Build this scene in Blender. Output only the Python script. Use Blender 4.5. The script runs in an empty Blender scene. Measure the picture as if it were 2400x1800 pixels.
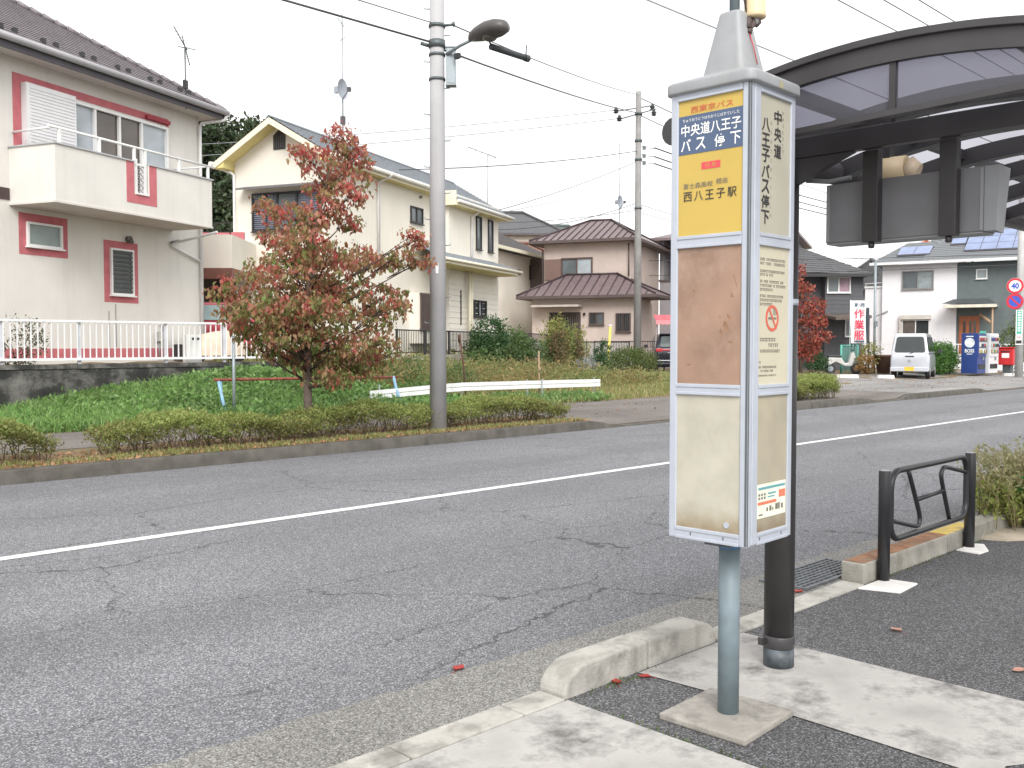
import bpy, bmesh, math, random
import numpy as np
from mathutils import Vector, Matrix

# ---------------------------------------------------------------- camera, sky, sun, exposure
S = bpy.context.scene
COL = S.collection
cam = bpy.data.cameras.new('camera'); cam_ob = bpy.data.objects.new('camera', cam); COL.objects.link(cam_ob)
cam.sensor_width = 36; cam.lens = 33.75; cam.clip_start = 0.05; cam.clip_end = 2000
cam_ob.location = (0, 0, 1.55)
cam_ob.rotation_euler = (math.radians(90 - 2.342), 0, math.radians(45.5 - 90))
S.camera = cam_ob

world = bpy.data.worlds.new('World'); S.world = world; world.use_nodes = True
nt = world.node_tree; nt.nodes.clear()
SUN_EL, SUN_AZ = 40, 231          # degrees; azimuth measured from +X, counter-clockwise (where the sun stands)
sky = nt.nodes.new('ShaderNodeTexSky'); sky.sky_type = 'NISHITA'; sky.sun_disc = False
sky.sun_elevation = math.radians(SUN_EL); sky.sun_rotation = math.radians(90 - SUN_AZ)
sky.dust_density = 6.0; sky.air_density = 1.0; sky.ozone_density = 1.0
hs = nt.nodes.new('ShaderNodeHueSaturation'); hs.inputs['Saturation'].default_value = 0.06
mixw = nt.nodes.new('ShaderNodeMix'); mixw.data_type = 'RGBA'; mixw.inputs[0].default_value = 0.72   # cloud deck
cn = nt.nodes.new('ShaderNodeTexNoise'); cn.inputs['Scale'].default_value = 2.6; cn.inputs['Detail'].default_value = 6
cr = nt.nodes.new('ShaderNodeMapRange'); cr.inputs[1].default_value = 0.3; cr.inputs[2].default_value = 0.7
cr.inputs[3].default_value = 6.2; cr.inputs[4].default_value = 14.5
tc = nt.nodes.new('ShaderNodeTexCoord')
bg = nt.nodes.new('ShaderNodeBackground'); bg.inputs['Strength'].default_value = 0.1
wo = nt.nodes.new('ShaderNodeOutputWorld')
nt.links.new(tc.outputs['Generated'], cn.inputs['Vector'])
nt.links.new(cn.outputs['Fac'], cr.inputs[0])
nt.links.new(sky.outputs['Color'], hs.inputs['Color'])
nt.links.new(hs.outputs['Color'], mixw.inputs[6]); nt.links.new(cr.outputs[0], mixw.inputs[7])
nt.links.new(mixw.outputs[2], bg.inputs['Color']); nt.links.new(bg.outputs['Background'], wo.inputs['Surface'])

sun = bpy.data.lights.new('sun', 'SUN'); sun.energy = 1.5; sun.angle = math.radians(30); sun.color = (1, 0.97, 0.93)
sun_ob = bpy.data.objects.new('sun', sun); COL.objects.link(sun_ob)
_el, _az = math.radians(SUN_EL), math.radians(SUN_AZ)
sun_ob.rotation_euler = Vector((math.cos(_el)*math.cos(_az), math.cos(_el)*math.sin(_az), math.sin(_el))).to_track_quat('Z', 'Y').to_euler()
sun_ob.location = (-20, -20, 40)
S.view_settings.view_transform = 'Standard'; S.view_settings.look = 'None'
S.view_settings.exposure = 0.80; S.view_settings.gamma = 1.0

R = math.radians
# ---------------------------------------------------------------- materials
MATS = {}
def lnk(t, a, b): t.links.new(a, b)
def mat(name, rgb, rough=.6, metal=0., var=.12, vs=3., bump=0., bs=60., streak=0., spec=.5, detail=4., dirt=None, dirt_amt=0., dirt_scale=2., grime=None):
    """plain surface: colour that drifts a little, optional rain streaks, stains and grain"""
    if name in MATS: return MATS[name]
    m = bpy.data.materials.new(name); m.use_nodes = True; t = m.node_tree; b = t.nodes['Principled BSDF']
    b.inputs['Roughness'].default_value = rough; b.inputs['Metallic'].default_value = metal
    b.inputs['Specular IOR Level'].default_value = spec
    co = t.nodes.new('ShaderNodeTexCoord')
    n = t.nodes.new('ShaderNodeTexNoise'); n.inputs['Scale'].default_value = vs; n.inputs['Detail'].default_value = detail
    lnk(t, co.outputs['Object'], n.inputs['Vector'])
    r = t.nodes.new('ShaderNodeValToRGB')
    lo = [max(0, c*(1-var)) for c in rgb]; hi = [min(1, c*(1+var)) for c in rgb]
    r.color_ramp.elements[0].position = .3; r.color_ramp.elements[0].color = (*lo, 1)
    r.color_ramp.elements[1].position = .7; r.color_ramp.elements[1].color = (*hi, 1)
    lnk(t, n.outputs['Fac'], r.inputs['Fac']); out = r.outputs['Color']
    if streak:
        mp = t.nodes.new('ShaderNodeMapping'); mp.inputs['Scale'].default_value = (3, 3, .18)
        n2 = t.nodes.new('ShaderNodeTexNoise'); n2.inputs['Scale'].default_value = 2.4; n2.inputs['Detail'].default_value = 6
        lnk(t, co.outputs['Object'], mp.inputs['Vector']); lnk(t, mp.outputs['Vector'], n2.inputs['Vector'])
        mr = t.nodes.new('ShaderNodeMapRange'); mr.inputs[1].default_value = .5; mr.inputs[2].default_value = .8; mr.inputs[4].default_value = streak
        lnk(t, n2.outputs['Fac'], mr.inputs[0])
        mx = t.nodes.new('ShaderNodeMix'); mx.data_type = 'RGBA'; lnk(t, mr.outputs[0], mx.inputs[0])
        lnk(t, out, mx.inputs[6]); mx.inputs[7].default_value = (rgb[0]*.35, rgb[1]*.34, rgb[2]*.3, 1); out = mx.outputs[2]
    if dirt:
        n3 = t.nodes.new('ShaderNodeTexNoise'); n3.inputs['Scale'].default_value = dirt_scale; n3.inputs['Detail'].default_value = 8; n3.inputs['Roughness'].default_value = .7
        lnk(t, co.outputs['Object'], n3.inputs['Vector'])
        mr = t.nodes.new('ShaderNodeMapRange'); mr.inputs[1].default_value = .48; mr.inputs[2].default_value = .66; mr.inputs[4].default_value = dirt_amt
        lnk(t, n3.outputs['Fac'], mr.inputs[0])
        mx = t.nodes.new('ShaderNodeMix'); mx.data_type = 'RGBA'; lnk(t, mr.outputs[0], mx.inputs[0])
        lnk(t, out, mx.inputs[6]); mx.inputs[7].default_value = (*dirt, 1); out = mx.outputs[2]
    if grime:                                  # rust and dirt washed down to the lower edge: (z low, z high, colour)
        sp = t.nodes.new('ShaderNodeSeparateXYZ'); lnk(t, co.outputs['Object'], sp.inputs[0])
        gz = t.nodes.new('ShaderNodeMapRange'); gz.inputs[1].default_value = grime[0]; gz.inputs[2].default_value = grime[1]; gz.inputs[3].default_value = 1; gz.inputs[4].default_value = 0; lnk(t, sp.outputs['Z'], gz.inputs[0])
        gn = t.nodes.new('ShaderNodeTexNoise'); gn.inputs['Scale'].default_value = 16; gn.inputs['Detail'].default_value = 6; lnk(t, co.outputs['Object'], gn.inputs['Vector'])
        pw = t.nodes.new('ShaderNodeMath'); pw.operation = 'MULTIPLY_ADD'; lnk(t, gz.outputs[0], pw.inputs[0]); pw.inputs[1].default_value = 1.5; pw.inputs[2].default_value = -.85
        am = t.nodes.new('ShaderNodeMath'); am.operation = 'MULTIPLY_ADD'; lnk(t, gn.outputs['Fac'], am.inputs[0]); am.inputs[1].default_value = 1.3; lnk(t, pw.outputs[0], am.inputs[2])
        a2 = t.nodes.new('ShaderNodeMath'); a2.operation = 'MULTIPLY'; a2.use_clamp = True; lnk(t, am.outputs[0], a2.inputs[0]); a2.inputs[1].default_value = .7
        mx = t.nodes.new('ShaderNodeMix'); mx.data_type = 'RGBA'; lnk(t, a2.outputs[0], mx.inputs[0]); lnk(t, out, mx.inputs[6]); mx.inputs[7].default_value = (*grime[2], 1); out = mx.outputs[2]
    lnk(t, out, b.inputs['Base Color'])
    if bump:
        n4 = t.nodes.new('ShaderNodeTexNoise'); n4.inputs['Scale'].default_value = bs; n4.inputs['Detail'].default_value = 3
        lnk(t, co.outputs['Object'], n4.inputs['Vector'])
        bp = t.nodes.new('ShaderNodeBump'); bp.inputs['Strength'].default_value = bump; bp.inputs['Distance'].default_value = .02
        lnk(t, n4.outputs['Fac'], bp.inputs['Height']); lnk(t, bp.outputs['Normal'], b.inputs['Normal'])
    MATS[name] = m
    return m

def leafmat(name, cols, transl=.3, rough=.55, zr=None, ns=1.6, ng=2.2):
    """leaves: every leaf takes one of the colours; zr=(z0,z1,cols2) drifts to cols2 higher up the plant"""
    if name in MATS: return MATS[name]
    m = bpy.data.materials.new(name); m.use_nodes = True; t = m.node_tree; b = t.nodes['Principled BSDF']
    g = t.nodes.new('ShaderNodeNewGeometry')
    def ramp(cs):
        r = t.nodes.new('ShaderNodeValToRGB'); r.color_ramp.interpolation = 'LINEAR'
        while len(r.color_ramp.elements) < len(cs): r.color_ramp.elements.new(.5)
        for i, c in enumerate(cs):
            r.color_ramp.elements[i].position = i/(len(cs)-1); r.color_ramp.elements[i].color = (*c, 1)
        lnk(t, g.outputs['Random Per Island'], r.inputs['Fac']); return r.outputs['Color']
    out = ramp(cols)
    if zr:
        co = t.nodes.new('ShaderNodeTexCoord'); sp = t.nodes.new('ShaderNodeSeparateXYZ'); lnk(t, co.outputs['Object'], sp.inputs[0])
        n = t.nodes.new('ShaderNodeTexNoise'); n.inputs['Scale'].default_value = ns; n.inputs['Detail'].default_value = 3; lnk(t, co.outputs['Object'], n.inputs['Vector'])
        mr = t.nodes.new('ShaderNodeMapRange'); mr.inputs[1].default_value = zr[0]; mr.inputs[2].default_value = zr[1]; lnk(t, sp.outputs['Z'], mr.inputs[0])
        ad = t.nodes.new('ShaderNodeMath'); ad.operation = 'MULTIPLY_ADD'; lnk(t, n.outputs['Fac'], ad.inputs[0]); ad.inputs[1].default_value = ng
        sb = t.nodes.new('ShaderNodeMath'); sb.operation = 'SUBTRACT'; lnk(t, mr.outputs[0], sb.inputs[0]); sb.inputs[1].default_value = ng/2
        lnk(t, sb.outputs[0], ad.inputs[2]); ad.use_clamp = True
        mx = t.nodes.new('ShaderNodeMix'); mx.data_type = 'RGBA'; lnk(t, ad.outputs[0], mx.inputs[0]); lnk(t, out, mx.inputs[6]); lnk(t, ramp(zr[2]), mx.inputs[7]); out = mx.outputs[2]
    lnk(t, out, b.inputs['Base Color']); b.inputs['Roughness'].default_value = rough; b.inputs['Specular IOR Level'].default_value = .3
    tr = t.nodes.new('ShaderNodeBsdfTranslucent'); lnk(t, out, tr.inputs['Color'])
    ms = t.nodes.new('ShaderNodeMixShader'); ms.inputs[0].default_value = transl
    lnk(t, b.outputs[0], ms.inputs[1]); lnk(t, tr.outputs[0], ms.inputs[2])
    lnk(t, ms.outputs[0], t.nodes['Material Output'].inputs['Surface'])
    MATS[name] = m
    return m

# ---------------------------------------------------------------- meshes and objects
def rootloc(o):
    while o is not None and o.parent is not None: o = o.parent
    return Vector((0, 0, 0)) if o is None else Vector(o.location)

class Fr:
    """a wall frame: a runs along the wall (heading in degrees), b straight out of it, z up"""
    def __init__(s, x, y, deg, z=0., out=1):
        s.o = (x, y, z); s.c = math.cos(R(deg)); s.s = math.sin(R(deg)); s.k = out
    def __call__(s, a, b, z):
        b = b*s.k
        return (s.o[0]+a*s.c-b*s.s, s.o[1]+a*s.s+b*s.c, s.o[2]+z)
W0 = Fr(0, 0, 0)

class MB:
    def __init__(s, fr=W0): s.v = []; s.f = []; s.fr = fr; s.sm = []
    def add(s, vs, fs, smooth=False, fr=None):
        fr = fr or s.fr; k = len(s.v)
        s.v += [fr(*p) for p in vs]; s.f += [tuple(i+k for i in f) for f in fs]; s.sm += [smooth]*len(fs)
        return s
    def box(s, a0, a1, b0, b1, z0, z1, fr=None):
        if a0 > a1: a0, a1 = a1, a0
        if b0 > b1: b0, b1 = b1, b0
        if z0 > z1: z0, z1 = z1, z0
        return s.add([(a0,b0,z0),(a1,b0,z0),(a1,b1,z0),(a0,b1,z0),(a0,b0,z1),(a1,b0,z1),(a1,b1,z1),(a0,b1,z1)],
              [(0,3,2,1),(4,5,6,7),(0,1,5,4),(1,2,6,5),(2,3,7,6),(3,0,4,7)], fr=fr)
    def quad(s, *p, fr=None): return s.add(list(p), [tuple(range(len(p)))], fr=fr)
    def prism(s, pts, b0, b1, fr=None):
        """outline in (a,z), given depth from b0 to b1"""
        n = len(pts); vs = [(a,b0,z) for a,z in pts]+[(a,b1,z) for a,z in pts]
        fs = [tuple(range(n)), tuple(range(2*n-1, n-1, -1))]+[(i,(i+1)%n,n+(i+1)%n,n+i) for i in range(n)]
        return s.add(vs, fs, fr=fr)
    def slab(s, pts, z0, z1, fr=None):
        """outline in (a,b), from z0 up to z1"""
        n = len(pts); vs = [(a,b,z0) for a,b in pts]+[(a,b,z1) for a,b in pts]
        fs = [tuple(range(n)), tuple(range(2*n-1, n-1, -1))]+[(i,(i+1)%n,n+(i+1)%n,n+i) for i in range(n)]
        return s.add(vs, fs, fr=fr)
    def tube(s, pts, r, n=8, cap=True, fr=None):
        fr = fr or s.fr
        P = [Vector(fr(*p)) for p in pts]; rs = r if isinstance(r, (list, tuple)) else [r]*len(P)
        k0 = len(s.v); up = None
        for i, p in enumerate(P):
            d = (P[min(i+1, len(P)-1)]-P[max(i-1, 0)]).normalized()
            if up is None:
                up = Vector((0,0,1)) if abs(d.z) < .9 else Vector((1,0,0))
            x = d.cross(up)
            if x.length < 1e-6: x = d.orthogonal()
            x.normalize(); y = x.cross(d).normalized(); up = y
            for j in range(n):
                t = 2*math.pi*j/n
                s.v.append(tuple(p+(x*math.cos(t)+y*math.sin(t))*rs[i]))
        for i in range(len(P)-1):
            for j in range(n):
                a = k0+i*n+j; b = k0+i*n+(j+1)%n
                s.f.append((a, b, b+n, a+n)); s.sm.append(True)
        if cap:
            s.f.append(tuple(k0+j for j in range(n))[::-1]); s.sm.append(False)
            s.f.append(tuple(k0+(len(P)-1)*n+j for j in range(n))); s.sm.append(False)
        return s
    def lathe(s, prof, c, n=20, fr=None, sq=None):
        """profile of (radius,z) about a vertical axis at c=(a,b)"""
        fr = fr or s.fr; k0 = len(s.v)
        for r, z in prof:
            for j in range(n):
                t = 2*math.pi*(j+.5)/n
                s.v.append(fr(c[0]+r*math.cos(t), c[1]+r*math.sin(t), z))
        for i in range(len(prof)-1):
            for j in range(n):
                a = k0+i*n+j; b = k0+i*n+(j+1)%n
                s.f.append((a, b, b+n, a+n)); s.sm.append(True)
        s.f.append(tuple(k0+j for j in range(n))[::-1]); s.sm.append(False)
        s.f.append(tuple(k0+(len(prof)-1)*n+j for j in range(n))); s.sm.append(False)
        return s
    def disc(s, c, r, b0, b1, n=24, fr=None, r_in=None):
        """a disc (or ring) standing in the wall plane, centre c=(a,z)"""
        pts = [(c[0]+r*math.cos(2*math.pi*j/n), c[1]+r*math.sin(2*math.pi*j/n)) for j in range(n)]
        if r_in is None: return s.prism(pts, b0, b1, fr)
        q = [(c[0]+r_in*math.cos(2*math.pi*j/n), c[1]+r_in*math.sin(2*math.pi*j/n)) for j in range(n)]
        vs = [(a,b0,z) for a,z in pts]+[(a,b0,z) for a,z in q]+[(a,b1,z) for a,z in pts]+[(a,b1,z) for a,z in q]; fs = []
        for j in range(n):
            k = (j+1)%n
            fs += [(j,k,n+k,n+j),(2*n+j,3*n+j,3*n+k,2*n+k),(j,2*n+j,2*n+k,k),(n+j,n+k,3*n+k,3*n+j)]
        return s.add(vs, fs, fr=fr)
    def build(s, name, m, parent=None, bevel=0., label=None, seg=2, fix=True, sub=0):
        me = bpy.data.meshes.new(name); o0 = rootloc(parent)
        me.from_pydata([(x-o0.x, y-o0.y, z-o0.z) for x, y, z in s.v], [], s.f)
        me.polygons.foreach_set('use_smooth', s.sm)
        if fix:
            bm = bmesh.new(); bm.from_mesh(me); bmesh.ops.recalc_face_normals(bm, faces=bm.faces); bm.to_mesh(me); bm.free()
        me.materials.append(m); me.update()
        o = bpy.data.objects.new(name, me); COL.objects.link(o)
        if parent is not None: o.parent = parent
        if bevel:
            md = o.modifiers.new('edges', 'BEVEL'); md.width = bevel; md.segments = seg; md.limit_method = 'ANGLE'; md.angle_limit = R(40)
        if label: o['label'] = label
        return o

def thing(name, label, cat, loc, group=None):
    o = bpy.data.objects.new(name, None); COL.objects.link(o); o.location = loc; o.empty_display_size = .2
    o['label'] = label; o['category'] = cat
    if group: o['group'] = group
    return o
def tag(o, label, cat, group=None, kind=None):
    o['label'] = label; o['category'] = cat
    if group: o['group'] = group
    if kind: o['kind'] = kind
    return o
def struct(o, label=None, cat=None):
    o['kind'] = 'structure'
    if label: o['label'] = label
    if cat: o['category'] = cat
    return o

def raw_mesh(name, V, F, m, parent=None):
    """numpy vertices + equal-sized faces, world coordinates"""
    V = np.asarray(V, np.float32) - np.array(rootloc(parent), np.float32); F = np.asarray(F, np.int32); k = F.shape[1]
    me = bpy.data.meshes.new(name); me.vertices.add(len(V)); me.vertices.foreach_set('co', V.ravel())
    me.loops.add(F.size); me.loops.foreach_set('vertex_index', F.ravel())
    me.polygons.add(len(F)); me.polygons.foreach_set('loop_start', np.arange(0, F.size, k, dtype=np.int32))
    me.polygons.foreach_set('loop_total', np.full(len(F), k, np.int32))
    me.materials.append(m); me.update(calc_edges=True); me.validate()
    o = bpy.data.objects.new(name, me); COL.objects.link(o)
    if parent is not None: o.parent = parent
    return o

def leaf_mesh(P, size, rng, droop=.0, aspect=.5, up=0., jitter=.35, fold=.25):
    """one folded leaf (two triangles) per point; droop tips leaves downward, up tips them upward"""
    n = len(P); d = rng.normal(size=(n, 3)); d[:, 2] += -droop*2+up*2; d /= np.linalg.norm(d, axis=1)[:, None]
    w = np.cross(d, rng.normal(size=(n, 3))); w /= np.linalg.norm(w, axis=1)[:, None]
    nn = np.cross(d, w); s = size*(1+jitter*rng.normal(size=n)).clip(.4, 1.9)[:, None]
    tip = P+d*s; mid = P+d*s*.45
    a = mid+w*s*aspect*.5+nn*s*fold*.4; b = mid-w*s*aspect*.5+nn*s*fold*.4
    V = np.stack([P, a, tip, b], 1).reshape(-1, 3); i = np.arange(n)*4
    F = np.concatenate([np.stack([i, i+1, i+2], 1), np.stack([i, i+2, i+3], 1)])
    return V, F
def leaves(name, P, size, m, parent, rng, **k):
    V, F = leaf_mesh(np.asarray(P, float), size, rng, **k); return raw_mesh(name, V, F, m, parent)

def ball(rng, n, c, r, shell=.5):
    d = rng.normal(size=(n, 3)); d /= np.linalg.norm(d, axis=1)[:, None]
    q = rng.random(n)[:, None]; q = np.where(rng.random(n)[:, None] < shell, .75+.3*q, q**(1/3))
    return np.array(c)+d*q*np.array(r)

_txt = bpy.data.curves.new('writing', 'FONT'); _to = bpy.data.objects.new('writing', _txt); COL.objects.link(_to)
def text(body, fr, a0, a1, z0, z1, b, m, parent, bold=0., name='lettering', flip=False, keep=False):
    """writing fitted into the rectangle a0..a1, z0..z1 of a wall frame; flip when a runs right to left as seen"""
    _txt.body = body; _txt.offset = bold; _txt.size = 1; _txt.resolution_u = 3
    dg = bpy.context.evaluated_depsgraph_get(); dg.update()
    me = bpy.data.meshes.new_from_object(_to.evaluated_get(dg)); me.name = name
    co = np.empty(len(me.vertices)*3, np.float32); me.vertices.foreach_get('co', co); co = co.reshape(-1, 3)
    lo, hi = co.min(0), co.max(0); u = (co[:, 0]-lo[0])/max(hi[0]-lo[0], 1e-6); w = (co[:, 1]-lo[1])/max(hi[1]-lo[1], 1e-6)
    if flip: u = 1-u
    o0 = rootloc(parent); P = np.array([fr(a0+(a1-a0)*x, b, z0+(z1-z0)*y) for x, y in zip(u, w)], np.float32)-np.array(o0, np.float32)
    me.vertices.foreach_set('co', P.astype(np.float32).ravel()); me.materials.clear(); me.materials.append(m); me.update()
    o = bpy.data.objects.new(name, me); COL.objects.link(o); o.parent = parent
    return o

def copy_tree(o, parent=None):
    c = o.copy(); COL.objects.link(c)
    if parent is not None: c.parent = parent
    for ch in list(o.children): copy_tree(ch, c)
    return c

def sstep(a, b, x):
    t = np.clip((np.asarray(x, float)-a)/(b-a), 0, 1); return t*t*(3-2*t)
# ---------------------------------------------------------------- ground, road, pavements, kerbs
_AX = [-60, 5, 5.5, 6.8, 9.2, 12, 15, 18, 22, 30, 120]; _AZ = [.2, .22, .28, .5, .81, .85, .72, .5, .32, .25, .25]
_BX = [-60, 11, 15, 20, 27, 33, 120]; _BZ = [1.15, 1.15, .95, .62, .42, .28, .28]
def low(X):
    """where the far kerb is dropped for driveways"""
    X = np.asarray(X, float)
    return np.maximum.reduce([sstep(13.3, 14.2, X)*(1-sstep(18.2, 19.2, X)), sstep(24.2, 25.2, X)*(1-sstep(26.3, 27.3, X)), sstep(32.2, 33.4, X)])
def H(X, Y):
    X = np.asarray(X, float); Y = np.asarray(Y, float)
    A = np.interp(X, _AX, _AZ); B = np.interp(X, _BX, _BZ)
    z = .145-.11*low(X)*(1-sstep(11.6, 13.4, Y))
    z = z+(A-.145)*sstep(15.8, 18.6, Y)
    jump = 1-sstep(11.0, 11.4, X)
    t = np.where(Y > 18.78, 1., 0.)*jump+sstep(18.9, 22.2, Y)*(1-jump)
    z = z*(1-t)+B*t
    return np.where(Y < 11.62, -.06, z)
def Hf(x, y): return float(H(x, y))
gx = np.unique(np.concatenate([np.linspace(-700, -30, 14), np.arange(-30, 2, 2.), np.arange(2, 40, .4), np.arange(40, 80, 2.), np.linspace(80, 800, 14)]))
gy = np.unique(np.concatenate([np.linspace(-500, -12, 10), np.arange(-12, 11, 2.), [11.61, 11.63], np.arange(12, 18.7, .3), [18.77, 18.79], np.arange(19, 24, .5), np.arange(24, 70, 3.), np.linspace(70, 900, 14)]))
GX, GY = np.meshgrid(gx, gy, indexing='ij'); rg = np.random.default_rng(3)
GZ = H(GX, GY)+np.where(GY > 16.2, rg.normal(size=GX.shape)*.018, 0)*np.where(GX < 80, 1, 0)
nx, ny = GX.shape; V = np.stack([GX, GY, GZ], -1).reshape(-1, 3); I = np.arange(nx*ny).reshape(nx, ny)
F = np.stack([I[:-1, :-1], I[1:, :-1], I[1:, 1:], I[:-1, 1:]], -1).reshape(-1, 4)
M_soil = mat('soil', (.17, .115, .065), .95, var=.45, vs=6, bump=.6, bs=30, dirt=(.10, .11, .04), dirt_amt=.7, dirt_scale=1.1)
struct(raw_mesh('ground', V, F, M_soil))

def asphalt(name, base, speck, dark, cracks=0., blotch=.2, sc_=165, tracks=False):
    m = bpy.data.materials.new(name); m.use_nodes = True; t = m.node_tree; b = t.nodes['Principled BSDF']; N = t.nodes.new
    co = N('ShaderNodeTexCoord')
    v = N('ShaderNodeTexVoronoi'); v.inputs['Scale'].default_value = sc_; lnk(t, co.outputs['Object'], v.inputs['Vector'])
    r = N('ShaderNodeValToRGB'); e = r.color_ramp.elements; e[0].position = .0; e[0].color = (*dark, 1); e[1].position = .95; e[1].color = (*speck, 1)
    e2 = e.new(.45); e2.color = (*base, 1); e3 = e.new(.72); e3.color = (*[x*1.15 for x in base], 1)
    sx = N('ShaderNodeSeparateColor'); lnk(t, v.outputs['Color'], sx.inputs[0]); lnk(t, sx.outputs[0], r.inputs['Fac'])
    n = N('ShaderNodeTexNoise'); n.inputs['Scale'].default_value = .55; n.inputs['Detail'].default_value = 8; n.inputs['Roughness'].default_value = .62; lnk(t, co.outputs['Object'], n.inputs['Vector'])
    mp = N('ShaderNodeMapping'); mp.inputs['Scale'].default_value = (.12, 1.2, 1)
    n2 = N('ShaderNodeTexNoise'); n2.inputs['Scale'].default_value = .9; n2.inputs['Detail'].default_value = 4; lnk(t, co.outputs['Object'], mp.inputs[0]); lnk(t, mp.outputs[0], n2.inputs['Vector'])
    ad = N('ShaderNodeMath'); ad.operation = 'ADD'; lnk(t, n.outputs['Fac'], ad.inputs[0]); lnk(t, n2.outputs['Fac'], ad.inputs[1])
    mr = N('ShaderNodeMapRange'); mr.inputs[1].default_value = .7; mr.inputs[2].default_value = 1.3; mr.inputs[3].default_value = 1-blotch; mr.inputs[4].default_value = 1+blotch; lnk(t, ad.outputs[0], mr.inputs[0])
    mu = N('ShaderNodeVectorMath'); mu.operation = 'SCALE'; lnk(t, r.outputs[0], mu.inputs[0]); lnk(t, mr.outputs[0], mu.inputs['Scale']); out = mu.outputs[0]
    if tracks:                                 # the two wheel paths of each lane, polished a little paler, and an oily middle
        sp = N('ShaderNodeSeparateXYZ'); lnk(t, co.outputs['Object'], sp.inputs[0])
        wv = N('ShaderNodeMath'); wv.operation = 'MULTIPLY_ADD'; lnk(t, sp.outputs['Y'], wv.inputs[0]); wv.inputs[1].default_value = 6.283/1.9; wv.inputs[2].default_value = -6.283*4.6/1.9
        wn_ = N('ShaderNodeMath'); wn_.operation = 'MULTIPLY_ADD'; lnk(t, n.outputs['Fac'], wn_.inputs[0]); wn_.inputs[1].default_value = 2.2; lnk(t, wv.outputs[0], wn_.inputs[2])
        cs = N('ShaderNodeMath'); cs.operation = 'COSINE'; lnk(t, wn_.outputs[0], cs.inputs[0])
        m2 = N('ShaderNodeMath'); m2.operation = 'MULTIPLY_ADD'; lnk(t, cs.outputs[0], m2.inputs[0]); m2.inputs[1].default_value = .055; m2.inputs[2].default_value = 1.0
        mu2 = N('ShaderNodeVectorMath'); mu2.operation = 'SCALE'; lnk(t, out, mu2.inputs[0]); lnk(t, m2.outputs[0], mu2.inputs['Scale']); out = mu2.outputs[0]
    if cracks:
        wn = N('ShaderNodeTexNoise'); wn.inputs['Scale'].default_value = 4.5; wn.inputs['Detail'].default_value = 6; wn.inputs['Roughness'].default_value = .62; lnk(t, co.outputs['Object'], wn.inputs['Vector'])
        wm = N('ShaderNodeVectorMath'); wm.operation = 'MULTIPLY_ADD'; lnk(t, wn.outputs['Color'], wm.inputs[0]); wm.inputs[1].default_value = (.30, .30, 0); 
        sc = N('ShaderNodeMapping'); sc.inputs['Scale'].default_value = (.55, 1.15, 0); lnk(t, co.outputs['Object'], sc.inputs[0]); lnk(t, sc.outputs[0], wm.inputs[2])
        cv = N('ShaderNodeTexVoronoi'); cv.feature = 'DISTANCE_TO_EDGE'; cv.inputs['Scale'].default_value = .58; lnk(t, wm.outputs[0], cv.inputs['Vector'])
        cm = N('ShaderNodeMapRange'); cm.inputs[1].default_value = .0012; cm.inputs[2].default_value = .0044; cm.inputs[3].default_value = 1; cm.inputs[4].default_value = 0; lnk(t, cv.outputs['Distance'], cm.inputs[0])
        mk = N('ShaderNodeTexNoise'); mk.inputs['Scale'].default_value = .5; mk.inputs['Detail'].default_value = 3; lnk(t, co.outputs['Object'], mk.inputs['Vector'])
        mkr = N('ShaderNodeMapRange'); mkr.inputs[1].default_value = .38; mkr.inputs[2].default_value = .50; mkr.inputs[4].default_value = cracks; lnk(t, mk.outputs['Fac'], mkr.inputs[0])
        mm = N('ShaderNodeMath'); mm.operation = 'MULTIPLY'; lnk(t, cm.outputs[0], mm.inputs[0]); lnk(t, mkr.outputs[0], mm.inputs[1])
        mx = N('ShaderNodeMix'); mx.data_type = 'RGBA'; lnk(t, mm.outputs[0], mx.inputs[0]); lnk(t, out, mx.inputs[6]); mx.inputs[7].default_value = (.035, .034, .033, 1); out = mx.outputs[2]
    lnk(t, out, b.inputs['Base Color']); b.inputs['Roughness'].default_value = .85; b.inputs['Specular IOR Level'].default_value = .3
    bp = N('ShaderNodeBump'); bp.inputs['Strength'].default_value = .5; bp.inputs['Distance'].default_value = .006; lnk(t, sx.outputs[1], bp.inputs['Height']); lnk(t, bp.outputs[0], b.inputs['Normal'])
    return m
M_road = asphalt('worn_asphalt', (.150, .153, .165), (.38, .38, .39), (.065, .065, .07), .75, .14, tracks=True)
M_walk = asphalt('dark_asphalt', (.088, .087, .09), (.23, .23, .24), (.03, .03, .032), .5, .2)
M_gutter = asphalt('washed_concrete', (.20, .195, .185), (.38, .37, .35), (.08, .078, .07), .8, .25)
M_farwalk = asphalt('far_asphalt', (.155, .135, .122), (.28, .26, .25), (.08, .075, .07), .5, .3)
M_lot = asphalt('lot_concrete', (.24, .235, .23), (.34, .33, .32), (.16, .155, .15), .3, .25)
M_conc = mat('pale_concrete', (.41, .395, .36), .85, var=.22, vs=3.2, bump=.25, bs=90, streak=.65, dirt=(.13, .125, .11), dirt_amt=.75, dirt_scale=3.4, detail=8)
M_slab = mat('stained_concrete', (.42, .405, .385), .85, var=.26, vs=2.6, bump=.3, bs=120, dirt=(.125, .12, .115), dirt_amt=.95, dirt_scale=2.6, detail=10)
M_kerbn = mat('pale_kerb', (.30, .285, .25), .9, var=.25, vs=4, bump=.3, bs=60, streak=.45, dirt=(.12, .11, .085), dirt_amt=.6, dirt_scale=3)
M_kerb = mat('old_kerb', (.085, .078, .068), .9, var=.3, vs=4, bump=.3, bs=60, streak=.5, dirt=(.13, .12, .10), dirt_amt=.5, dirt_scale=3)
M_white = mat('road_paint', (.72, .72, .71), .7, var=.08, vs=9, dirt=(.28, .28, .285), dirt_amt=.8, dirt_scale=14)

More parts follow.
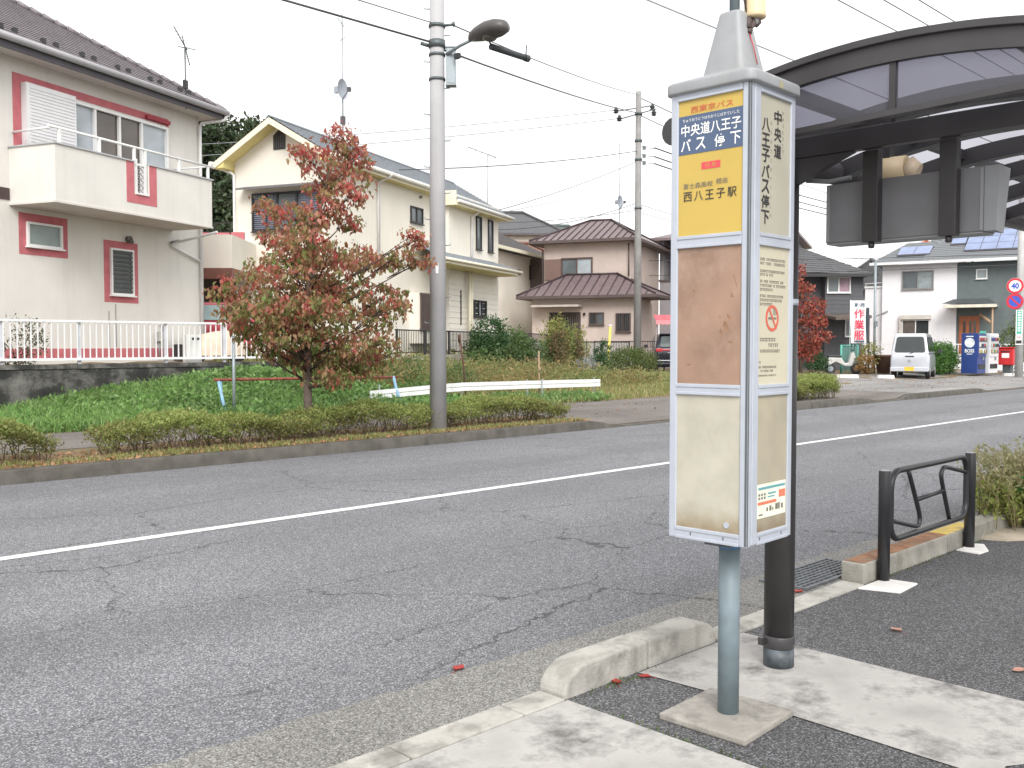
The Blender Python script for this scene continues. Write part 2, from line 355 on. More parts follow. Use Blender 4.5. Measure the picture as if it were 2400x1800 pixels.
def sheet(name, m, x0, x1, y0, y1, z):
    return struct(MB().quad((x0, y0, z), (x1, y0, z), (x1, y1, z), (x0, y1, z)).build(name, m, fix=False))
sheet('road', M_road, -60, 300, 3.36, 11.47, 0.)
sheet('lane_marking', M_white, -60, 300, 7.44, 7.565, .004)
# gutter strip with a slightly ragged edge towards the asphalt
rg = np.random.default_rng(8); xs = np.concatenate([np.arange(-12, 20, .12), np.arange(20, 300, 8.)])
ed = 3.385+rg.normal(size=len(xs))*.012+.02*np.sin(xs*1.3)
gv = [(x, 2.9, .005) for x in xs]+[(x, e, .005) for x, e in zip(xs, ed)]; k = len(xs)
struct(raw_mesh('gutter', gv, [(i, i+1, k+i+1, k+i) for i in range(k-1)], M_gutter))
sheet('near_pavement', M_walk, -60, 300, -12, 2.80, 0.)
sheet('concrete_pavement', M_slab, -30, 3.06, -12, 2.768, .005)
# the slab under the shelter, one corner broken off
sl = MB().add([(3.58, 1.24, .005), (3.66, 1.19, .005), (3.72, 1.2, .005), (3.80, 1.15, .005), (4.46, 1.15, .005), (4.455, 2.0, .005), (4.46, 2.768, .005), (3.56, 2.768, .005), (3.585, 2.4, .005), (3.60, 2.0, .005)], [tuple(range(10))])
struct(sl.build('shelter_slab', M_slab, fix=False))
# flush edging stones, each a block of its own length, and the raised kerb
eb = MB(); x = -8.0
while x < 3.0:
    x1 = min(x+.6, 3.052); eb.box(x+.004, x1-.004, 2.772, 2.925, -.05, .012); x = x1
x = 4.245
while x < 5.9:
    x1 = min(x+.6, 5.905); eb.box(x+.004, x1-.004, 2.772, 2.925, -.05, .012); x = x1
struct(eb.build('edging', M_conc, bevel=.006))
def kerb_profile(x0, x1, y0, y1, h, r0=0., r1=0.):
    pts = [(x0, -.05)]
    pts += [(x0+r0*(1-math.cos(t)), (h-.012)*math.sin(t)+.012) for t in np.linspace(.06, math.pi/2, 9)] if r0 else [(x0, h)]
    pts += [(x1-r1+r1*math.sin(t), (h-.012)*math.cos(t)+.012) for t in np.linspace(0, math.pi/2-.06, 9)] if r1 else [(x1, h)]
    pts += [(x1, -.05)]
    return pts
kb = MB(); kb.prism(kerb_profile(3.06, 3.652, 2.79, 2.945, .132, .19, 0), 2.785, 2.945)
kb.prism(kerb_profile(3.66, 4.235, 2.79, 2.945, .130, 0, .16), 2.785, 2.945)
struct(kb.build('kerb', M_conc, bevel=.012))
M_orange = mat('rusty_orange_paint', (.27, .125, .06), .85, var=.35, vs=9, dirt=(.22, .19, .15), dirt_amt=.85, dirt_scale=11)
M_yellow = mat('worn_yellow_paint', (.60, .44, .10), .8, var=.15, vs=8, dirt=(.30, .26, .18), dirt_amt=.65, dirt_scale=10)
kb = MB(); kb.box(5.93, 7.3, 2.79, 2.95, -.05, .132)
kb.box(7.31, 7.9, 2.79, 2.95, -.05, .132); kb.box(7.91, 8.5, 2.79, 2.95, -.05, .132)
x = 8.51
while x < 60: kb.box(x, x+.59, 2.79, 2.95, -.05, .132); x += .6
struct(kb.build('kerb', M_kerbn, bevel=.012))
struct(MB().box(5.95, 7.29, 2.805, 2.935, .12, .1355).build('kerb_paint', M_orange))
struct(MB().box(7.315, 7.895, 2.805, 2.935, .12, .1355).build('kerb_paint', M_yellow))
# a second orange smear over the yellow end is left to the paint's own wear
# far kerb, dropped at the driveways
kx = np.arange(-20, 120, .3); kv = []; kf = []
for i, x in enumerate(kx):
    h = .155-.125*float(low(x))
    kv += [(x, 11.45, -.03), (x, 11.462, h-.012), (x, 11.475, h), (x, 11.62, h), (x, 11.62, -.03)]
for i in range(len(kx)-1):
    for j in range(4): kf.append((i*5+j, (i+1)*5+j, (i+1)*5+j+1, i*5+j+1))
struct(raw_mesh('far_kerb', kv, kf, M_kerb))
def drape(name, m, x0, x1, dx, ylo, yhi, dy, dz):
    xs = np.arange(x0, x1+1e-6, dx); q = []; n = int(dy)
    for x in xs:
        a, b = (ylo(x) if callable(ylo) else ylo), (yhi(x) if callable(yhi) else yhi)
        for t in np.linspace(0, 1, n): q.append((x, a+(b-a)*t, Hf(x, a+(b-a)*t)+dz))
    f = [(i*n+j, (i+1)*n+j, (i+1)*n+j+1, i*n+j+1) for i in range(len(xs)-1) for j in range(n-1)]
    return struct(raw_mesh(name, q, f, m))
drape('far_pavement', M_farwalk, -20, 13.5, .5, 13.35, lambda x: min(16.5, 15.75+.05*max(0, 8-x)), 9, .006)
drape('driveway', M_farwalk, 13.5, 28.0, .25, 11.625, lambda x: 15.5, 16, .006)
drape('parking_lot', M_lot, 28.0, 60, .5, 11.625, lambda x: 19.5, 12, .006)
drape('side_lane', M_lot, 24.5, 40, .5, 15.5, lambda x: 30, 24, .004)
# ---------------------------------------------------------------- bus stop sign
M_alu = mat('aluminium', (.47, .505, .57), .4, .25, var=.04, vs=14, streak=.05)
M_alud = mat('aluminium_groove', (.12, .13, .14), .6, .3)
M_cap = mat('grey_plastic', (.29, .30, .315), .5, var=.08, vs=7, dirt=(.22, .22, .2), dirt_amt=.35, dirt_scale=6)
M_pole = mat('blue_grey_paint', (.165, .215, .24), .5, var=.12, vs=10, dirt=(.15, .17, .17), dirt_amt=.35, dirt_scale=9)
M_yel = mat('yellow_sheet', (.52, .37, .085), .45, var=.06, vs=3)
M_blue = mat('blue_sheet', (.075, .11, .19), .5, var=.05)
M_brown = mat('faded_brown_sheet', (.30, .19, .135), .6, var=.20, vs=4.5, detail=7, dirt=(.38, .265, .20), dirt_amt=.7, dirt_scale=6.2, streak=.22)
M_cream = mat('aged_cream_panel', (.44, .42, .35), .5, var=.10, vs=7, detail=9, dirt=(.49, .455, .36), dirt_amt=.6, dirt_scale=15, streak=.10, grime=(.81, .93, (.26, .20, .12)))
M_cream2 = mat('aged_beige_panel', (.36, .325, .25), .5, var=.10, vs=5, streak=.25, grime=(.81, .90, (.20, .15, .09)), dirt=(.40, .34, .23), dirt_amt=.5, dirt_scale=5)
M_red = mat('red_lettering', (.55, .10, .06), .5, var=.04)
M_pink = mat('pink_lettering', (.66, .07, .09), .5, var=.04)
M_ink = mat('black_lettering', (.035, .035, .035), .5, var=.02)
M_ink2 = mat('grey_lettering', (.16, .145, .12), .6, var=.05)
M_wht = mat('white_lettering', (.85, .85, .83), .5, var=.02)
M_black = mat('black_paint', (.022, .022, .025), .38, var=.15, vs=6)

BX, BY = 3.392, 2.172
bs = thing('bus_stop_sign', 'tall grey bus stop light box with yellow route panel on a blue-grey pole', 'bus stop sign', (BX, BY, 0))
hw = .179; th = 2.0
c, s = math.cos(R(th)), math.sin(R(th))
def corner(a, b): return (BX+a*c-b*s, BY+a*s+b*c)
cx, cy = corner(-hw, -hw)
FL = Fr(cx, cy, th+90)            # left face: a runs away across the road, b out towards -X
FR = Fr(cx, cy, th, out=-1)       # right face: a runs along the road, b out towards the pavement
FC = Fr(BX, BY, th)
MB().slab([corner(-.21, -.20), corner(.205, -.19), corner(.195, .205), corner(-.21, .20)], 0, .03).build('base_slab', mat('base_slab_concrete', (.31, .29, .26), .85, var=.2, vs=5, bump=.2, bs=90, dirt=(.14, .13, .12), dirt_amt=.8, dirt_scale=6), bs, bevel=.008)
MB().tube([(BX, BY, 0.02), (BX, BY, .78)], .0435, 20).build('pole', M_pole, bs)
MB().lathe([(.0450, .715), (.0450, .735)], (BX, BY)).build('pole_band', mat('blue_band', (.06, .17, .33), .5), bs)
m = MB(FC); m.box(-.10, .10, -.06, .06, .735, .768); m.box(-.14, .14, -.03, .03, .745, .768); m.build('bracket', M_alud, bs, bevel=.004)
MB(FC).box(-hw+.03, hw-.03, -hw+.03, hw-.03, .78, 2.56).build('box_core', mat('box_core', (.3, .3, .29), .6), bs)
# corner posts with their grooves
m = MB(FC)
for sa in (-1, 1):
    for sb in (-1, 1): m.box(sa*(hw-.034), sa*hw, sb*(hw-.034), sb*hw, .765, 2.56)
m.build('corner_post', M_alu, bs, bevel=.004)
m = MB(); m.box(.001, .010, .0, .0012, .77, 2.55, fr=FL); m.box(.002, .009, .0, .0012, .77, 2.55, fr=FR); m.build('corner_groove', M_alud, bs)
m = MB(); m.box(.034, .078, -.004, .002, .77, 2.555, fr=FR); m.build('side_rail', M_alu, bs, bevel=.003)
zs = [(.765, .812), (1.350, 1.394), (1.936, 1.985), (2.522, 2.56)]
mb = MB()
for z0, z1 in zs:
    for fr, a0, a1 in ((FL, .034, .324), (FR, .078, .324)):
        zm = (z0+z1)/2
        mb = MB(); mb.box(a0, a1, -.01, .001, z0, z1, fr=fr); mb.box(a0, a1, .001, .005, z0, z0+.012, fr=fr); mb.box(a0, a1, .001, .005, z1-.014, z1, fr=fr)
        mb.build('crossbar', M_alu, bs, bevel=.002)
m = MB()
for a in (.10, .25): m.box(a, a+.004, .001, .003, .782, .794, fr=FL); m.box(a-.004 if a < .2 else a+.02, a if a < .2 else a+.024, .001, .003, .782, .794, fr=FR)
m.build('slot', M_alud, bs)
for k in (180, 90):                        # the two faces turned to the road and away down the pavement
    fr = Fr(*corner(hw, hw), th+k+(0 if k == 180 else 180), out=-1 if k == 180 else 1)
    for z0, z1 in zs: MB(fr).box(.034, .324, -.01, .001, z0, z1).build('crossbar', M_alu, bs, bevel=.002)
    for (z0, z1), mt in zip(((.812, 1.35), (1.394, 1.936), (1.985, 2.522)), (M_cream, M_cream, M_yel)): MB(fr).box(.034, .324, -.012, -.006, z0, z1).build('cream_panel' if mt is M_cream else 'route_panel', mt, bs)
def panel(fr, a0, a1, z0, z1, mt, label=None, name='panel'):
    return MB(fr).box(a0, a1, -.012, -.006, z0, z1).build(name, mt, bs, label=label)
panel(FL, .034, .324, .812, 1.35, M_cream, 'blank aged cream panel', 'cream_panel')
panel(FL, .034, .324, 1.394, 1.936, M_brown, 'faded brown timetable panel', 'timetable_panel')
rg = np.random.default_rng(12); tpn = [o for o in bs.children if o.name.startswith('timetable_panel')][0]
# dried stains and scuffs on the old sheet
for a, z, sx_, sz in ((.062, 1.80, .004, .030), (.075, 1.742, .010, .012), (.10, 1.62, .012, .028), (.088, 1.655, .010, .018), (.122, 1.60, .010, .016), (.25, 1.765, .012, .009), (.13, 1.66, .006, .006), (.085, 1.56, .014, .006), (.27, 1.47, .010, .005)):
    n = 14; m = MB(FL); m.add([(a+sx_*math.cos(6.283*k/n)*rg.uniform(.35, 1.1)+.25*sz*math.sin(6.283*k/n), -.0056, z+sz*math.sin(6.283*k/n)*rg.uniform(.4, 1.1)) for k in range(n)], [tuple(range(n))]); m.build('stain', mat('brown_stain', (.27, .152, .09), .6, var=.3, vs=30), tpn, fix=False)
yp = panel(FL, .034, .324, 1.985, 2.522, M_yel, 'yellow route panel with blue name band', 'route_panel')
panel(FR, .078, .324, .812, 1.35, M_cream2, None, 'cream_panel')
np_ = panel(FR, .078, .324, 1.394, 1.936, mat('notice_sheet', (.52, .48, .37), .55, var=.06, vs=5), 'beige notice panel with no smoking mark', 'notice_panel')
nm = panel(FR, .078, .324, 1.985, 2.522, mat('name_sheet', (.40, .38, .31), .55, var=.06, vs=5), 'beige panel with the stop name written downward', 'name_panel')
MB(FL).box(.034, .324, -.006, -.0045, 2.309, 2.462).build('name_band', M_blue, yp)
# FL's a runs right to left as seen, so writing on it is flipped
tL = lambda body, a0, a1, z0, z1, mt, bold=.0: text(body, FL, a0, a1, z0, z1, -.0035, mt, yp, bold, flip=True)
tL('西東京バス', .078, .268, 2.470, 2.496, M_red, .004)
tL('ちゅうおうどうはちおうじばすていした', .05, .305, 2.437, 2.450, M_wht)
tL('中央道八王子', .042, .312, 2.380, 2.428, M_wht, .012)
for ch, a in (('バ', .290), ('ス', .222), ('停', .136), ('下', .066)): tL(ch, a-.023, a+.023, 2.322, 2.370, M_wht, .012)
MB(FL).box(.133, .218, -.006, -.0048, 2.242, 2.270).build('destination_tag', M_pink, yp)
tL('行 先', .15, .20, 2.247, 2.265, M_yel)
tL('富士森高校', .165, .30, 2.172, 2.194, M_ink2, .004); tL('経由', .100, .150, 2.178, 2.200, M_ink2, .004)
for i, ch in enumerate('西八王子駅'): a = .280-.0502*i; tL(ch, a-.020, a+.020, 2.122, 2.160, M_ink, .006)
MB(FL).disc((.092, .842), .012, -.006, -.003, 20).build('lock', M_alu, bs)
# side panels' writing
tR = lambda body, a0, a1, z0, z1, mt, bold=.0, p=None: text(body, FR, a0, a1, z0, z1, -.004, mt, p or nm, bold)
for i, ch in enumerate('中央道'): z = 2.475-.066*i; tR(ch, .192, .250, z-.056, z, M_ink, .018)
for i, ch in enumerate('八王子バス停下'): z = 2.432-.0595*i; tR(ch, .096, .158, z-.053, z, M_ink, .018)
for i, ch in enumerate('ちゅうおうどう'): z = 2.478-.025*i; tR(ch, .256, .268, z-.014, z, M_ink2)
for i, ch in enumerate('はちおうじばすていした'): z = 2.425-.036*i; tR(ch, .164, .174, z-.014, z, M_ink2)
# small print, too small to read in the picture: rows of short strokes
rg = np.random.default_rng(5)
def strokes(z, a0, a1, h, mt, p, dens=.9):
    m = MB(FR); a = a0
    while a < a1:
        w = h*rg.uniform(.55, .95)
        if rg.random() < dens:
            m.box(a, a+w*.8, -.0055, -.0048, z+h*.8, z+h); m.box(a+w*.3, a+w*.45, -.0055, -.0048, z, z+h)
            if rg.random() < .7: m.box(a, a+w*.75, -.0055, -.0048, z+h*.3, z+h*.45)
        a += w*1.12
    m.build('small_print', mt, p)
for z, a1 in ((1.878, .29), (1.862, .285), (1.832, .285), (1.818, .19), (1.792, .28), (1.776, .30), (1.760, .19), (1.735, .275), (1.719, .27), (1.703, .19)):
    strokes(z, .095, a1, .011, M_ink2, np_)
MB(FR).disc((.193, 1.655), .052, -.0058, -.0045, 32, r_in=.040).build('prohibition_ring', M_red, np_)
m = MB(FR); m.add([(.160, -.0044, 1.696), (.168, -.0044, 1.702), (.230, -.0044, 1.616), (.222, -.0044, 1.610)], [(0, 1, 2, 3)]); m.build('prohibition_bar', M_red, np_)
m = MB(FR); m.box(.163, .214, -.0058, -.005, 1.650, 1.659); m.box(.217, .226, -.0058, -.005, 1.650, 1.659)
for k in range(3): m.tube([(.20+.01*k, -.005, 1.668), (.206+.01*k, -.005, 1.676), (.199+.01*k, -.005, 1.684), (.207+.008*k, -.005, 1.694)], .0014, 4)
m.build('cigarette_mark', M_ink2, np_)
strokes(1.562, .10, .215, .015, M_ink2, np_, 1); strokes(1.540, .165, .245, .015, M_ink2, np_, 1); strokes(1.518, .10, .25, .013, M_ink2, np_, 1)
strokes(1.475, .09, .105, .010, M_ink2, np_); strokes(1.457, .09, .225, .009, M_ink2, np_); strokes(1.442, .105, .205, .009, M_ink2, np_); strokes(1.425, .09, .23, .007, M_ink2, np_)
# sticker low on the side panel
st = MB(FR).box(.086, .318, -.0055, -.004, .865, 1.0).build('sticker', mat('sticker_paper', (.70, .72, .60), .6, var=.1, vs=20), bs, label='white sticker with blue and red lines of print')
m = MB(FR); 
for z, a0, a1 in ((.978, .095, .31),): m.box(a0, a1, -.0038, -.003, z, z+.010)
m.build('sticker_heading', mat('teal_print', (.12, .33, .36), .6), st); m = MB(FR)
m.box(.17, .235, -.0038, -.003, .955, .962); m.box(.17, .225, -.0038, -.003, .943, .948); m.build('sticker_print', mat('teal_print', (.12, .33, .36), .6), st)
m = MB(FR); m.box(.092, .24, -.0038, -.003, .918, .930); m.build('sticker_print', mat('red_print', (.62, .17, .10), .6, var=.3, vs=90), st); m = MB(FR); m.box(.26, .312, -.0038, -.003, .935, .965); m.build('sticker_print', mat('red_print', (.62, .17, .10), .6, var=.3, vs=90), st)
m = MB(FR)
for k in range(6): m.box(.096+.022*(k % 3), .108+.022*(k % 3), -.0038, -.003, .954-.014*(k//3), .963-.014*(k//3))
for k, (w, h) in enumerate(((.012, .016), (.016, .02), (.008, .012), (.02, .024), (.012, .026), (.014, .02))): m.box(.16+.024*k, .16+.024*k+w, -.0038, -.003, .888, .888+h)
m.box(.10, .13, -.0038, -.003, .876, .882); m.build('sticker_print', M_ink2, st)
# cap: rounded square lid, then a tapering hood up to the top pole
def sq(h, z, r=.05, n=5):
    p = []
    for ca, cb, t0 in ((1, 1, 0), (-1, 1, 90), (-1, -1, 180), (1, -1, 270)):
        for k in range(n):
            t = R(t0+90*k/(n-1)); p.append((ca*(h-r)+r*math.cos(t), cb*(h-r)+r*math.sin(t), z))
    return p
m = MB(FC); rings = [sq(.190, 2.548, .04), sq(.199, 2.551, .035), sq(.200, 2.557, .035), sq(.200, 2.585, .035), sq(.198, 2.592, .035), sq(.192, 2.5965, .035), sq(.186, 2.5985, .035), sq(.106, 2.628, .03), sq(.099, 2.6305, .03), sq(.0965, 2.633, .028), sq(.0945, 2.640, .028), sq(.050, 2.866, .02), sq(.0485, 2.874, .02), sq(.045, 2.881, .02), sq(.036, 2.885, .018)]
n = len(rings[0]); m.add([p for r_ in rings for p in r_], [(i*n+j, i*n+(j+1) % n, (i+1)*n+(j+1) % n, (i+1)*n+j) for i in range(len(rings)-1) for j in range(n)]+[tuple(range(n)), tuple((len(rings)-1)*n+j for j in range(n))], True)
cap = m.build('cap', M_cap, bs)
MB(FC).add([(.035, -.2006, 2.554), (.005, -.2006, 2.554), (.008, -.2006, 2.580), (.030, -.2006, 2.580)], [(0, 1, 2, 3)]).build('stain', mat('yellowed_patch', (.35, .32, .19), .6), cap)
MB().tube([(BX, BY, 2.86), (BX, BY, 3.6)], .0205, 14).build('top_pole', M_pole, bs)
# beige lamp housing clamped beside the top pole, with its leads
lx, ly = BX+.082*.713, BY-.082*.701
M_beige = mat('beige_plastic', (.62, .50, .31), .5, var=.08)
lh = MB().lathe([(.030, 2.862), (.043, 2.866), (.0445, 2.872), (.0445, 2.888), (.0425, 2.892), (.0425, 3.3)], (lx, ly), 24).build('lamp_housing', M_beige, bs)
m = MB(); dx, dy = .713, -.701
def lp(t, z, d=0): return (BX+dx*t-dy*d*0+dx*0-.70*d, BY+dy*t-.713*d, z)
m.tube([lp(.075, 2.87), lp(.072, 2.835, .02), lp(.055, 2.815, .03), lp(.048, 2.79, .045)], .011, 8); m.tube([lp(.06, 2.866), lp(.05, 2.85, .02), lp(.045, 2.81, .035)], .016, 8)
m.tube([lp(.095, 2.87), lp(.10, 2.845, .01), lp(.088, 2.828, .015), (lx, ly, 2.86)], .007, 6); m.tube([lp(.028, 3.1), lp(.03, 2.96, .01), lp(.045, 2.88, .02)], .004, 6); m.tube([lp(.033, 3.2), lp(.045, 3.0, .01), lp(.04, 2.90, .02)], .003, 6)
m.build('leads', mat('rubber_lead', (.07, .05, .045), .6), bs)
m = MB(); m.tube([lp(.048, 2.80, .042), lp(.062, 2.74, .058), lp(.075, 2.66, .075)], .0028, 6); m.build('red_lead', mat('red_lead', (.40, .06, .07), .5), bs)
m = MB(); m.lathe([(.018, 2.835), (.020, 2.862)], (lx, ly)); m.build('lamp_neck', M_cap, bs)

# ---------------------------------------------------------------- bus shelter
M_bronze = mat('dark_bronze', (.034, .032, .033), .42, var=.15, vs=5, spec=.5)
M_bronze2 = mat('bronze_trim', (.046, .043, .046), .4, var=.12, vs=5)
M_poly = bpy.data.materials.new('smoked_sheet'); M_poly.use_nodes = True
t = M_poly.node_tree; b = t.nodes['Principled BSDF']; b.inputs['Base Color'].default_value = (.19, .19, .22, 1); b.inputs['Roughness'].default_value = .12
tr = t.nodes.new('ShaderNodeBsdfTransparent'); tr.inputs['Color'].default_value = (.37, .37, .43, 1)
ms = t.nodes.new('ShaderNodeMixShader'); ms.inputs[0].default_value = .38; lnk(t, tr.outputs[0], ms.inputs[1]); lnk(t, b.outputs[0], ms.inputs[2]); lnk(t, ms.outputs[0], t.nodes['Material Output'].inputs[0])
M_roofp = bpy.data.materials.new('roof_sheet'); M_roofp.use_nodes = True
t = M_roofp.node_tree; b = t.nodes['Principled BSDF']; b.inputs['Base Color'].default_value = (.30, .29, .34, 1); b.inputs['Roughness'].default_value = .3
tr = t.nodes.new('ShaderNodeBsdfTransparent'); tr.inputs['Color'].default_value = (.67, .66, .72, 1)
ms = t.nodes.new('ShaderNodeMixShader'); ms.inputs[0].default_value = .30; lnk(t, tr.outputs[0], ms.inputs[1]); lnk(t, b.outputs[0], ms.inputs[2]); lnk(t, ms.outputs[0], t.nodes['Material Output'].inputs[0])
sh = thing('bus_shelter', 'dark bronze bus shelter with arched smoked roof behind the bus stop sign', 'bus shelter', (4.13, 2.365, 0))
YC, ZT, RAD = 1.73, 2.772, 4.6
def arch(y, dz=0.):
    return 2.773-.165*(y-1.74)**2+dz
ys = np.linspace(2.72, .66, 29)
X0, X1 = 3.75, 9.4
def archbar(m, x0, x1, up, dn, y0=2.72, y1=.66):
    yy = np.linspace(y0, y1, 29); n = len(yy); vs = []
    for x in (x0, x1):
        for y in yy: vs.append((x, y, arch(y, up)))
        for y in yy[::-1]: vs.append((x, y, arch(y, dn)))
    k = 2*n; fs = [(i, i+1, k+i+1, k+i) for i in range(k-1)]+[(k-1, 0, k, 2*k-1)]
    fs += [(i, i+1, k-2-i, k-1-i) for i in range(n-1)]+[(k+i+1, k+i, k+k-1-i, k+k-2-i) for i in range(n-1)]
    m.add(vs, fs)
m = MB(); archbar(m, X0-.02, X0+.06, .0, -.030); m.build('roof_fascia', M_bronze2, sh, bevel=.003)
m = MB(); archbar(m, X0, X0+.05, -.0305, -.102); archbar(m, X0-.004, X0+.002, -.096, -.108); m.build('fascia_board', M_bronze2, sh)
m = MB(); archbar(m, X1-.05, X1, .0, -.11); m.build('roof_fascia', M_bronze2, sh)
# gable sheet, its mullions and bottom chord
yy = np.linspace(2.62, .84, 24); vs = [(X0+.02, y, arch(y, -.09)) for y in yy]+[(X0+.02, y, 2.455+.03*(2.2-y)) for y in yy]
MB().add(vs, [(i, i+1, 24+i+1, 24+i) for i in range(23)]).build('gable_sheet', M_poly, sh, fix=False)
m = MB()
for y in (1.683, .98): m.box(X0+.008, X0+.032, y-.013, y+.013, 2.46, arch(y, -.08))
m.build('mullion', M_bronze, sh)
m = MB(); vs = []
for x in (X0, X0+.05):
    vs += [(x, 2.66, 2.43), (x, .80, 2.478), (x, .80, 2.502), (x, 2.66, 2.454)]
m.add(vs, [(0, 1, 2, 3), (7, 6, 5, 4), (0, 4, 5, 1), (1, 5, 6, 2), (2, 6, 7, 3), (3, 7, 4, 0)]); m.build('bottom_chord', M_bronze2, sh)
# roof sheet and ribs
vs = [(x, y, arch(y, -.012)) for x in (X0+.06, X1-.05) for y in ys]; n = len(ys)
rs = MB().add(vs, [(i, i+1, n+i+1, n+i) for i in range(n-1)], True).build('roof_sheet', M_roofp, sh, fix=False)
for x in (4.62, 5.30, 5.98, 6.66, 7.34, 8.02, 8.70):
    m = MB(); archbar(m, x, x+.08, -.018, -.115); m.build('rib', M_bronze, sh)
m = MB()
for y, z in ((2.716, 2.552), (.72, 2.56)):
    m = MB(); m.tube([(X0-.02, y, z), (X1, y, z)], .066, 16); m.build('gutter', mat('gutter_bronze', (.045, .043, .046), .45), sh)
m = MB(); m.lathe([(.030, 2.44), (.034, 2.50)], (3.79, 2.70)); m.build('gutter_outlet', M_bronze, sh)
m = MB()
for y in (2.25, 1.25): m.box(X0+.05, X1-.05, y-.025, y+.025, arch(y)-.075, arch(y)-.02)
m.build('purlin', M_bronze, sh)
# post, cantilever beam
for x in (4.13, 8.55):
    m = MB(); m.lathe([(.071, 0), (.071, 2.50)], (x, 2.365), 28); p = m.build('post', M_bronze, sh)
    if x < 5:
        m = MB(); m.lathe([(.0725, .0), (.0725, .095)], (x, 2.365), 28); m.build('base_sleeve', mat('scuffed_sleeve', (.085, .10, .115), .5, var=.6, vs=12, dirt=(.02, .02, .02), dirt_amt=.8, dirt_scale=9), p)
        m = MB(); m.lathe([(.0715, .095), (.0745, .10), (.0745, .15), (.0715, .155)], (x, 2.365), 28); m.box(x-.09, x-.07, 2.40, 2.425, .11, .145); m.build('band', M_bronze2, p)
        m = MB(); m.lathe([(.0735, 1.735), (.0735, 1.765)], (x, 2.365), 28); m.build('clamp', M_alu, p)
    m = MB(); m.box(x-.015, x+.04, .82, 2.44, 2.418, 2.512); m.build('beam', M_bronze, sh, bevel=.004)
    m = MB(); m.prism([(2.30, 2.30), (2.30, 2.415), (2.02, 2.415)], x-.01, x+.03, fr=Fr(0, 0, 90, out=-1)); m.build('gusset', M_bronze, sh)
# display box hung under the beam (its back towards us), with hangers
db = thing('display_box', 'dark grey display box hanging from two straps under the shelter beam', 'display box', (4.26, 1.85, 2.02))
M_box = mat('box_grey', (.165, .165, .175), .45, var=.1, vs=6); M_boxl = mat('box_light_grey', (.24, .25, .26), .45, var=.06)
m = MB(); m.slab([(4.235, 1.50), (4.235, 2.205), (4.38, 2.205), (4.38, 1.50)], 2.025, 2.297); m.build('case', M_box, db, bevel=.005)
m = MB(); m.add([(4.24, 1.499, 2.026), (4.24, 1.499, 2.296), (4.40, 1.45, 2.30), (4.36, 1.46, 2.022), (4.24, 1.44, 2.296), (4.24, 1.45, 2.026)], [(0, 1, 4, 5), (5, 4, 2, 3), (1, 2, 4), (0, 5, 3), (0, 3, 2, 1)]); m.build('end_cover', M_boxl, db)
m = MB(); m.box(4.2315, 4.235, 1.50, 1.512, 2.03, 2.29); m.build('edge_trim', M_boxl, db); m = MB(); m.box(4.2315, 4.235, 2.185, 2.20, 2.03, 2.29); m.build('edge_trim', M_boxl, db)
m = MB(); m.box(4.24, 4.37, 1.505, 2.20, 2.018, 2.0245); m.build('bottom_trim', M_boxl, db)
for y in (1.968, 1.628):
    m = MB(); m.box(4.182, 4.231, y-.036, y+.036, 2.012, 2.42); h = m.build('hanger', M_bronze, db, bevel=.003)
    MB().lathe([(.010, 1.985), (.014, 1.99), (.014, 2.008), (.010, 2.012)], (4.206, y), 10).build('bolt', M_bronze, h)
m = MB(); m.tube([(4.20, 2.29, 2.325), (4.25, 2.20, 2.315), (4.27, 2.10, 2.325)], .011, 8); m.build('conduit', M_boxl, db)
# loudspeaker-like beige lamp under the roof
sp = thing('ceiling_lamp', 'small beige lamp fitting under the shelter roof above the display box', 'lamp', (4.62, 2.02, 2.30))
m = MB(); m.tube([(4.60, 2.16, 2.395), (4.62, 1.99, 2.395)], .066, 20); m.build('lamp_body', M_beige, sp)
m = MB(); m.tube([(4.62, 1.99, 2.395), (4.63, 1.94, 2.37)], [.064, .045], 20); m.build('lamp_cone', mat('beige_plastic_pale', (.58, .47, .33), .5), sp)
m = MB(); m.box(4.58, 4.64, 2.06, 2.09, 2.45, 2.72); m.build('lamp_stem', M_bronze, sp)

# ---------------------------------------------------------------- black pedestrian rail with its footings
gr = thing('pedestrian_rail', 'black tubular pedestrian rail with two round posts beside the kerb', 'guard rail', (6.12, 2.76, 0))
for x in (6.115, 7.595):
    m = MB(); m.lathe([(.0385, -.03), (.0385, .722), (.036, .728)], (x, 2.745), 24); p = m.build('post', M_black, gr)
    MB().lathe([(.036, .7275), (.030, .731)], (x, 2.745), 24).build('post_cap', mat('post_cap_grey', (.25, .25, .26), .4), p)
    m = MB(); d = 1 if x < 7 else -1
    for z in (.60, .38): m.tube([(x+d*.03, 2.745, z), (x+d*.085, 2.745, z)], .012, 10)
    m.build('joint', M_black, p)
def rounded(x0, x1, z0, z1, r, n=7):
    p = []
    for cx_, cz, t0 in ((x1-r, z1-r, 0), (x0+r, z1-r, 90), (x0+r, z0+r, 180), (x1-r, z0+r, 270)):
        for k in range(n):
            t = R(t0+90*k/(n-1)); p.append((cx_+r*math.cos(t), 2.745, cz+r*math.sin(t)))
    return p+[p[0]]
q = rounded(6.205, 7.515, .255, .712, .115)
m = MB(); m.tube(q, .0215, 14, cap=False); m.build('rail_frame', M_black, gr)
def bent(p):                                           # smooth bend through corner points
    out = []
    for i in range(len(p)-1):
        a, b = Vector(p[i]), Vector(p[i+1])
        for t_ in np.linspace(0, 1, 9)[:-1]: out.append(a.lerp(b, t_))
    out.append(Vector(p[-1]))
    for _ in range(4): out = [out[0]]+[(out[i-1]+out[i]*2+out[i+1])/4 for i in range(1, len(out)-1)]+[out[-1]]
    return [tuple(v) for v in out]
m = MB(); m.tube(bent([(6.475, 2.745, .70), (6.685, 2.745, .355), (6.655, 2.745, .285), (6.225, 2.745, .385)]), .0155, 12)
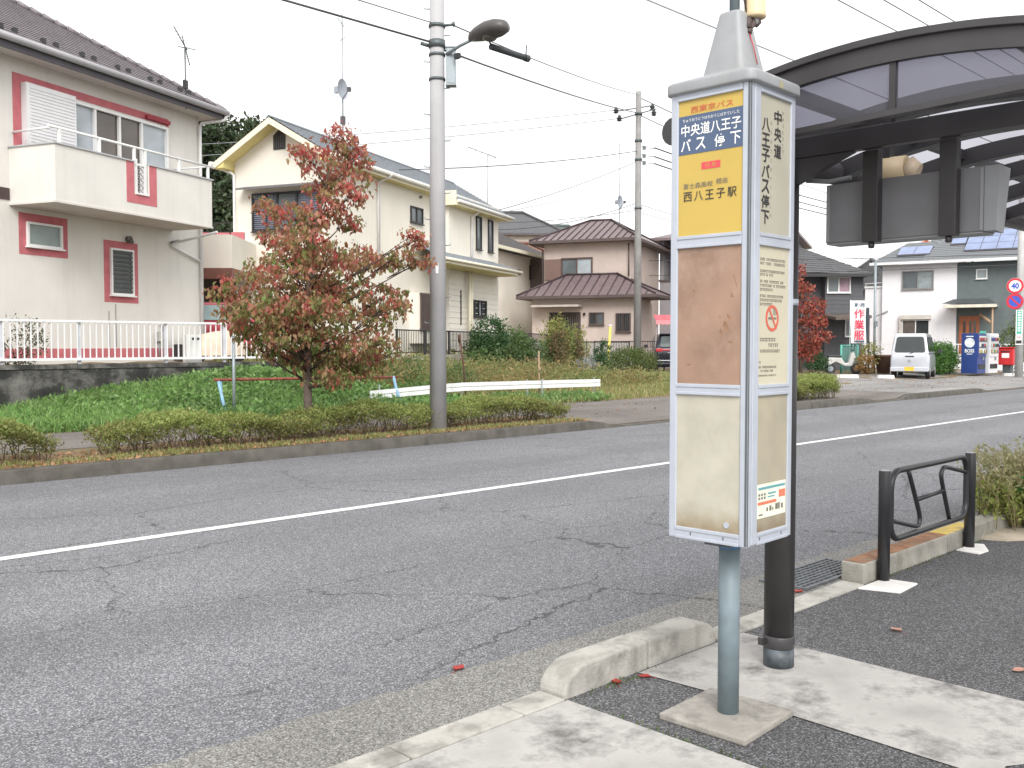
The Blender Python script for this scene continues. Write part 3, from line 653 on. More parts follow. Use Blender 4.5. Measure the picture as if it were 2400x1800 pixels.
m.tube(bent([(7.20, 2.745, .27), (7.025, 2.745, .61), (7.075, 2.745, .672), (7.50, 2.745, .59)]), .0155, 12)
m.tube([(6.615, 2.745, .48), (7.09, 2.745, .495)], .0155, 12); m.build('inner_bars', M_black, gr)
MB().slab([(5.88, 2.53), (6.19, 2.55), (6.16, 2.765), (5.80, 2.768)], -.02, .009).build('footing', mat('fresh_cement', (.70, .68, .65), .85, var=.1, vs=8), gr, bevel=.004)
MB().slab([(7.40, 2.60), (7.56, 2.59), (7.78, 2.70), (7.74, 2.775), (7.42, 2.775)], -.02, .009).build('footing', MATS['fresh_cement'], gr, bevel=.004)

# ---------------------------------------------------------------- drain grate
M_iron = mat('grate_iron', (.16, .17, .18), .55, .5, var=.25, vs=20)
dg = thing('drain_grate', 'dark iron drain grate set in the gutter at the kerb end', 'drain grate', (5.9, 3.13, 0))
m = MB(); m.box(5.50, 6.40, 2.965, 3.30, .0055, .007); m.build('pit', mat('pit_dark', (.01, .01, .01), .9), dg)
m = MB(); m.box(5.50, 6.40, 2.965, 2.985, .006, .022); m.box(5.50, 6.40, 3.28, 3.30, .006, .022); m.box(5.50, 5.52, 2.985, 3.28, .006, .022); m.box(6.38, 6.40, 2.985, 3.28, .006, .022)
for k in range(15): x = 5.57+.0575*k; m.box(x, x+.007, 2.985, 3.28, .006, .0195)
for k in range(7): y = 3.022+.0375*k; m.box(5.52, 6.38, y-.006, y+.006, .006, .021)
m.build('bars', M_iron, dg)

# ---------------------------------------------------------------- fallen leaves, each a curled leaf of its own
M_lr = leafmat('fallen_red', [(.34, .035, .03), (.42, .06, .05)], .15); M_lb = leafmat('fallen_pink', [(.42, .23, .18), (.46, .26, .2)], .15)
def fallen(x, y, z, s, rot, mt, label):
    e = thing('fallen_leaf', label, 'fallen leaf', (x, y, z), 'fallen leaves on the pavement and road')
    pts = []; nu = 7
    for i in range(nu):
        t_ = i/(nu-1); w = math.sin(math.pi*t_**.8)*.34*s
        for j in (-1, 0, 1):
            a = (t_-.5)*s; b_ = j*w; zz = .004+.16*s*abs(j)*(.6+.4*math.sin(5*t_))+.12*s*(t_-.4)**2*2
            pts.append((x+a*math.cos(rot)-b_*math.sin(rot), y+a*math.sin(rot)+b_*math.cos(rot), z+zz))
    m = MB(); m.add(pts, [(i*3+j, i*3+j+1, (i+1)*3+j+1, (i+1)*3+j) for i in range(nu-1) for j in range(2)], True)
    m.tube([pts[1], (x-(.5*s+.03)*math.cos(rot), y-(.5*s+.03)*math.sin(rot), z+.006)], .0015, 5)
    m.build('blade', mt, e, fix=False)
fallen(2.99, 3.403, 0, .085, .4, M_lr, 'bright red fallen leaf on the road near the gutter')
fallen(3.53, 2.715, 0, .062, 2.1, M_lr, 'red fallen leaf on the slab edge beside the bus stop base')
fallen(3.385, 2.762, 0, .07, .9, M_lr, 'dark red fallen leaf against the rounded kerb block')
fallen(5.09, 2.21, 0, .075, 1.2, M_lb, 'pale pink fallen leaf lying alone on the dark asphalt')
fallen(4.86, 1.52, 0, .075, 2.6, M_lb, 'pinkish fallen leaf beside the shelter slab near the picture edge')
fallen(5.45, 2.985, 0, .08, 0, M_lr, 'brown red fallen leaf in the gutter between edging and drain grate')
# ---------------------------------------------------------------- houses
A2 = 23.6
def glassmat(name, rgb, rough=.08): return mat(name, rgb, rough, var=.25, vs=1.3, spec=.6)
G_dark = glassmat('dark_glass', (.045, .05, .052)); G_curt = glassmat('curtained_glass', (.36, .40, .43), .15); G_mid = glassmat('grey_glass', (.12, .14, .15))
G_frost = glassmat('frosted_glass', (.22, .27, .26), .3); G_brown = glassmat('room_glass', (.085, .07, .058))
M_wfr = mat('white_frame', (.74, .74, .73), .5, var=.04); M_bfr = mat('black_frame', (.03, .03, .032), .5, var=.1)
M_wpipe = mat('white_pipe', (.72, .72, .72), .5, var=.06, streak=.2)
def window(par, fr, a0, a1, z0, z1, fm, panes, w=.045, out=.05, trim=None, tw=.17, sill=True, name='window'):
    """panes: list of (width share, material); frame stands proud of the wall, panes sit back in it"""
    f = MB(fr)
    f.box(a0, a1, .002, out, z0, z0+w); f.box(a0, a1, .002, out, z1-w, z1)
    f.box(a0, a0+w, .002, out, z0+w, z1-w); f.box(a1-w, a1, .002, out, z0+w, z1-w)
    tot = sum(p[0] for p in panes); a = a0+w; W_ = (a1-a0-2*w); edges = []
    for i, (sh_, pm) in enumerate(panes):
        b_ = a+W_*sh_/tot; edges.append((a, b_, pm))
        if i < len(panes)-1: f.box(b_-w*.5, b_+w*.5, .004, out*.8, z0+w, z1-w)
        a = b_
    if sill: f.box(a0-.03, a1+.03, .001, out+.04, z0-.03, z0-.001)
    wo_ = f.build(name, fm, par)
    for a, b_, pm in edges: MB(fr).box(a, b_, .001, .012, z0+w, z1-w).build('pane', pm, wo_)
    if trim is not None:
        t_ = MB(fr); t_.box(a0-tw, a1+tw, .0, .006, z1+.001, z1+tw); t_.box(a0-tw, a1+tw, .0, .006, z0-tw, z0-.031)
        t_.box(a0-tw, a0-.001, .0, .006, z0-.031, z1+.001); t_.box(a1+.001, a1+tw, .0, .006, z0-.031, z1+.001)
        t_.build('window_trim', trim, wo_)
    return wo_
def roof_courses(m, P0, P1, Q0, Q1, n, lift=.018, fr=W0):
    """a roof slope from eave P0-P1 up to Q0-Q1 laid in n overlapping courses"""
    P0, P1, Q0, Q1 = [Vector(fr(*p)) for p in (P0, P1, Q0, Q1)]
    nr = (P1-P0).cross(Q0-P0 if (Q0-P0).length > .01 else Q1-P0).normalized()
    if nr.z < 0: nr = -nr
    for i in range(n):
        t0, t1 = i/n, (i+1)/n
        a, b_ = P0.lerp(Q0, t0)+nr*lift, P1.lerp(Q1, t0)+nr*lift; c_, d = P1.lerp(Q1, t1), P0.lerp(Q0, t1); e, f = P0.lerp(Q0, t0), P1.lerp(Q1, t0)
        m.add([tuple(x) for x in (a, b_, c_, d, e, f)], [(0, 1, 2, 3), (4, 5, 1, 0)], fr=W0)
def spots(m, P, fr, d, s=.05):
    pass

# ---- pink trimmed house
M_stucco = mat('beige_stucco', (.69, .665, .625), .9, var=.05, vs=1.2, bump=.35, bs=45, streak=.10)
M_pinkt = mat('pink_trim', (.50, .145, .165), .8, var=.10, vs=6)
M_tile = mat('purple_grey_tiles', (.20, .178, .19), .55, var=.22, vs=9, dirt=(.13, .118, .12), dirt_amt=.5, dirt_scale=3)
M_gut = mat('grey_gutter', (.40, .39, .41), .45, var=.08); M_fas = mat('dark_fascia', (.085, .08, .09), .6)
M_soff = mat('pale_soffit', (.60, .57, .54), .8, var=.04)
px, py = 6.41, 20.54
FP = Fr(px, py, A2, out=-1)       # front wall: b outwards to the street
ph = thing('pink_trimmed_house', 'beige stucco house with pink window trim and a long balcony', 'house', (px, py, 1.1))
MB(FP).box(-7, 5.40, -7, 0, .9, 7.22).build('wall', M_stucco, ph)
MB(FP).box(-7.01, 5.35, -.02, .012, 1.25, 1.47).build('plinth_band', M_pinkt, ph)
m = MB(FP); m.box(-7, 5.72, 0.002, .5, 7.20, 7.235); m.box(5.402, 5.72, -7, -.001, 7.20, 7.235); m.build('soffit', M_soff, ph)
m = MB(FP); m.box(-7, 5.74, .5, .53, 7.16, 7.34); m.box(5.72, 5.75, -7, .5, 7.16, 7.34); m.build('fascia', M_fas, ph)
m = MB(FP)
for e in range(2):
    if e == 0: m.tube([(-7, .60, 7.39), (5.76, .60, 7.335)], .072, 12)
    else: m.tube([(5.80, .62, 7.335), (5.80, -7, 7.34)], .06, 10)
m.build('gutter', M_gut, ph)
e0, e1 = 5.76, -.56
m = MB(FP); rise = .62; D = 4.0
roof_courses(m, (-7, .56, 7.36), (5.76, .56, 7.36), (-7, .56-D, 7.36+rise*D), (5.76-D, .56-D, 7.36+rise*D), 26, .022, FP)
roof_courses(m, (5.76, .56, 7.36), (5.76, -7.5, 7.36), (5.76-D, .56-D, 7.36+rise*D), (5.76-D, -3.5, 7.36+rise*D), 26, .022, FP)
roof = m.build('roof', M_tile, ph, fix=False)
m = MB(FP); 
for i in range(22):
    t0 = i/22*D; t1 = (i+.93)/22*D
    m.tube([(5.76-t0, .56-t0, 7.38+rise*t0+.01), (5.76-t1, .56-t1, 7.38+rise*t1+.045)], .055, 6)
m.build('hip_tiles', M_tile, roof)
for k in range(7):
    for j in (0, 1):
        a = -1.35+1.0*k+j*.34; t_ = .46+.02*j
        MB(FP).box(a-.045, a+.045, .56-t_-.05, .56-t_+.03, 7.36+rise*t_+.01, 7.36+rise*t_+.10).build('snow_guard', M_bfr, roof)
# balcony
bf = 1.2
m = MB(FP); m.box(-.14, 4.40, bf-.10, bf, 4.33, 4.78); m.box(-.14, 1.92, bf-.10, bf, 4.78, 5.41); m.box(2.36, 4.40, bf-.10, bf, 4.78, 5.41)
m.box(-.14, -.04, .001, bf-.10, 4.33, 5.41); m.box(4.30, 4.40, .001, bf-.10, 4.33, 5.41)
bal = m.build('balcony', M_stucco, ph, label='projecting stucco balcony with white hand rail')
m = MB(FP); m.box(-.16, 4.42, .002, bf+.015, 4.29, 4.328); m.build('balcony_floor', M_soff, bal)
m = MB(FP)
for a0, a1 in ((-.17, 1.93), (2.35, 4.43)): m.box(a0, a1, bf-.13, bf+.03, 5.411, 5.44)
m.box(-.17, -.02, .001, bf-.13, 5.411, 5.44); m.box(4.28, 4.43, .001, bf-.13, 5.411, 5.44); m.build('coping', mat('grey_coping', (.42, .43, .45), .5), bal)
m = MB(FP)
m.box(1.70, 1.918, bf+.001, bf+.007, 4.55, 5.405); m.box(2.362, 2.58, bf+.001, bf+.007, 4.55, 5.405); m.box(1.918, 2.362, bf+.001, bf+.007, 4.55, 4.74); m.build('balcony_trim', M_pinkt, bal)
m = MB(FP); m.tube([(-.25, bf-.05, 5.735), (4.55, bf-.05, 5.735)], .027, 8); m.tube([(-.05, 0, 5.735), (-.09, bf-.05, 5.735)], .02, 8); m.tube([(4.37, bf-.05, 5.735), (4.37, 0, 5.735)], .02, 8)
m.build('hand_rail', M_wfr, bal)
for a in (.02, 1.02, 1.98, 2.30, 3.35, 4.33):
    MB(FP).box(a-.03, a+.03, bf-.07, bf-.03, 5.44 if not 1.93 < a < 2.35 else 4.785, 5.72).build('rail_post', M_wfr, bal)
m = MB(FP); m.box(1.98, 2.04, bf-.06, bf-.02, 4.782, 5.5); m.box(2.24, 2.30, bf-.06, bf-.02, 4.782, 5.5); m.box(2.041, 2.239, bf-.05, bf-.02, 5.36, 5.41); m.box(1.96, 2.33, bf-.07, bf+.03, 4.742, 4.781); m.build('grille_frame', M_wfr, bal)
m = MB(FP)
for k in range(5):
    z = 4.80+.115*k; m.tube([(2.06, bf-.04, z), (2.22, bf-.04, z+.10)], .009, 5); m.tube([(2.22, bf-.035, z), (2.06, bf-.035, z+.10)], .009, 5)
m.build('grille', mat('grille_grey', (.28, .27, .28), .5), bal)
# windows of the house
m = MB(FP); m.box(-.03, 4.33, .001, .012, 6.76, 6.92); m.box(-.03, .155, .001, .012, 4.5, 6.759); m.box(4.24, 4.33, .001, .012, 4.5, 6.759); m.build('window_trim', M_pinkt, ph)
m = MB(FP); m.box(.16, 1.40, .013, .16, 4.9, 6.755); bx_ = m.build('shutter_box', mat('shutter_white', (.70, .70, .71), .5, var=.03), ph)
m = MB(FP)
for k in range(27): z = 4.94+.066*k; m.box(.24, 1.36, .160, .172, z, z+.042)
m.build('shutter_slats', MATS['shutter_white'], bx_)
window(ph, FP, 1.41, 4.24, 4.55, 6.70, M_wfr, [(.2, G_curt), (.26, G_brown), (.25, G_brown), (.29, G_curt)], .06, .09)
window(ph, FP, .22, 1.09, 3.53, 4.02, M_wfr, [(1, G_frost)], .045, .06, M_pinkt, .17)
w_ = window(ph, FP, 2.41, 3.10, 2.66, 3.70, M_wfr, [(1, G_dark)], .045, .06, M_pinkt, .165)
for k in range(10):
    z = 2.72+.096*k; MB(FP).add([(2.47, .045, z), (3.04, .045, z), (3.04, .075, z+.055), (2.47, .075, z+.055)], [(0, 1, 2, 3)]).build('louvre', G_mid, w_)
m = MB(FP); m.tube([(2.95, .02, 3.93), (2.95, .10, 3.94)], .075, 14); m.tube([(2.95, .08, 3.90), (2.93, .16, 3.86)], .05, 12); m.build('wall_lamp', mat('lamp_grey', (.13, .12, .11), .5), ph)
m = MB(FP); m.box(3.55, 4.3, .013, .10, 6.78, 6.86); m.build('wall_light', mat('pink_dark', (.36, .04, .06), .6), ph)
m = MB(FP); m.box(-1.8, -.16, .001, .02, 4.39, 4.62); m.build('brown_band', mat('brown_band', (.07, .045, .045), .7), ph)
m = MB(FP); m.tube([(5.76, .60, 7.30), (5.70, .55, 7.15), (5.42, .08, 7.06), (5.38, .06, 6.95), (5.38, .06, 1.2)], .042, 10); m.build('downpipe', M_wpipe, ph)
m = MB(FP); m.tube([(4.95, .9, 4.28), (4.92, .5, 4.20), (4.32, .07, 3.97), (4.34, .07, 3.92), (5.33, .06, 3.62)], .032, 8); m.build('balcony_drain', M_wpipe, ph)
m = MB(FP); m.tube([(4.30, .07, 3.99), (4.56, .07, 4.06)], .036, 8); m.build('wall_vent', mat('vent_grey', (.2, .2, .2), .5), ph)
for a in (2.36, 2.56): MB(FP).tube([(a, .012, 2.46 if a > 2.5 else 2.30), (a, .012, 1.50)], .008, 5).build('cable', mat('cable_grey', (.25, .25, .25), .6), ph)
# TV antenna
an = thing('tv_antenna', 'dark TV aerial on a mast at the eave of the pink trimmed house', 'antenna', FP(4.40, .45, 7.3))
m = MB(FP); m.tube([(4.43, .45, 7.15), (4.42, .45, 8.62)], .018, 6); m.build('mast', mat('antenna_metal', (.12, .13, .14), .5, .4), an)
m = MB(FP); m.tube([(4.05, .45, 8.98), (4.50, .45, 8.55)], .014, 5); m.tube([(4.50, .30, 8.92), (4.52, .5, 8.20)], .014, 5); m.tube([(4.35, .3, 8.62), (4.62, .6, 8.58)], .010, 4)
for k in range(7): a = 4.08+.06*k; z = 8.95-.058*k; m.tube([(a, .28, z), (a, .62, z)], .005, 4)
for k in range(5): m.tube([(4.36, .45, 8.52-.05*k), (4.66, .45, 8.60-.05*k)], .004, 4)
m.build('elements', MATS['antenna_metal'], an)
MB(FP).box(4.35, 4.46, .43, .50, 7.62, 7.82).build('booster_box', M_bfr, an); MB(FP).box(4.28, 4.36, .44, .52, 7.18, 7.32).build('wall_bracket', M_bfr, an)

# retaining wall, white fence, meter cabinet, AC units
M_rw = mat('blackened_block_wall', (.036, .036, .035), .95, var=.45, vs=2.2, bump=.4, bs=25, streak=.6, dirt=(.27, .26, .24), dirt_amt=.55, dirt_scale=2.2, detail=8)
rw = thing('retaining_wall', 'black stained block retaining wall under the white fence', 'wall', (2, 18.7, .1))
m = MB(); m.box(-14, 11.25, 18.64, 18.80, -.1, 1.10); m.build('wall_face', M_rw, rw)
m = MB(); m.box(-14, 11.25, 18.62, 18.82, 1.10, 1.185); m.build('wall_cap', mat('wall_cap', (.05, .049, .046), .95, var=.4, vs=4, streak=.4, dirt=(.35, .33, .3), dirt_amt=.5, dirt_scale=2), rw)
M_wpaint = mat('white_fence_paint', (.74, .74, .75), .45, var=.04)
fe = thing('white_fence', 'low white metal picket fence on the retaining wall', 'fence', (2, 18.72, 1.18))
m = MB(); m.box(-6, 11.2, 18.69, 18.74, 1.975, 2.015); m.box(-6, 11.2, 18.69, 18.74, 1.255, 1.30); m.build('rail', M_wpaint, fe)
m = MB(); x = -1.0
while x < 11.2: m.box(x-.010, x+.010, 18.707, 18.727, 1.30, 1.975); x += .1175
pk = m.build('pickets', M_wpaint, fe)
for x in (-2.5, -.9, .7, 2.3, 3.9, 5.55, 6.92, 8.62, 9.9, 11.15): MB().box(x-.03, x+.03, 18.74, 18.79, 1.18, 1.99).build('post', mat('fence_post', (.55, .56, .60), .5), fe)
mc = thing('meter_cabinet', 'white meter cabinet behind the white fence beside the downpipe', 'cabinet', (9.22, 18.86, 1.1))
MB().box(9.08, 9.42, 18.80, 18.98, 1.16, 1.76).build('case', mat('cabinet_white', (.72, .72, .70), .5, var=.06), mc, bevel=.01)
for x in (9.20, 9.31): MB().box(x, x+.075, 18.794, 18.80, 1.645, 1.70).build('window', G_dark, mc)
MB().box(9.17, 9.40, 18.793, 18.80, 1.615, 1.63).build('latch', M_wfr, mc)
ac = thing('air_conditioner', 'pale outdoor air conditioner unit by the house wall behind the fence', 'air conditioner', FP(4.75, .45, 1.15))
MB(FP).box(4.35, 5.12, .28, .60, 1.16, 1.72).build('case', mat('ac_white', (.62, .60, .56), .5), ac, bevel=.015)
MB(FP).disc((4.65, 1.44), .20, .602, .615, 24, r_in=.17).build('fan_guard', M_bfr, ac)
bn = thing('black_crate', 'black crate standing behind the fence next to the air conditioner', 'crate', FP(4.18, .5, 1.15))
m = MB(FP); m.slab([(4.0, .35), (4.32, .35), (4.32, .65), (4.0, .65)], 1.17, 1.52); m.box(3.98, 4.34, .33, .67, 1.52, 1.56); m.build('box', M_bfr, bn)
MB(FP).box(4.05, 4.27, .665, .672, 1.36, 1.42).build('label', M_pinkt, bn)
mt_ = thing('gas_meter', 'small grey gas meter with pipes on the beige house wall', 'meter', FP(3.88, .06, 1.7))
m = MB(FP); m.box(3.78, 4.00, .02, .16, 1.62, 1.86); m.build('case', mat('meter_grey', (.38, .38, .36), .5), mt_, bevel=.02)
m = MB(FP); m.tube([(3.83, .08, 1.62), (3.83, .08, 1.2)], .018, 6); m.tube([(3.95, .08, 1.86), (3.95, .08, 2.0), (3.95, .0, 2.0)], .018, 6); m.build('pipe', mat('cable_grey', (.25, .25, .25), .6), mt_)

# ---- yellow eaved house
M_cr = mat('cream_wall', (.73, .695, .62), .85, var=.035, vs=1.0, bump=.15, bs=40, streak=.05)
M_eav = mat('yellow_eave', (.66, .57, .25), .7, var=.05); M_eavw = mat('cream_bargeboard', (.74, .69, .54), .6, var=.04)
M_slate = mat('blue_grey_slate', (.26, .285, .31), .6, var=.2, vs=12)
yx, yy_ = 16.39, 24.55
FS = Fr(yx, yy_, A2, out=-1)               # long side facing the street
FG = Fr(yx, yy_, A2+90)                    # gable end, a runs away from the street
yh = thing('yellow_eaved_house', 'cream two storey house with yellow eaves and blue grey slate roof', 'house', (yx, yy_, 1.1))
GW = 3.40
m = MB(FG); m.prism([(0, .9), (GW, .9), (GW, 7.24), (GW/2, 8.245), (0, 7.24)], -11.9, 0); m.build('wall', M_cr, yh)
sl_ = .59
ov, fo = .36, .55                          # eave overhang, gable overhang
zr, ze = 8.40, 8.40-sl_*(GW/2+ov)
m = MB(FG)
roof_courses(m, (-ov, fo, ze), (-ov, -12.3, ze), (GW/2, fo, zr), (GW/2, -12.3, zr), 14, .02, FG)
roof_courses(m, (GW+ov, -12.3, ze), (GW+ov, fo, ze), (GW/2, -12.3, zr), (GW/2, fo, zr), 14, .02, FG)
rf = m.build('roof', M_slate, yh, fix=False)
m = MB(FG); m.prism([(GW/2-.1, zr-.03), (GW/2, zr+.05), (GW/2+.1, zr-.03)], -12.3, fo+.02); m.build('ridge_cap', mat('ridge_dark', (.10, .12, .13), .5), rf)
m = MB(FG)
for b0, b1, t_ in ((fo-.02, fo+.015, .19),):
    m.prism([(-ov-.02, ze-.03), (GW/2, zr-.025), (GW+ov+.02, ze-.03), (GW+ov+.02, ze-.03-t_), (GW/2, zr-.025-t_), (-ov-.02, ze-.03-t_)], b0, b1)
m.build('bargeboard', M_eavw, yh)
m = MB(FG)
m.prism([(-ov, ze-.05), (GW/2, zr-.045), (GW+ov, ze-.05), (GW+ov, ze-.19), (GW+.02, ze-.19), (GW+.0, zr-sl_*GW/2-.16), (GW/2, zr-.16), (0, zr-sl_*GW/2-.16), (-.02, ze-.19), (-ov, ze-.19)], .002, fo-.022)
m.box(-ov, -.002, -12.2, .001, ze-.19, ze-.10); m.box(GW+.002, GW+ov, -12.2, .001, ze-.19, ze-.10)
m.build('eave_soffit', M_eav, yh)
m = MB(FG); m.box(-ov-.03, -ov, -12.25, fo+.0, ze-.20, ze-.03); m.box(GW+ov, GW+ov+.03, -12.25, fo, ze-.2, ze-.03); m.build('fascia', M_eavw, yh)
m = MB(FG); m.tube([(-ov-.10, fo+.05, ze-.05), (-ov-.10, -12.3, ze-.07)], .07, 10); m.tube([(GW+ov+.10, fo+.05, ze-.05), (GW+ov+.10, -12.3, ze-.07)], .07, 10); m.build('gutter', mat('cream_gutter', (.72, .70, .64), .5), yh)
m = MB(FG); m.prism([(1.50, 7.52), (1.93, 7.52), (1.93, 7.95), (1.715, 8.12), (1.50, 7.95)], .002, .03); vt = m.build('gable_vent', M_bfr, yh)
m = MB(FG)
for k in range(5): m.box(1.54+.08*k, 1.57+.08*k, .03, .045, 7.55, 7.96)
m.build('vent_bars', mat('vent_bar', (.07, .065, .07), .5), vt)
w_ = window(yh, FG, .25, 2.72, 5.05, 6.22, M_bfr, [(1, mat('shutter_dark', (.10, .11, .14), .5)), (.9, G_mid), (.5, MATS['shutter_dark']), (.6, MATS['shutter_dark'])], .06, .08)
m = MB(FG)
for k in range(17): m.box(.32, .95, .02, .04, 5.13+.062*k, 5.165+.062*k)
m.build('louvre_slats', mat('slat_blue_grey', (.17, .19, .24), .5), w_); m = MB(FG)
for k in range(17): m.box(1.95, 2.66, .02, .04, 5.13+.062*k, 5.165+.062*k)
m.build('louvre_slats', MATS['slat_blue_grey'], w_)
m = MB(FG); m.add([(.10, .0, 6.46), (3.05, .0, 6.46), (3.05, .42, 6.36), (.10, .42, 6.36), (.10, 0, 6.40), (3.05, 0, 6.40), (3.05, .42, 6.30), (.10, .42, 6.30)], [(0, 1, 2, 3), (7, 6, 5, 4), (0, 4, 5, 1), (1, 5, 6, 2), (2, 6, 7, 3), (3, 7, 4, 0)]); m.build('window_hood', mat('hood_grey', (.14, .14, .145), .5), w_)
# street side
def pipe(par, fr, a, ztop, zbot, b_=.06, eave=.55): return MB(fr).tube([(a+.12, eave, ztop+.32), (a+.06, eave-.08, ztop+.2), (a, b_, ztop), (a, b_, zbot)], .045, 8).build('downpipe', M_wpipe, par)
pipe(yh, FS, 2.92, 6.85, 4.6); pipe(yh, FS, 9.14, 6.45, 4.75, .61, .95)
m = MB(FG); m.tube([(GW+.45, .2, ze-.12), (GW+.05, .10, ze-.28), (GW-.02, .07, ze-.36), (GW-.02, .07, 4.9), (GW-.1, .08, 4.75), (GW-.1, .08, 1.2)], .042, 8); m.build('downpipe', M_wpipe, yh)
m = MB(FS); m.box(7.2, 11.9, .001, .55, .9, 6.72); m.build('wing', M_cr, yh)
FW = Fr(*FS(0, .55, 0)[:2], A2, out=-1)
zw1 = ze-sl_*.60                           # the roof runs down over the projecting wing
m = MB(FS); roof_courses(m, (7.0, ov+.62, zw1), (12.32, ov+.62, zw1), (7.0, ov-.02, ze+.01), (12.32, ov-.02, ze+.01), 4, .02, FS); m.build('wing_roof', M_slate, yh, fix=False)
m = MB(FS); m.box(7.0, 12.32, ov+.60, ov+.635, zw1-.19, zw1-.02); m.box(6.97, 6.999, ov+.04, ov+.60, zw1-.19, ze-.02); m.build('wing_fascia', M_eavw, yh)
m = MB(FS); m.box(7.0, 12.3, ov+.032, ov+.599, zw1-.17, zw1-.14); m.build('wing_soffit', M_eav, yh)
m = MB(FS); m.tube([(6.95, ov+.70, zw1-.05), (12.4, ov+.70, zw1-.07)], .06, 8); m.build('wing_gutter', mat('cream_gutter', (.72, .70, .64), .5), yh)
window(yh, FS, 5.22, 6.14, 5.85, 6.42, M_bfr, [(1, G_mid), (1, G_mid)], .045, .06)
for a0, a1 in ((9.62, 10.12), (10.80, 11.28)): window(yh, FW, a0, a1, 5.28, 6.58, M_bfr, [(1, G_mid)], .05, .06)
window(yh, FW, 9.35, 10.55, 2.64, 3.30, M_bfr, [(1, G_dark), (.7, G_curt), (1, G_dark)], .06, .08)
m = MB(FS); m.tube([(5.95, .02, 6.82), (5.95, .10, 6.80)], .05, 8); m.build('wall_vent', mat('vent_grey', (.2, .2, .2), .5), yh)
m = MB(FS)     # porch roof along the ground floor
roof_courses(m, (4.6, 1.5, 4.50), (11.9, 1.5, 4.58), (5.6, .0, 5.16), (11.0, .0, 5.10), 7, .02, FS)
pr = m.build('porch_roof', M_slate, yh, fix=False)
m = MB(FS); m.box(4.6, 11.9, 1.48, 1.52, 4.36, 4.53); m.tube([(4.55, 1.58, 4.50), (11.95, 1.58, 4.50)], .055, 8); m.build('porch_fascia', M_eavw, pr)
m = MB(FS); m.box(4.7, 11.8, .56, 1.47, 4.34, 4.37); m.build('porch_soffit', M_eav, pr)
m = MB(FS); m.box(11.7, 11.92, 1.2, 1.56, 4.40, 4.62); m.build('porch_end', M_fas, pr)
m = MB(FS); m.box(5.12, 6.95, .001, .45, 1.6, 3.36); m.build('wall_bay', M_cr, yh)
m = MB(FS); m.box(5.0, 6.9, .47, .53, 3.28, 3.36); m.box(5.0, 6.9, .47, .53, 2.06, 2.12); lt = m.build('lattice', mat('lattice_brown', (.085, .062, .055), .6, var=.15), yh)
m = MB(FS)
for k in range(19): m.box(5.02+.10*k, 5.08+.10*k, .48, .53, 2.121, 3.279)
m.build('lattice_bars', MATS['lattice_brown'], lt)
MB(FW).box(8.15, 8.27, .002, .02, 2.3, 3.6).build('slit_window', G_dark, yh)
m = MB(FS); m.tube([(8.62, .75, 4.34), (8.62, .75, 1.2)], .06, 10); m.tube([(8.82, .75, 4.34), (8.82, .75, 1.2)], .045, 10); m.build('porch_post', M_eavw, yh)
m = MB(FS)      # horizontal siding on the ground floor, each board a step
for k in range(14): z = 1.3+.21*k; m.add([(7.2, .551, z+.2), (11.9, .551, z+.2), (11.9, .563, z), (7.2, .563, z)], [(0, 1, 2, 3)])
m.build('siding', M_cr, yh)
# aerial and dish on the ridge
M_ant = mat('pale_aerial', (.33, .35, .38), .5, .3)
ya = thing('dish_antenna', 'tall aerial mast with a grey dish on the yellow eaved house', 'antenna', FG(1.0, -1.7, 8.0))
pa = FG(.55, -1.75, 0); ax_, ay_ = pa[0], pa[1]
MB().tube([(ax_, ay_, 7.6), (ax_, ay_, 12.0)], .022, 6).build('mast', M_ant, ya)
m = MB(); m.tube([(ax_-.35, ay_-.25, 11.75), (ax_+.15, ay_+.1, 11.65)], .014, 4); m.tube([(ax_-.1, ay_-.3, 11.2), (ax_+.1, ay_+.3, 11.25)], .012, 4); m.build('elements', M_ant, ya)
def dish(par, c, r, az, mt):
    f = Fr(c[0], c[1], az); m = MB(f); vs = []; n = 22
    for i, (rr, d) in enumerate(((0, -.09), (.4, -.075), (.75, -.035), (1, 0))):
        for j in range(n): t_ = 2*math.pi*j/n; vs.append((rr*r*math.cos(t_)*.86, d*r*3, c[2]+rr*r*math.sin(t_)))
    m.add(vs, [(i*n+j, i*n+(j+1) % n, (i+1)*n+(j+1) % n, (i+1)*n+j) for i in range(3) for j in range(n)], True)
    dsh = m.build('dish', mt, par, fix=False)
    m = MB(f); m.tube([(0, -.02, c[2]-r), (0, .35*r*2, c[2]-.05)], .014, 5); m.box(-.05, .05, .3*r*2, .45*r*2, c[2]-.1, c[2]+.03); m.build('receiver', M_fas, par)
    MB(f).box(-.05, .05, -.3, -.1, c[2]-.1, c[2]+.1).build('dish_mount', mt, par)
dish(ya, (ax_-.08, ay_-.12, 9.62), .32, -160, mat('dish_grey', (.30, .33, .37), .5))
m = MB(); m.box(ax_-.06, ax_+.06, ay_-.06, ay_+.06, 8.55, 8.8); m.build('booster_box', M_fas, ya)
tv = thing('tv_antenna', 'faint thin TV aerial rising behind the right end of the yellow eaved roof', 'antenna', (30.0, 33.8, 7.5))
qa = (30.9, 33.1); m = MB(); m.tube([(qa[0], qa[1], 7.0), (qa[0], qa[1], 10.4)], .022, 5); m.build('mast', M_ant, tv); m = MB(); m.tube([(qa[0]-.75, qa[1]+.5, 10.75), (qa[0]+.35, qa[1]-.25, 10.3)], .02, 4)
for k in range(5): t_ = k/4; x_, y_, z_ = qa[0]-.7+1.0*t_, qa[1]+.47-.68*t_, 10.72-.42*t_; m.tube([(x_-.15, y_-.2, z_), (x_+.15, y_+.2, z_)], .01, 4)
m.build('elements', M_ant, tv)
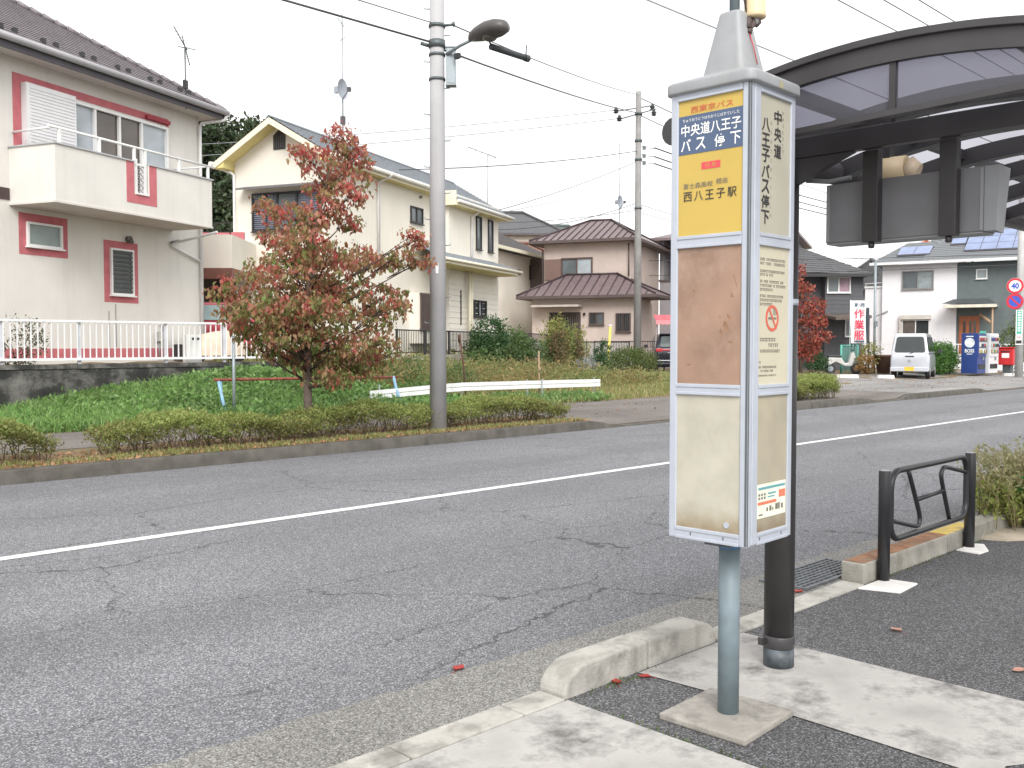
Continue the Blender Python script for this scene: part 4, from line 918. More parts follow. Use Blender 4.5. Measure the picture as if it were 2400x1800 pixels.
# lower wing on the far side and its red railing
lw = thing('cream_annex', 'low cream annex with a dark open carport between the two big houses', 'annex', (12.9, 25.0, 1.1))
FA = Fr(12.2, 26.2, A2-67, out=-1)
m = MB(FA); m.box(-1.5, 1.75, -4, 0, 3.72, 4.66); m.build('parapet', M_cr, lw)
m = MB(FA); m.box(-1.5, 1.75, -.3, .02, 3.42, 3.715); m.build('carport_beam', mat('red_brown_beam', (.17, .07, .05), .6, var=.2), lw)
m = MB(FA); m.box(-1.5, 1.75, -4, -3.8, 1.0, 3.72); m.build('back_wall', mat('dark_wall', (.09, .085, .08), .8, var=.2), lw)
m = MB(FA)
for z in (4.72, 4.98): m.box(-1.45, 1.7, -.06, -.02, z, z+.035)
for k in range(8): a = -1.4+.44*k; m.box(a, a+.03, -.06, -.02, 4.66, 5.0)
m.build('railing', M_bfr, lw)
MB(FA).box(-1.4, 1.6, -2.0, -1.9, 4.66, 4.95).build('red_panel', M_pinkt, lw)

# ---- brown hip roofed house
M_br = mat('pinkish_brown_wall', (.53, .44, .395), .85, var=.06, vs=1.2, bump=.15, bs=40, streak=.12)
M_brr = mat('brown_metal_roof', (.165, .122, .128), .4, var=.14, vs=5); M_brt = mat('brown_trim', (.095, .07, .065), .6, var=.1)
kx_, ky_ = 37.03, 29.51
FK = Fr(kx_, ky_, A2+90); FKs = Fr(kx_, ky_, A2, out=-1); FKl = Fr(kx_-1.5*math.cos(R(A2)), ky_-1.5*math.sin(R(A2)), A2+90)
kh = thing('brown_roofed_house', 'pinkish two storey house with two brown seamed hip roofs', 'house', (kx_, ky_, .6))
m = MB(FK); m.box(0, 4.42, -6.2, 0, .3, 6.6); m.build('upper_wall', M_br, kh)
m = MB(FKl); m.box(-.62, 4.5, -3.6, 0, .3, 3.85); m.build('lower_wall', M_br, kh)
def seam_roof(par, fr, a0, a1, b0, b1, ze_, zt, r0, r1, rb, nm):
    """hip roof with standing seams; ridge from r0 to r1 at depth rb"""
    m = MB(fr); E = [(a0, b0, ze_), (a1, b0, ze_), (a1, b1, ze_), (a0, b1, ze_)]; Rg = [(r0, rb, zt), (r1, rb, zt)]
    m.add(E+Rg, [(0, 1, 5, 4), (1, 2, 5), (2, 3, 4, 5), (3, 0, 4)]); r = m.build(nm, M_brr, par)
    m = MB(fr); n = 15
    for k in range(1, n):
        a = a0+(a1-a0)*k/n
        if a < r0: t_ = (a-a0)/(r0-a0)
        elif a > r1: t_ = (a1-a)/(a1-r1)
        else: t_ = 1
        m.tube([(a, b0, ze_+.03), (a, b0+(rb-b0)*t_, ze_+(zt-ze_)*t_+.03)], .028, 4)
    for p, q in ((E[0], Rg[0]), (E[1], Rg[1]), (Rg[0], Rg[1]), (E[3], Rg[0])): m.tube([(*p[:2], p[2]+.04), (*q[:2], q[2]+.05)], .05, 5)
    m.build('seams', mat('seam_dark', (.06, .04, .042), .5), r)
    m = MB(fr); m.box(a0, a1, b0-.05, b0+.03, ze_-.14, ze_-.005); m.box(a0-.05, a0+.03, b1, b0-.051, ze_-.14, ze_-.005); m.box(a1-.03, a1+.05, b1, b0-.051, ze_-.14, ze_-.005); m.build('fascia', M_brt, r)
    m = MB(fr); m.box(a0+.03, a1-.03, b1, b0-.05, ze_-.13, ze_-.10); m.build('soffit', mat('brown_soffit', (.2, .16, .14), .8), r)
    return r
seam_roof(kh, FK, -.55, 5.0, .6, -6.9, 6.72, 8.0, 1.7, 2.8, -2.6, 'upper_roof')
seam_roof(kh, FKl, -1.8, 5.1, .6, -3.2, 3.90, 5.0, .6, 3.2, -1.4, 'lower_roof')
window(kh, FK, 1.87, 3.50, 4.84, 5.88, mat('brown_frame', (.10, .06, .05), .5), [(1, G_curt), (1, G_mid)], .06, .09)
MB(FK).box(3.51, 4.36, .002, .10, 4.80, 5.83).build('shutter_box', mat('shutter_brown', (.17, .105, .09), .55, var=.1), kh)
MB(FKl).box(2.0, 3.62, -.3, .004, .8, 3.12).build('entrance', mat('entrance_dark', (.05, .04, .037), .6, var=.4, vs=2), kh)
m = MB(FKl); m.box(1.88, 4.27, .0, .8, 3.36, 3.46); m.build('canopy', mat('canopy_pale', (.45, .40, .36), .5), kh)
m = MB(FKl)
for k in range(14): a = 2.05+.112*k; m.box(a, a+.045, .006, .05, .8, 3.1)
m.build('door_slats', M_brt, kh)
window(kh, FKl, .83, 1.57, 2.50, 3.10, M_brt, [(1, G_mid), (1, G_dark)], .05, .08); w_ = window(kh, FKl, -.48, .24, 2.16, 3.05, M_brt, [(1, G_dark), (1, G_dark)], .05, .10)
m = MB(FKl)
for k in range(7): m.box(-.44+.095*k, -.42+.095*k, .10, .12, 2.2, 3.0)
m.build('window_bars', M_brt, w_)
m = MB(FKl); m.tube([(1.80, .05, 3.05), (1.80, .14, 3.0)], .06, 10); m.build('porch_lamp', M_bfr, kh)
m = MB(FK); m.tube([(5.05, .55, 6.60), (4.48, .06, 6.3), (4.48, .06, 1.0)], .045, 6); m.build('downpipe', M_brt, kh); m = MB(FK); m.tube([(.02, .06, 6.5), (.02, .06, 4.9)], .04, 6); m.build('downpipe', M_brt, kh)
# its aerial with dish
ka = thing('dish_antenna', 'thin mast with a small dish above the brown roofed house', 'antenna', FK(1.25, -2.6, 7.9))
q = FK(1.25, -2.6, 0); MB().tube([(q[0], q[1], 7.7), (q[0], q[1], 11.9)], .025, 5).build('mast', M_ant, ka); dish(ka, (q[0]-.05, q[1]-.1, 8.9), .34, -170, MATS['dish_grey'])
m = MB()
for z in (11.5, 11.2): m.tube([(q[0]-.3, q[1]+.3, z), (q[0]+.3, q[1]-.3, z)], .012, 4)
m.build('elements', M_ant, ka)

# ---- grey house right of it, with the red awning
gh = thing('grey_house', 'grey house with a dark recessed balcony behind the navy car', 'house', (42, 30, .3))
FQ = Fr(*FKs(6.30, .02, 0)[:2], A2+90)
M_gw = mat('mauve_grey_wall', (.29, .27, .28), .85, var=.06, streak=.1)
m = MB(FQ); m.box(-7, 0, -7, 0, .2, 5.0); m.box(-7, -.001, -7, -2.2, 5.001, 7.2); m.box(-.22, 0, -2.19, 0, 5.001, 7.2); m.build('wall', M_gw, gh)
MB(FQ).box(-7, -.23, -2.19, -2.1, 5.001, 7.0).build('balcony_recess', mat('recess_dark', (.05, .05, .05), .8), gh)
m = MB(FQ); m.box(-7, .1, -.05, .06, 5.0, 5.1); m.build('balcony_coping', M_brt, gh)
m = MB(FQ); m.box(-7.4, .5, -7.4, .5, 7.201, 7.32); m.add([(-7.4, .5, 7.33), (.5, .5, 7.33), (.5, -7.4, 7.33), (-7.4, -7.4, 7.33), (-3.5, -3.5, 8.6)], [(0, 1, 4), (1, 2, 4), (2, 3, 4), (3, 0, 4)]); m.build('roof', M_brr, gh)
aw = thing('red_awning', 'red and white scalloped awning on the grey house above the navy car', 'awning', FQ(-1.2, .4, 2.8))
f = Fr(33.92, 25.55, -44.5)
m = MB(f); zt = 2.83
m.add([(.0, 0, 2.62), (3.2, 0, 2.62), (3.2, .9, zt+.05), (.0, .9, zt+.05), (0, 0, 2.60), (3.2, 0, 2.60), (3.2, .9, zt+.03), (0, .9, zt+.03)], [(0, 1, 2, 3), (7, 6, 5, 4), (0, 4, 5, 1), (1, 5, 6, 2), (2, 6, 7, 3), (3, 7, 4, 0)]); m.build('canopy', mat('awning_red', (.52, .10, .12), .7, var=.2, vs=3), aw)
m = MB(f)
for k in range(16):
    a = .2*k; m.add([(a, -.005, 2.62)]+[(a+.1-.1*math.cos(t_), -.005, 2.48-.055*math.sin(t_)) for t_ in np.linspace(0, math.pi, 7)]+[(a+.2, -.005, 2.62)], [tuple(range(9))])
m.build('scallops', mat('awning_pale', (.66, .25, .27), .7), aw, fix=False)
m = MB(f); m.tube([(.05, .05, 2.6), (.05, .85, .3)], .03, 6); m.tube([(3.1, .05, 2.6), (3.1, .85, .3)], .03, 6); m.build('legs', M_gw, aw)

# ---- cream house between, and dark roofs farther back
ch = thing('cream_house', 'plain cream house with dark tiled roof between the yellow eaved and brown roofed houses', 'house', (31.44, 33.6, .6))
FC3 = Fr(31.44, 33.6, A2, out=-1)
M_cr2 = mat('cream_wall_plain', (.84, .79, .69), .85, var=.05, vs=.8, streak=.08); M_dtile = mat('dark_tiles', (.07, .062, .06), .6, var=.25, vs=8)
m = MB(FC3); m.box(-.6, 6.8, -6, 0, .3, 6.15); m.build('wall', M_cr2, ch)
m = MB(FC3); roof_courses(m, (-1.2, .6, 6.15), (7.9, .6, 6.30), (-1.2, -2.6, 7.7), (6.4, -2.6, 7.85), 14, .02, FC3); roof_courses(m, (7.9, .6, 6.3), (7.9, -6, 6.3), (6.4, -2.6, 7.85), (6.4, -3, 7.85), 10, .02, FC3); m.build('roof', M_dtile, ch, fix=False)
m = MB(FC3); m.box(-1.2, 7.9, .58, .68, 6.12, 6.28); m.build('gutter', M_eavw, ch)
window(ch, FC3, 5.45, 6.05, 5.05, 5.75, M_bfr, [(1, G_mid)], .05, .06)
m = MB(FC3)
for k in range(15): m.box(5.7+.15*k, 5.74+.15*k, .9, .94, 4.3, 5.35)
m.box(5.6, 7.9, .88, .96, 5.35, 5.42); m.box(5.6, 7.9, .88, .96, 4.22, 4.30); m.box(5.6, 5.68, .0, .96, 4.2, 6.1); m.build('balcony_railing', M_brt, ch)
m = MB(FC3); m.box(5.5, 7.9, .0, .95, 4.08, 4.2); m.box(5.9, 7.5, .0, .8, 3.1, 3.2); m.build('balcony_floor', M_soff, ch)
def far_roof(x, y, w, d, zw, zt, heading, label, mt, wm, hip=True):
    f = Fr(x, y, heading); o = thing('distant_house', label, 'house', (x, y, .5), 'houses with dark roofs farther back')
    MB(f).box(-w, w, -d, d, .0, zw).build('wall', wm, o)
    m = MB(f); r = w*.45 if hip else w+.4
    m.add([(-w-.5, -d-.5, zw-.1), (w+.5, -d-.5, zw-.1), (w+.5, d+.5, zw-.1), (-w-.5, d+.5, zw-.1), (-r, 0, zt), (r, 0, zt)], [(0, 1, 5, 4), (1, 2, 5), (2, 3, 4, 5), (3, 0, 4), (0, 3, 2, 1)]); rr = m.build('roof', mt, o)
    m = MB(f); m.tube([(-r, 0, zt+.05), (r, 0, zt+.05)], .12, 6)
    for sx in (-1, 1):
        for sy in (-1, 1): m.tube([(sx*r, 0, zt+.05), (sx*(w+.5), sy*(d+.5), zw-.05)], .09, 5)
    m.build('ridge_tiles', mt, rr)
    MB(f).box(-w-.55, w+.55, -d-.55, -d-.48, zw-.22, zw-.08).build('gutter', M_fas, o)
    window(o, Fr(*f(0, -d, 0)[:2], heading, out=-1), -w*.5, w*.3, zw-1.9, zw-.8, M_wfr, [(1, G_dark), (1, G_mid)], .06, .06)
    return o
M_drr = mat('dark_grey_roof', (.085, .085, .09), .6, var=.2, vs=6); M_rrr = mat('russet_roof', (.20, .10, .075), .6, var=.25, vs=6); M_grr = mat('green_grey_roof', (.10, .125, .115), .6, var=.2, vs=6)
far_roof(46.5, 48.5, 3.6, 3.2, 9.0, 10.7, -38, 'dark tiled roof with curved ridges showing above the cream house', M_drr, M_cr2)
far_roof(42.4, 43.4, 3.0, 2.2, 6.5, 7.9, -30, 'russet roof patch just behind the cream house ridge', M_rrr, M_cr2)
far_roof(49.6, 46.9, 3.4, 3, 8.5, 9.9, -40, 'green grey hip roof peeping over the left eave of the brown roofed house', M_grr, M_gw)

# ---- white and grey house with solar panels
M_ww = mat('white_wall', (.78, .77, .79), .85, var=.03, streak=.05); M_gg = mat('slate_green_wall', (.125, .15, .152), .8, var=.07, streak=.06)
M_rgrey = mat('grey_shingle', (.165, .175, .185), .7, var=.15, vs=12)
FH = Fr(56.66, 21.43, -77.5, out=-1)
wh = thing('solar_panel_house', 'white and grey two tone house with blue solar panels on its roof', 'house', (56.66, 21.43, .3))
m = MB(FH); m.box(-4.05, 0, -6, 0, .2, 6.25); m.box(-5.1, -4.051, -6, -.3, .2, 4.95); m.build('white_wall', M_ww, wh)
m = MB(FH); m.box(.001, 6, -6, -.12, .2, 6.25); m.build('grey_wall', M_gg, wh)
m = MB(FH)
roof_courses(m, (-4.6, .6, 6.36), (.3, .6, 6.36), (-3.1, -2.6, 7.75), (-1.9, -2.6, 7.75), 12, .02, FH)
roof_courses(m, (-4.6, -6.4, 6.36), (-4.6, .6, 6.36), (-3.1, -3.0, 7.75), (-3.1, -2.6, 7.75), 10, .02, FH)
roof_courses(m, (-1.9, .62, 6.37), (6.6, .62, 6.37), (-.6, -3.9, 8.6), (6.6, -3.9, 8.6), 18, .02, FH); roof_courses(m, (-3.4, -3.2, 7.2), (-1.9, .62, 6.37), (-.6, -3.9, 8.6), (-.6, -3.9, 8.6), 10, .02, FH)
rf = m.build('roof', M_rgrey, wh, fix=False)
m = MB(FH); m.box(-4.65, 6.6, .60, .72, 6.22, 6.36); m.build('gutter', M_wfr, wh)
M_sol = mat('solar_cells', (.17, .22, .38), .15, var=.18, vs=1.5, spec=.7)
def solar(a0, a1, d0, d1, e0, r0_):
    sl2 = r0_
    def P(a, d, up): return (a, .6-d, 6.36+d*sl2+up)
    f = MB(FH); f.add([P(a0, d0, .06), P(a1, d0, .06), P(a1, d1, .06), P(a0, d1, .06), P(a0, d0, .14), P(a1, d0, .14), P(a1, d1, .14), P(a0, d1, .14)], [(0, 1, 5, 4), (1, 2, 6, 5), (2, 3, 7, 6), (3, 0, 4, 7), (4, 5, 6, 7), (3, 2, 1, 0)])
    fr_ = f.build('panel_frame', M_fas, rf)
    c_ = MB(FH); na = max(1, round((a1-a0)/.82)); nd = max(1, round((d1-d0)/1.0))
    for i in range(na):
        for j in range(nd):
            aa, ab = a0+(a1-a0)*i/na+.02, a0+(a1-a0)*(i+1)/na-.02; da, db_ = d0+(d1-d0)*j/nd+.02, d0+(d1-d0)*(j+1)/nd-.02
            c_.add([P(aa, da, .146), P(ab, da, .146), P(ab, db_, .146), P(aa, db_, .146)], [(0, 1, 2, 3)])
    c_.build('solar_cells', M_sol, fr_, fix=False)
solar(-3.3, -1.5, .8, 2.1, 0, .434); solar(-.55, .25, 1.9, 3.1, 0, .494); solar(.3, 3.6, .9, 3.7, 0, .494)
window(wh, FH, -2.95, -1.22, 4.78, 5.85, mat('bronze_frame', (.23, .22, .21), .5), [(1, G_mid), (1, mat('pale_glass', (.26, .30, .31), .1, var=.2))], .06, .08)
window(wh, FH, -2.92, -1.40, 1.3, 3.0, M_wfr, [(1, mat('blind_glass', (.12, .10, .09), .3, var=.2)), (1, G_dark)], .05, .08)
m = MB(FH); m.box(-3.02, -1.32, .001, .22, 3.03, 3.28); m.box(-3.02, -2.96, .001, .22, 1.2, 3.03); m.build('shutter_housing', mat('housing_beige', (.56, .52, .47), .6), wh)
window(wh, Fr(*FH(0, -.12, 0)[:2], -77.5, out=-1), .98, 1.56, 5.26, 5.82, M_wfr, [(1, MATS['pale_glass'])], .06, .06)
m = MB(FH); roof_courses(m, (-.55, 1.3, 3.85), (2.25, 1.3, 3.80), (-.1, -.1, 4.17), (1.6, -.1, 4.17), 5, .02, FH); p_ = m.build('porch_roof', mat('porch_dark', (.085, .095, .10), .6), wh, fix=False)
m = MB(FH); m.box(-.5, 2.22, 1.25, 1.33, 3.62, 3.79); m.build('porch_fascia', mat('porch_cream', (.66, .62, .52), .6), p_)
m = MB(FH); m.box(-.45, 2.15, -.11, 1.24, 3.70, 3.74); m.build('porch_soffit', M_soff, p_)
m = MB(FH); m.box(.15, 1.2, -.118, -.06, .6, 3.18); d_ = m.build('front_door', mat('orange_wood_door', (.36, .115, .045), .5, var=.2, vs=3), wh)
for a in (.36, .68, .90): MB(FH).box(a, a+.14, -.06, -.05, 1.9, 2.9).build('door_glass', G_brown, d_)
m = MB(FH); m.tube([(2.0, 1.15, 3.6), (2.0, 1.15, .5)], .05, 6); m.tube([(1.3, .5, 3.25), (1.95, 1.1, 2.75)], .09, 6); m.build('porch_post', mat('wood_post', (.40, .27, .17), .6), wh)
m = MB(FH); m.box(-5.12, -4.0, -.28, -.22, 4.951, 5.05); m.tube([(-5.1, -.25, 5.2), (-4.1, -.25, 5.25)], .03, 5); m.tube([(-5.05, -.25, 5.05), (-5.05, -.25, 5.2)], .02, 4); m.build('balcony_rail', M_wfr, wh)
m = MB(FH); m.tube([(-4.45, .1, 3.2), (-3.7, .08, 3.55)], .035, 5); m.build('awning_arm', mat('bronze_frame', (.23, .22, .21), .5), wh)
wf = thing('white_boundary_wall', 'low white boundary wall in front of the solar panel house', 'wall', FH(-1.5, 3, .3))
m = MB(FH); m.box(-5.2, 4.5, 4.0, 4.12, .1, 1.05); m.build('wall_face', M_ww, wf)
m = MB(FH); m.box(-5.2, 4.5, 4.03, 4.07, 1.55, 1.60)
for k in range(33): a = -5.1+.29*k; m.box(a, a+.03, 4.04, 4.06, 1.05, 1.55)
m.build('railing', M_wpaint, wf)
# ---- dark grey house
M_dg = mat('charcoal_siding', (.088, .088, .098), .75, var=.08, streak=.06)
dh = thing('charcoal_house', 'charcoal grey house with white framed window behind the red tree', 'house', (44.8, 23.3, .3))
FD = Fr(44.81, 23.26, -44.5, out=-1)
m = MB(FD); m.box(-.05, 1.85, -6, 0, .2, 5.06); m.box(-5.2, -.051, -6, -.6, .2, 5.3); m.build('wall', M_dg, dh)
m = MB(FD)
for k in range(22): z = .4+.21*k; m.add([(-.05, .0015, z+.2), (1.85, .0015, z+.2), (1.85, .012, z), (-.05, .012, z)], [(0, 1, 2, 3)])
m.build('siding', M_dg, dh)
m = MB(FD); roof_courses(m, (-5.8, .5, 5.30), (2.35, .5, 4.98), (-4.2, -3.2, 7.6), (-1.4, -2.6, 6.95), 15, .02, FD); roof_courses(m, (2.35, .5, 4.98), (2.35, -6.4, 4.98), (-1.4, -2.6, 6.95), (-1.4, -3.3, 6.95), 15, .02, FD); m.build('roof', M_drr, dh, fix=False)
m = MB(FD); m.box(-5.8, 2.37, .48, .58, 4.90, 5.06); m.build('gutter', M_bfr, dh)
window(dh, FD, .03, 1.20, 4.13, 4.92, M_wfr, [(1, G_mid), (1, mat('pink_curtain', (.30, .20, .24), .3, var=.2))], .055, .07)
window(dh, FD, .95, 1.32, 1.95, 2.8, M_wfr, [(1, G_mid)], .05, .07)
m = MB(FD); m.add([(-.3, .05, 3.05), (1.4, .05, 3.12), (1.4, 2.4, 2.95), (-.3, 2.4, 2.86), (-.3, .05, 2.93), (1.4, .05, 3.0), (1.4, 2.4, 2.8), (-.3, 2.4, 2.72)], [(0, 1, 2, 3), (7, 6, 5, 4), (0, 4, 5, 1), (1, 5, 6, 2), (2, 6, 7, 3), (3, 7, 4, 0)]); m.tube([(1.3, 2.3, 2.8), (1.3, 2.3, .2)], .05, 6); m.build('carport_roof', mat('carport_brown', (.11, .085, .07), .6), dh)
gb = thing('white_gabled_house', 'white house end with a rounded grey gable behind the shelter post', 'house', (46.5, 27.2, .3))
FGb = Fr(45.0, 25.6, -44.5, out=-1)
m = MB(FGb); m.prism([(-3.6, .2), (-.95, .2), (-.95, 6.2), (-2.2, 6.9), (-3.6, 6.2)], -5, 0); m.build('wall', M_ww, gb)
m = MB(FGb); m.prism([(-4.0, 6.25), (-2.55, 7.14), (-2.05, 7.14), (-1.2, 6.9), (-.68, 6.2), (-.8, 6.1), (-1.35, 6.72), (-2.1, 6.98), (-2.5, 6.98), (-4.0, 6.1)], -5, .7); m.build('roof', mat('grey_gable', (.42, .40, .40), .6), gb)
far_roof(70, 32.0, 2.8, 2.6, 5.6, 7.6, 12, 'dark gable roof between the charcoal and the solar panel houses', M_drr, M_gg, False)
far_roof(80, 32.6, 2.6, 2.6, 8.6, 9.9, 15, 'orange red roof showing above the solar panels', mat('orange_roof', (.50, .14, .07), .6), M_ww)
# ---------------------------------------------------------------- trees, shrubs, grass
M_bark = mat('grey_bark', (.15, .115, .095), .95, var=.35, vs=8, bump=.8, bs=40)
M_bark2 = mat('dark_bark', (.07, .05, .04), .95, var=.3, vs=8)
M_dog = leafmat('dogwood_leaves', [(.16, .24, .065), (.24, .29, .09), (.12, .18, .05), (.30, .31, .12), (.36, .20, .12), (.18, .26, .075)], .44,
                zr=(-.2, 5.6, [(.50, .075, .075), (.42, .13, .10), (.58, .20, .18), (.34, .09, .075), (.54, .11, .11), (.48, .24, .17), (.62, .33, .27)]), ns=4.5, ng=4.5)
rg = np.random.default_rng(21)
tx, ty = 8.02, 12.59; tz = Hf(tx, ty)
dt = thing('dogwood_tree', 'dogwood tree with red and green autumn leaves at the roadside hedge', 'tree', (tx, ty, tz))
rx, ry = .713, -.701; fx_, fy_ = .701, .713
BL = [(735,300,40,28),(770,335,35,25),(690,352,55,26),(745,372,58,34),(700,400,45,25),(772,425,26,24),(720,450,34,28),(690,480,40,22),(640,470,66,28),(578,442,34,15),(620,512,58,28),(748,475,42,16),(690,530,60,28),(722,812,44,16),(600,770,40,18),(735,790,50,20),(820,770,36,20),(620,557,60,26),(730,560,66,33),(545,577,46,26),(800,566,56,22),(868,556,38,24),(903,522,28,20),(912,566,26,11),(560,620,78,32),(650,612,80,38),(740,622,78,38),(820,632,58,32),(508,640,36,22),(492,668,34,22),(520,712,34,20),(600,672,88,33),(700,680,88,38),(790,690,66,32),(848,660,34,26),(560,708,58,26),(640,730,68,28),(740,740,76,32),(818,738,38,26),(572,752,40,20),(700,785,66,26),(770,790,56,24),(738,815,36,18),(645,768,28,16)]
kk = .00704; blobs = []
for (x, y, a, b) in BL:
    lat, z = (x-668)*kk, 1.55+(745-y)*kk; dep = rg.normal()*max(.15, (1-abs(y-640)/420))*.62
    blobs.append((tx+rx*lat+fx_*dep, ty+ry*lat+fy_*dep, z, a*kk, b*kk))
for _ in range(14):                       # the crown's near and far sides
    y = rg.uniform(540, 760); dep = rg.choice([-1, 1])*rg.uniform(.6, 1.15); lat = rg.normal()*.5; z = 1.55+(745-y)*kk
    blobs.append((tx+rx*lat+fx_*dep, ty+ry*lat+fy_*dep, z, .42, .2))
# trunk and limbs that run out to the leaf clumps
m = MB(); trunk = [(tx, ty, tz-.05), (tx+.005, ty, tz+.25), (tx-.01, ty+.01, tz+.9), (tx+.02, ty, tz+1.8), (tx+.05, ty-.03, tz+2.8), (tx+.18, ty-.2, tz+3.7), (tx+.30, ty-.3, tz+4.4)]
m.tube(trunk, [.085, .070, .062, .052, .036, .02, .008], 12); m.build('trunk', M_bark, dt)
def tr_at(z):
    zs_ = [p[2] for p in trunk]; return Vector([np.interp(z, zs_, [p[i] for p in trunk]) for i in range(3)])
m = MB()
for b in blobs:
    z0 = max(tz+.75, b[2]-.25-.35*math.hypot(b[0]-tx, b[1]-ty)); p0 = tr_at(z0); e = Vector(b[:3]); md = p0.lerp(e, .5)+Vector((0, 0, -.05))
    r0 = .012+.010*max(0, (4.3-z0)/4)
    m.tube([tuple(p0), tuple(md), tuple(e)], [r0, r0*.7, .004], 5)
    for _ in range(5):
        q = Vector(ball(rg, 1, e, (b[3], b[3], b[4]), 1.)[0]); m.tube([tuple(p0.lerp(e, .7)), tuple(e.lerp(q, .4)), tuple(q)], [.006, .004, .002], 4)
m.build('branches', M_bark2, dt)
P = []
for (x, y, z, a, b) in blobs:
    n = int(60+1050*a*b*3.2); c_ = ball(rg, max(5, n//9), (x, y, z), (a*1.0, a*.85, b*1.0), .5)      # leaves hang in small sprays
    for q in c_: P.append(q+rg.normal(size=(9, 3))*np.array([.055, .055, .04]))
P = np.concatenate(P)
leaves('crown', P, .077, M_dog, dt, rg, droop=.9, aspect=.55, fold=.6)

def spray(name, label, cat, c, r, n, size, m, group=None, stems=10, stem_m=None, shell=.4, k=None, flat=.0, z0=None, upl=.2, tall=None):
    """a bushy plant: stems fanning from the ground, leaves through the whole volume with ragged clumps"""
    z0 = Hf(c[0], c[1]) if z0 is None else z0
    o = thing(name, label, cat, (c[0], c[1], z0), group); rr = np.random.default_rng(abs(hash(label)) % 9999 if k is None else k)
    mb = MB()
    for _ in range(stems):
        q = ball(rr, 1, (c[0], c[1], z0+c[2]), np.array(r)*.85, 1.)[0]; q[2] = max(q[2], z0+.1); b0 = (c[0]+rr.normal()*r[0]*.25, c[1]+rr.normal()*r[1]*.25, z0-.03)
        mb.tube([b0, tuple((np.array(b0)*.45+q*.55)+np.array([0, 0, .06])), tuple(q)], [.010, .007, .003], 4)
    mb.build('stems', stem_m or M_bark2, o)
    cl = ball(rr, max(6, n//30), (c[0], c[1], z0+c[2]), r, shell); pts = []
    for q in cl: pts.append(q+rr.normal(size=(30, 3))*np.array([r[0]*.16, r[1]*.16, r[2]*.14]))
    pts = np.concatenate(pts); pts = pts[pts[:, 2] > z0+.01]
    leaves('foliage', pts, size, m, o, rr, up=upl, aspect=.5)
    return o
# hedges of small leaved azalea
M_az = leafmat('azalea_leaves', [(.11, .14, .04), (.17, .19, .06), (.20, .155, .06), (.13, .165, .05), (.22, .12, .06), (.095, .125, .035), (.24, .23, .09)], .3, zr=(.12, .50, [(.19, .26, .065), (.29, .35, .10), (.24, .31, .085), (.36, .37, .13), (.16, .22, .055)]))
def hedge(label, x0, x1, y0, y1, h, dens, seed, ends=(1, 1)):
    rr = np.random.default_rng(seed); o = thing('azalea_hedge', label, 'hedge', ((x0+x1)/2, (y0+y1)/2, Hf((x0+x1)/2, (y0+y1)/2)), 'azalea hedges along the far kerb')
    L = x1-x0; n = int(dens*L); pts = []; mb = MB()
    for _ in range(n):
        x = rr.uniform(x0, x1); hh = h*(.86+.16*math.sin(x*2.1+seed)+.10*math.sin(x*5.7)+.06*rr.normal()); w = (y1-y0)/2*(.92+.13*math.sin(x*3.3+1))
        t_ = rr.random()
        if t_ < .52: y = (y0+y1)/2+rr.uniform(-1, 1)*w; z = hh*(1-.10*(abs(y-(y0+y1)/2)/w)**3)+rr.normal()*.02
        elif t_ < .88: s_ = -1 if rr.random() < .7 else 1; z = hh*rr.uniform(.42, 1)**.8; y = (y0+y1)/2+s_*w*(.80+.22*math.sin(z*9+x*4))+rr.normal()*.03
        else: y = (y0+y1)/2+rr.uniform(-.8, .8)*w; z = hh*rr.uniform(.15, .9)
        e = min(1, (x-x0)/.35, (x1-x)/.35); z *= .72+.28*max(e, 0)
        pts.append((x, y, Hf(x, y)+z))
    C_ = np.array(pts); pts = (C_[:, None, :]+rr.normal(size=(len(C_), 11, 3))*np.array([.036, .036, .024])).reshape(-1, 3)
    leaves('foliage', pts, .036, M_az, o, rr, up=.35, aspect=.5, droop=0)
    for _ in range(int(34*L)):
        x = rr.uniform(x0+.03, x1-.03); y = (y0+y1)/2+rr.uniform(-.75, .75)*(y1-y0)/2; z = Hf(x, y); q = (x+rr.normal()*.13, y+rr.normal()*.13, z+h*rr.uniform(.55, .98))
        mb.tube([(x, y, z-.02), ((x+q[0])/2+rr.normal()*.03, (y+q[1])/2, z+h*.45), q], [.007, .005, .002], 4)
    mb.build('stems', mat('azalea_stems', (.16, .12, .09), .9, var=.3), o)
    return o
hedge('brown green azalea hedge left of the gap where the footpath shows', -1.5, 4.15, 11.95, 12.85, .44, 520, 1)
hedge('long azalea hedge from the footpath gap past the tree and utility pole', 4.75, 13.35, 11.95, 12.85, .42, 520, 2)
hedge('trimmed rounded hedge across the road beside the driveway right of the sign', 20.3, 23.9, 11.85, 12.9, .50, 1100, 3)

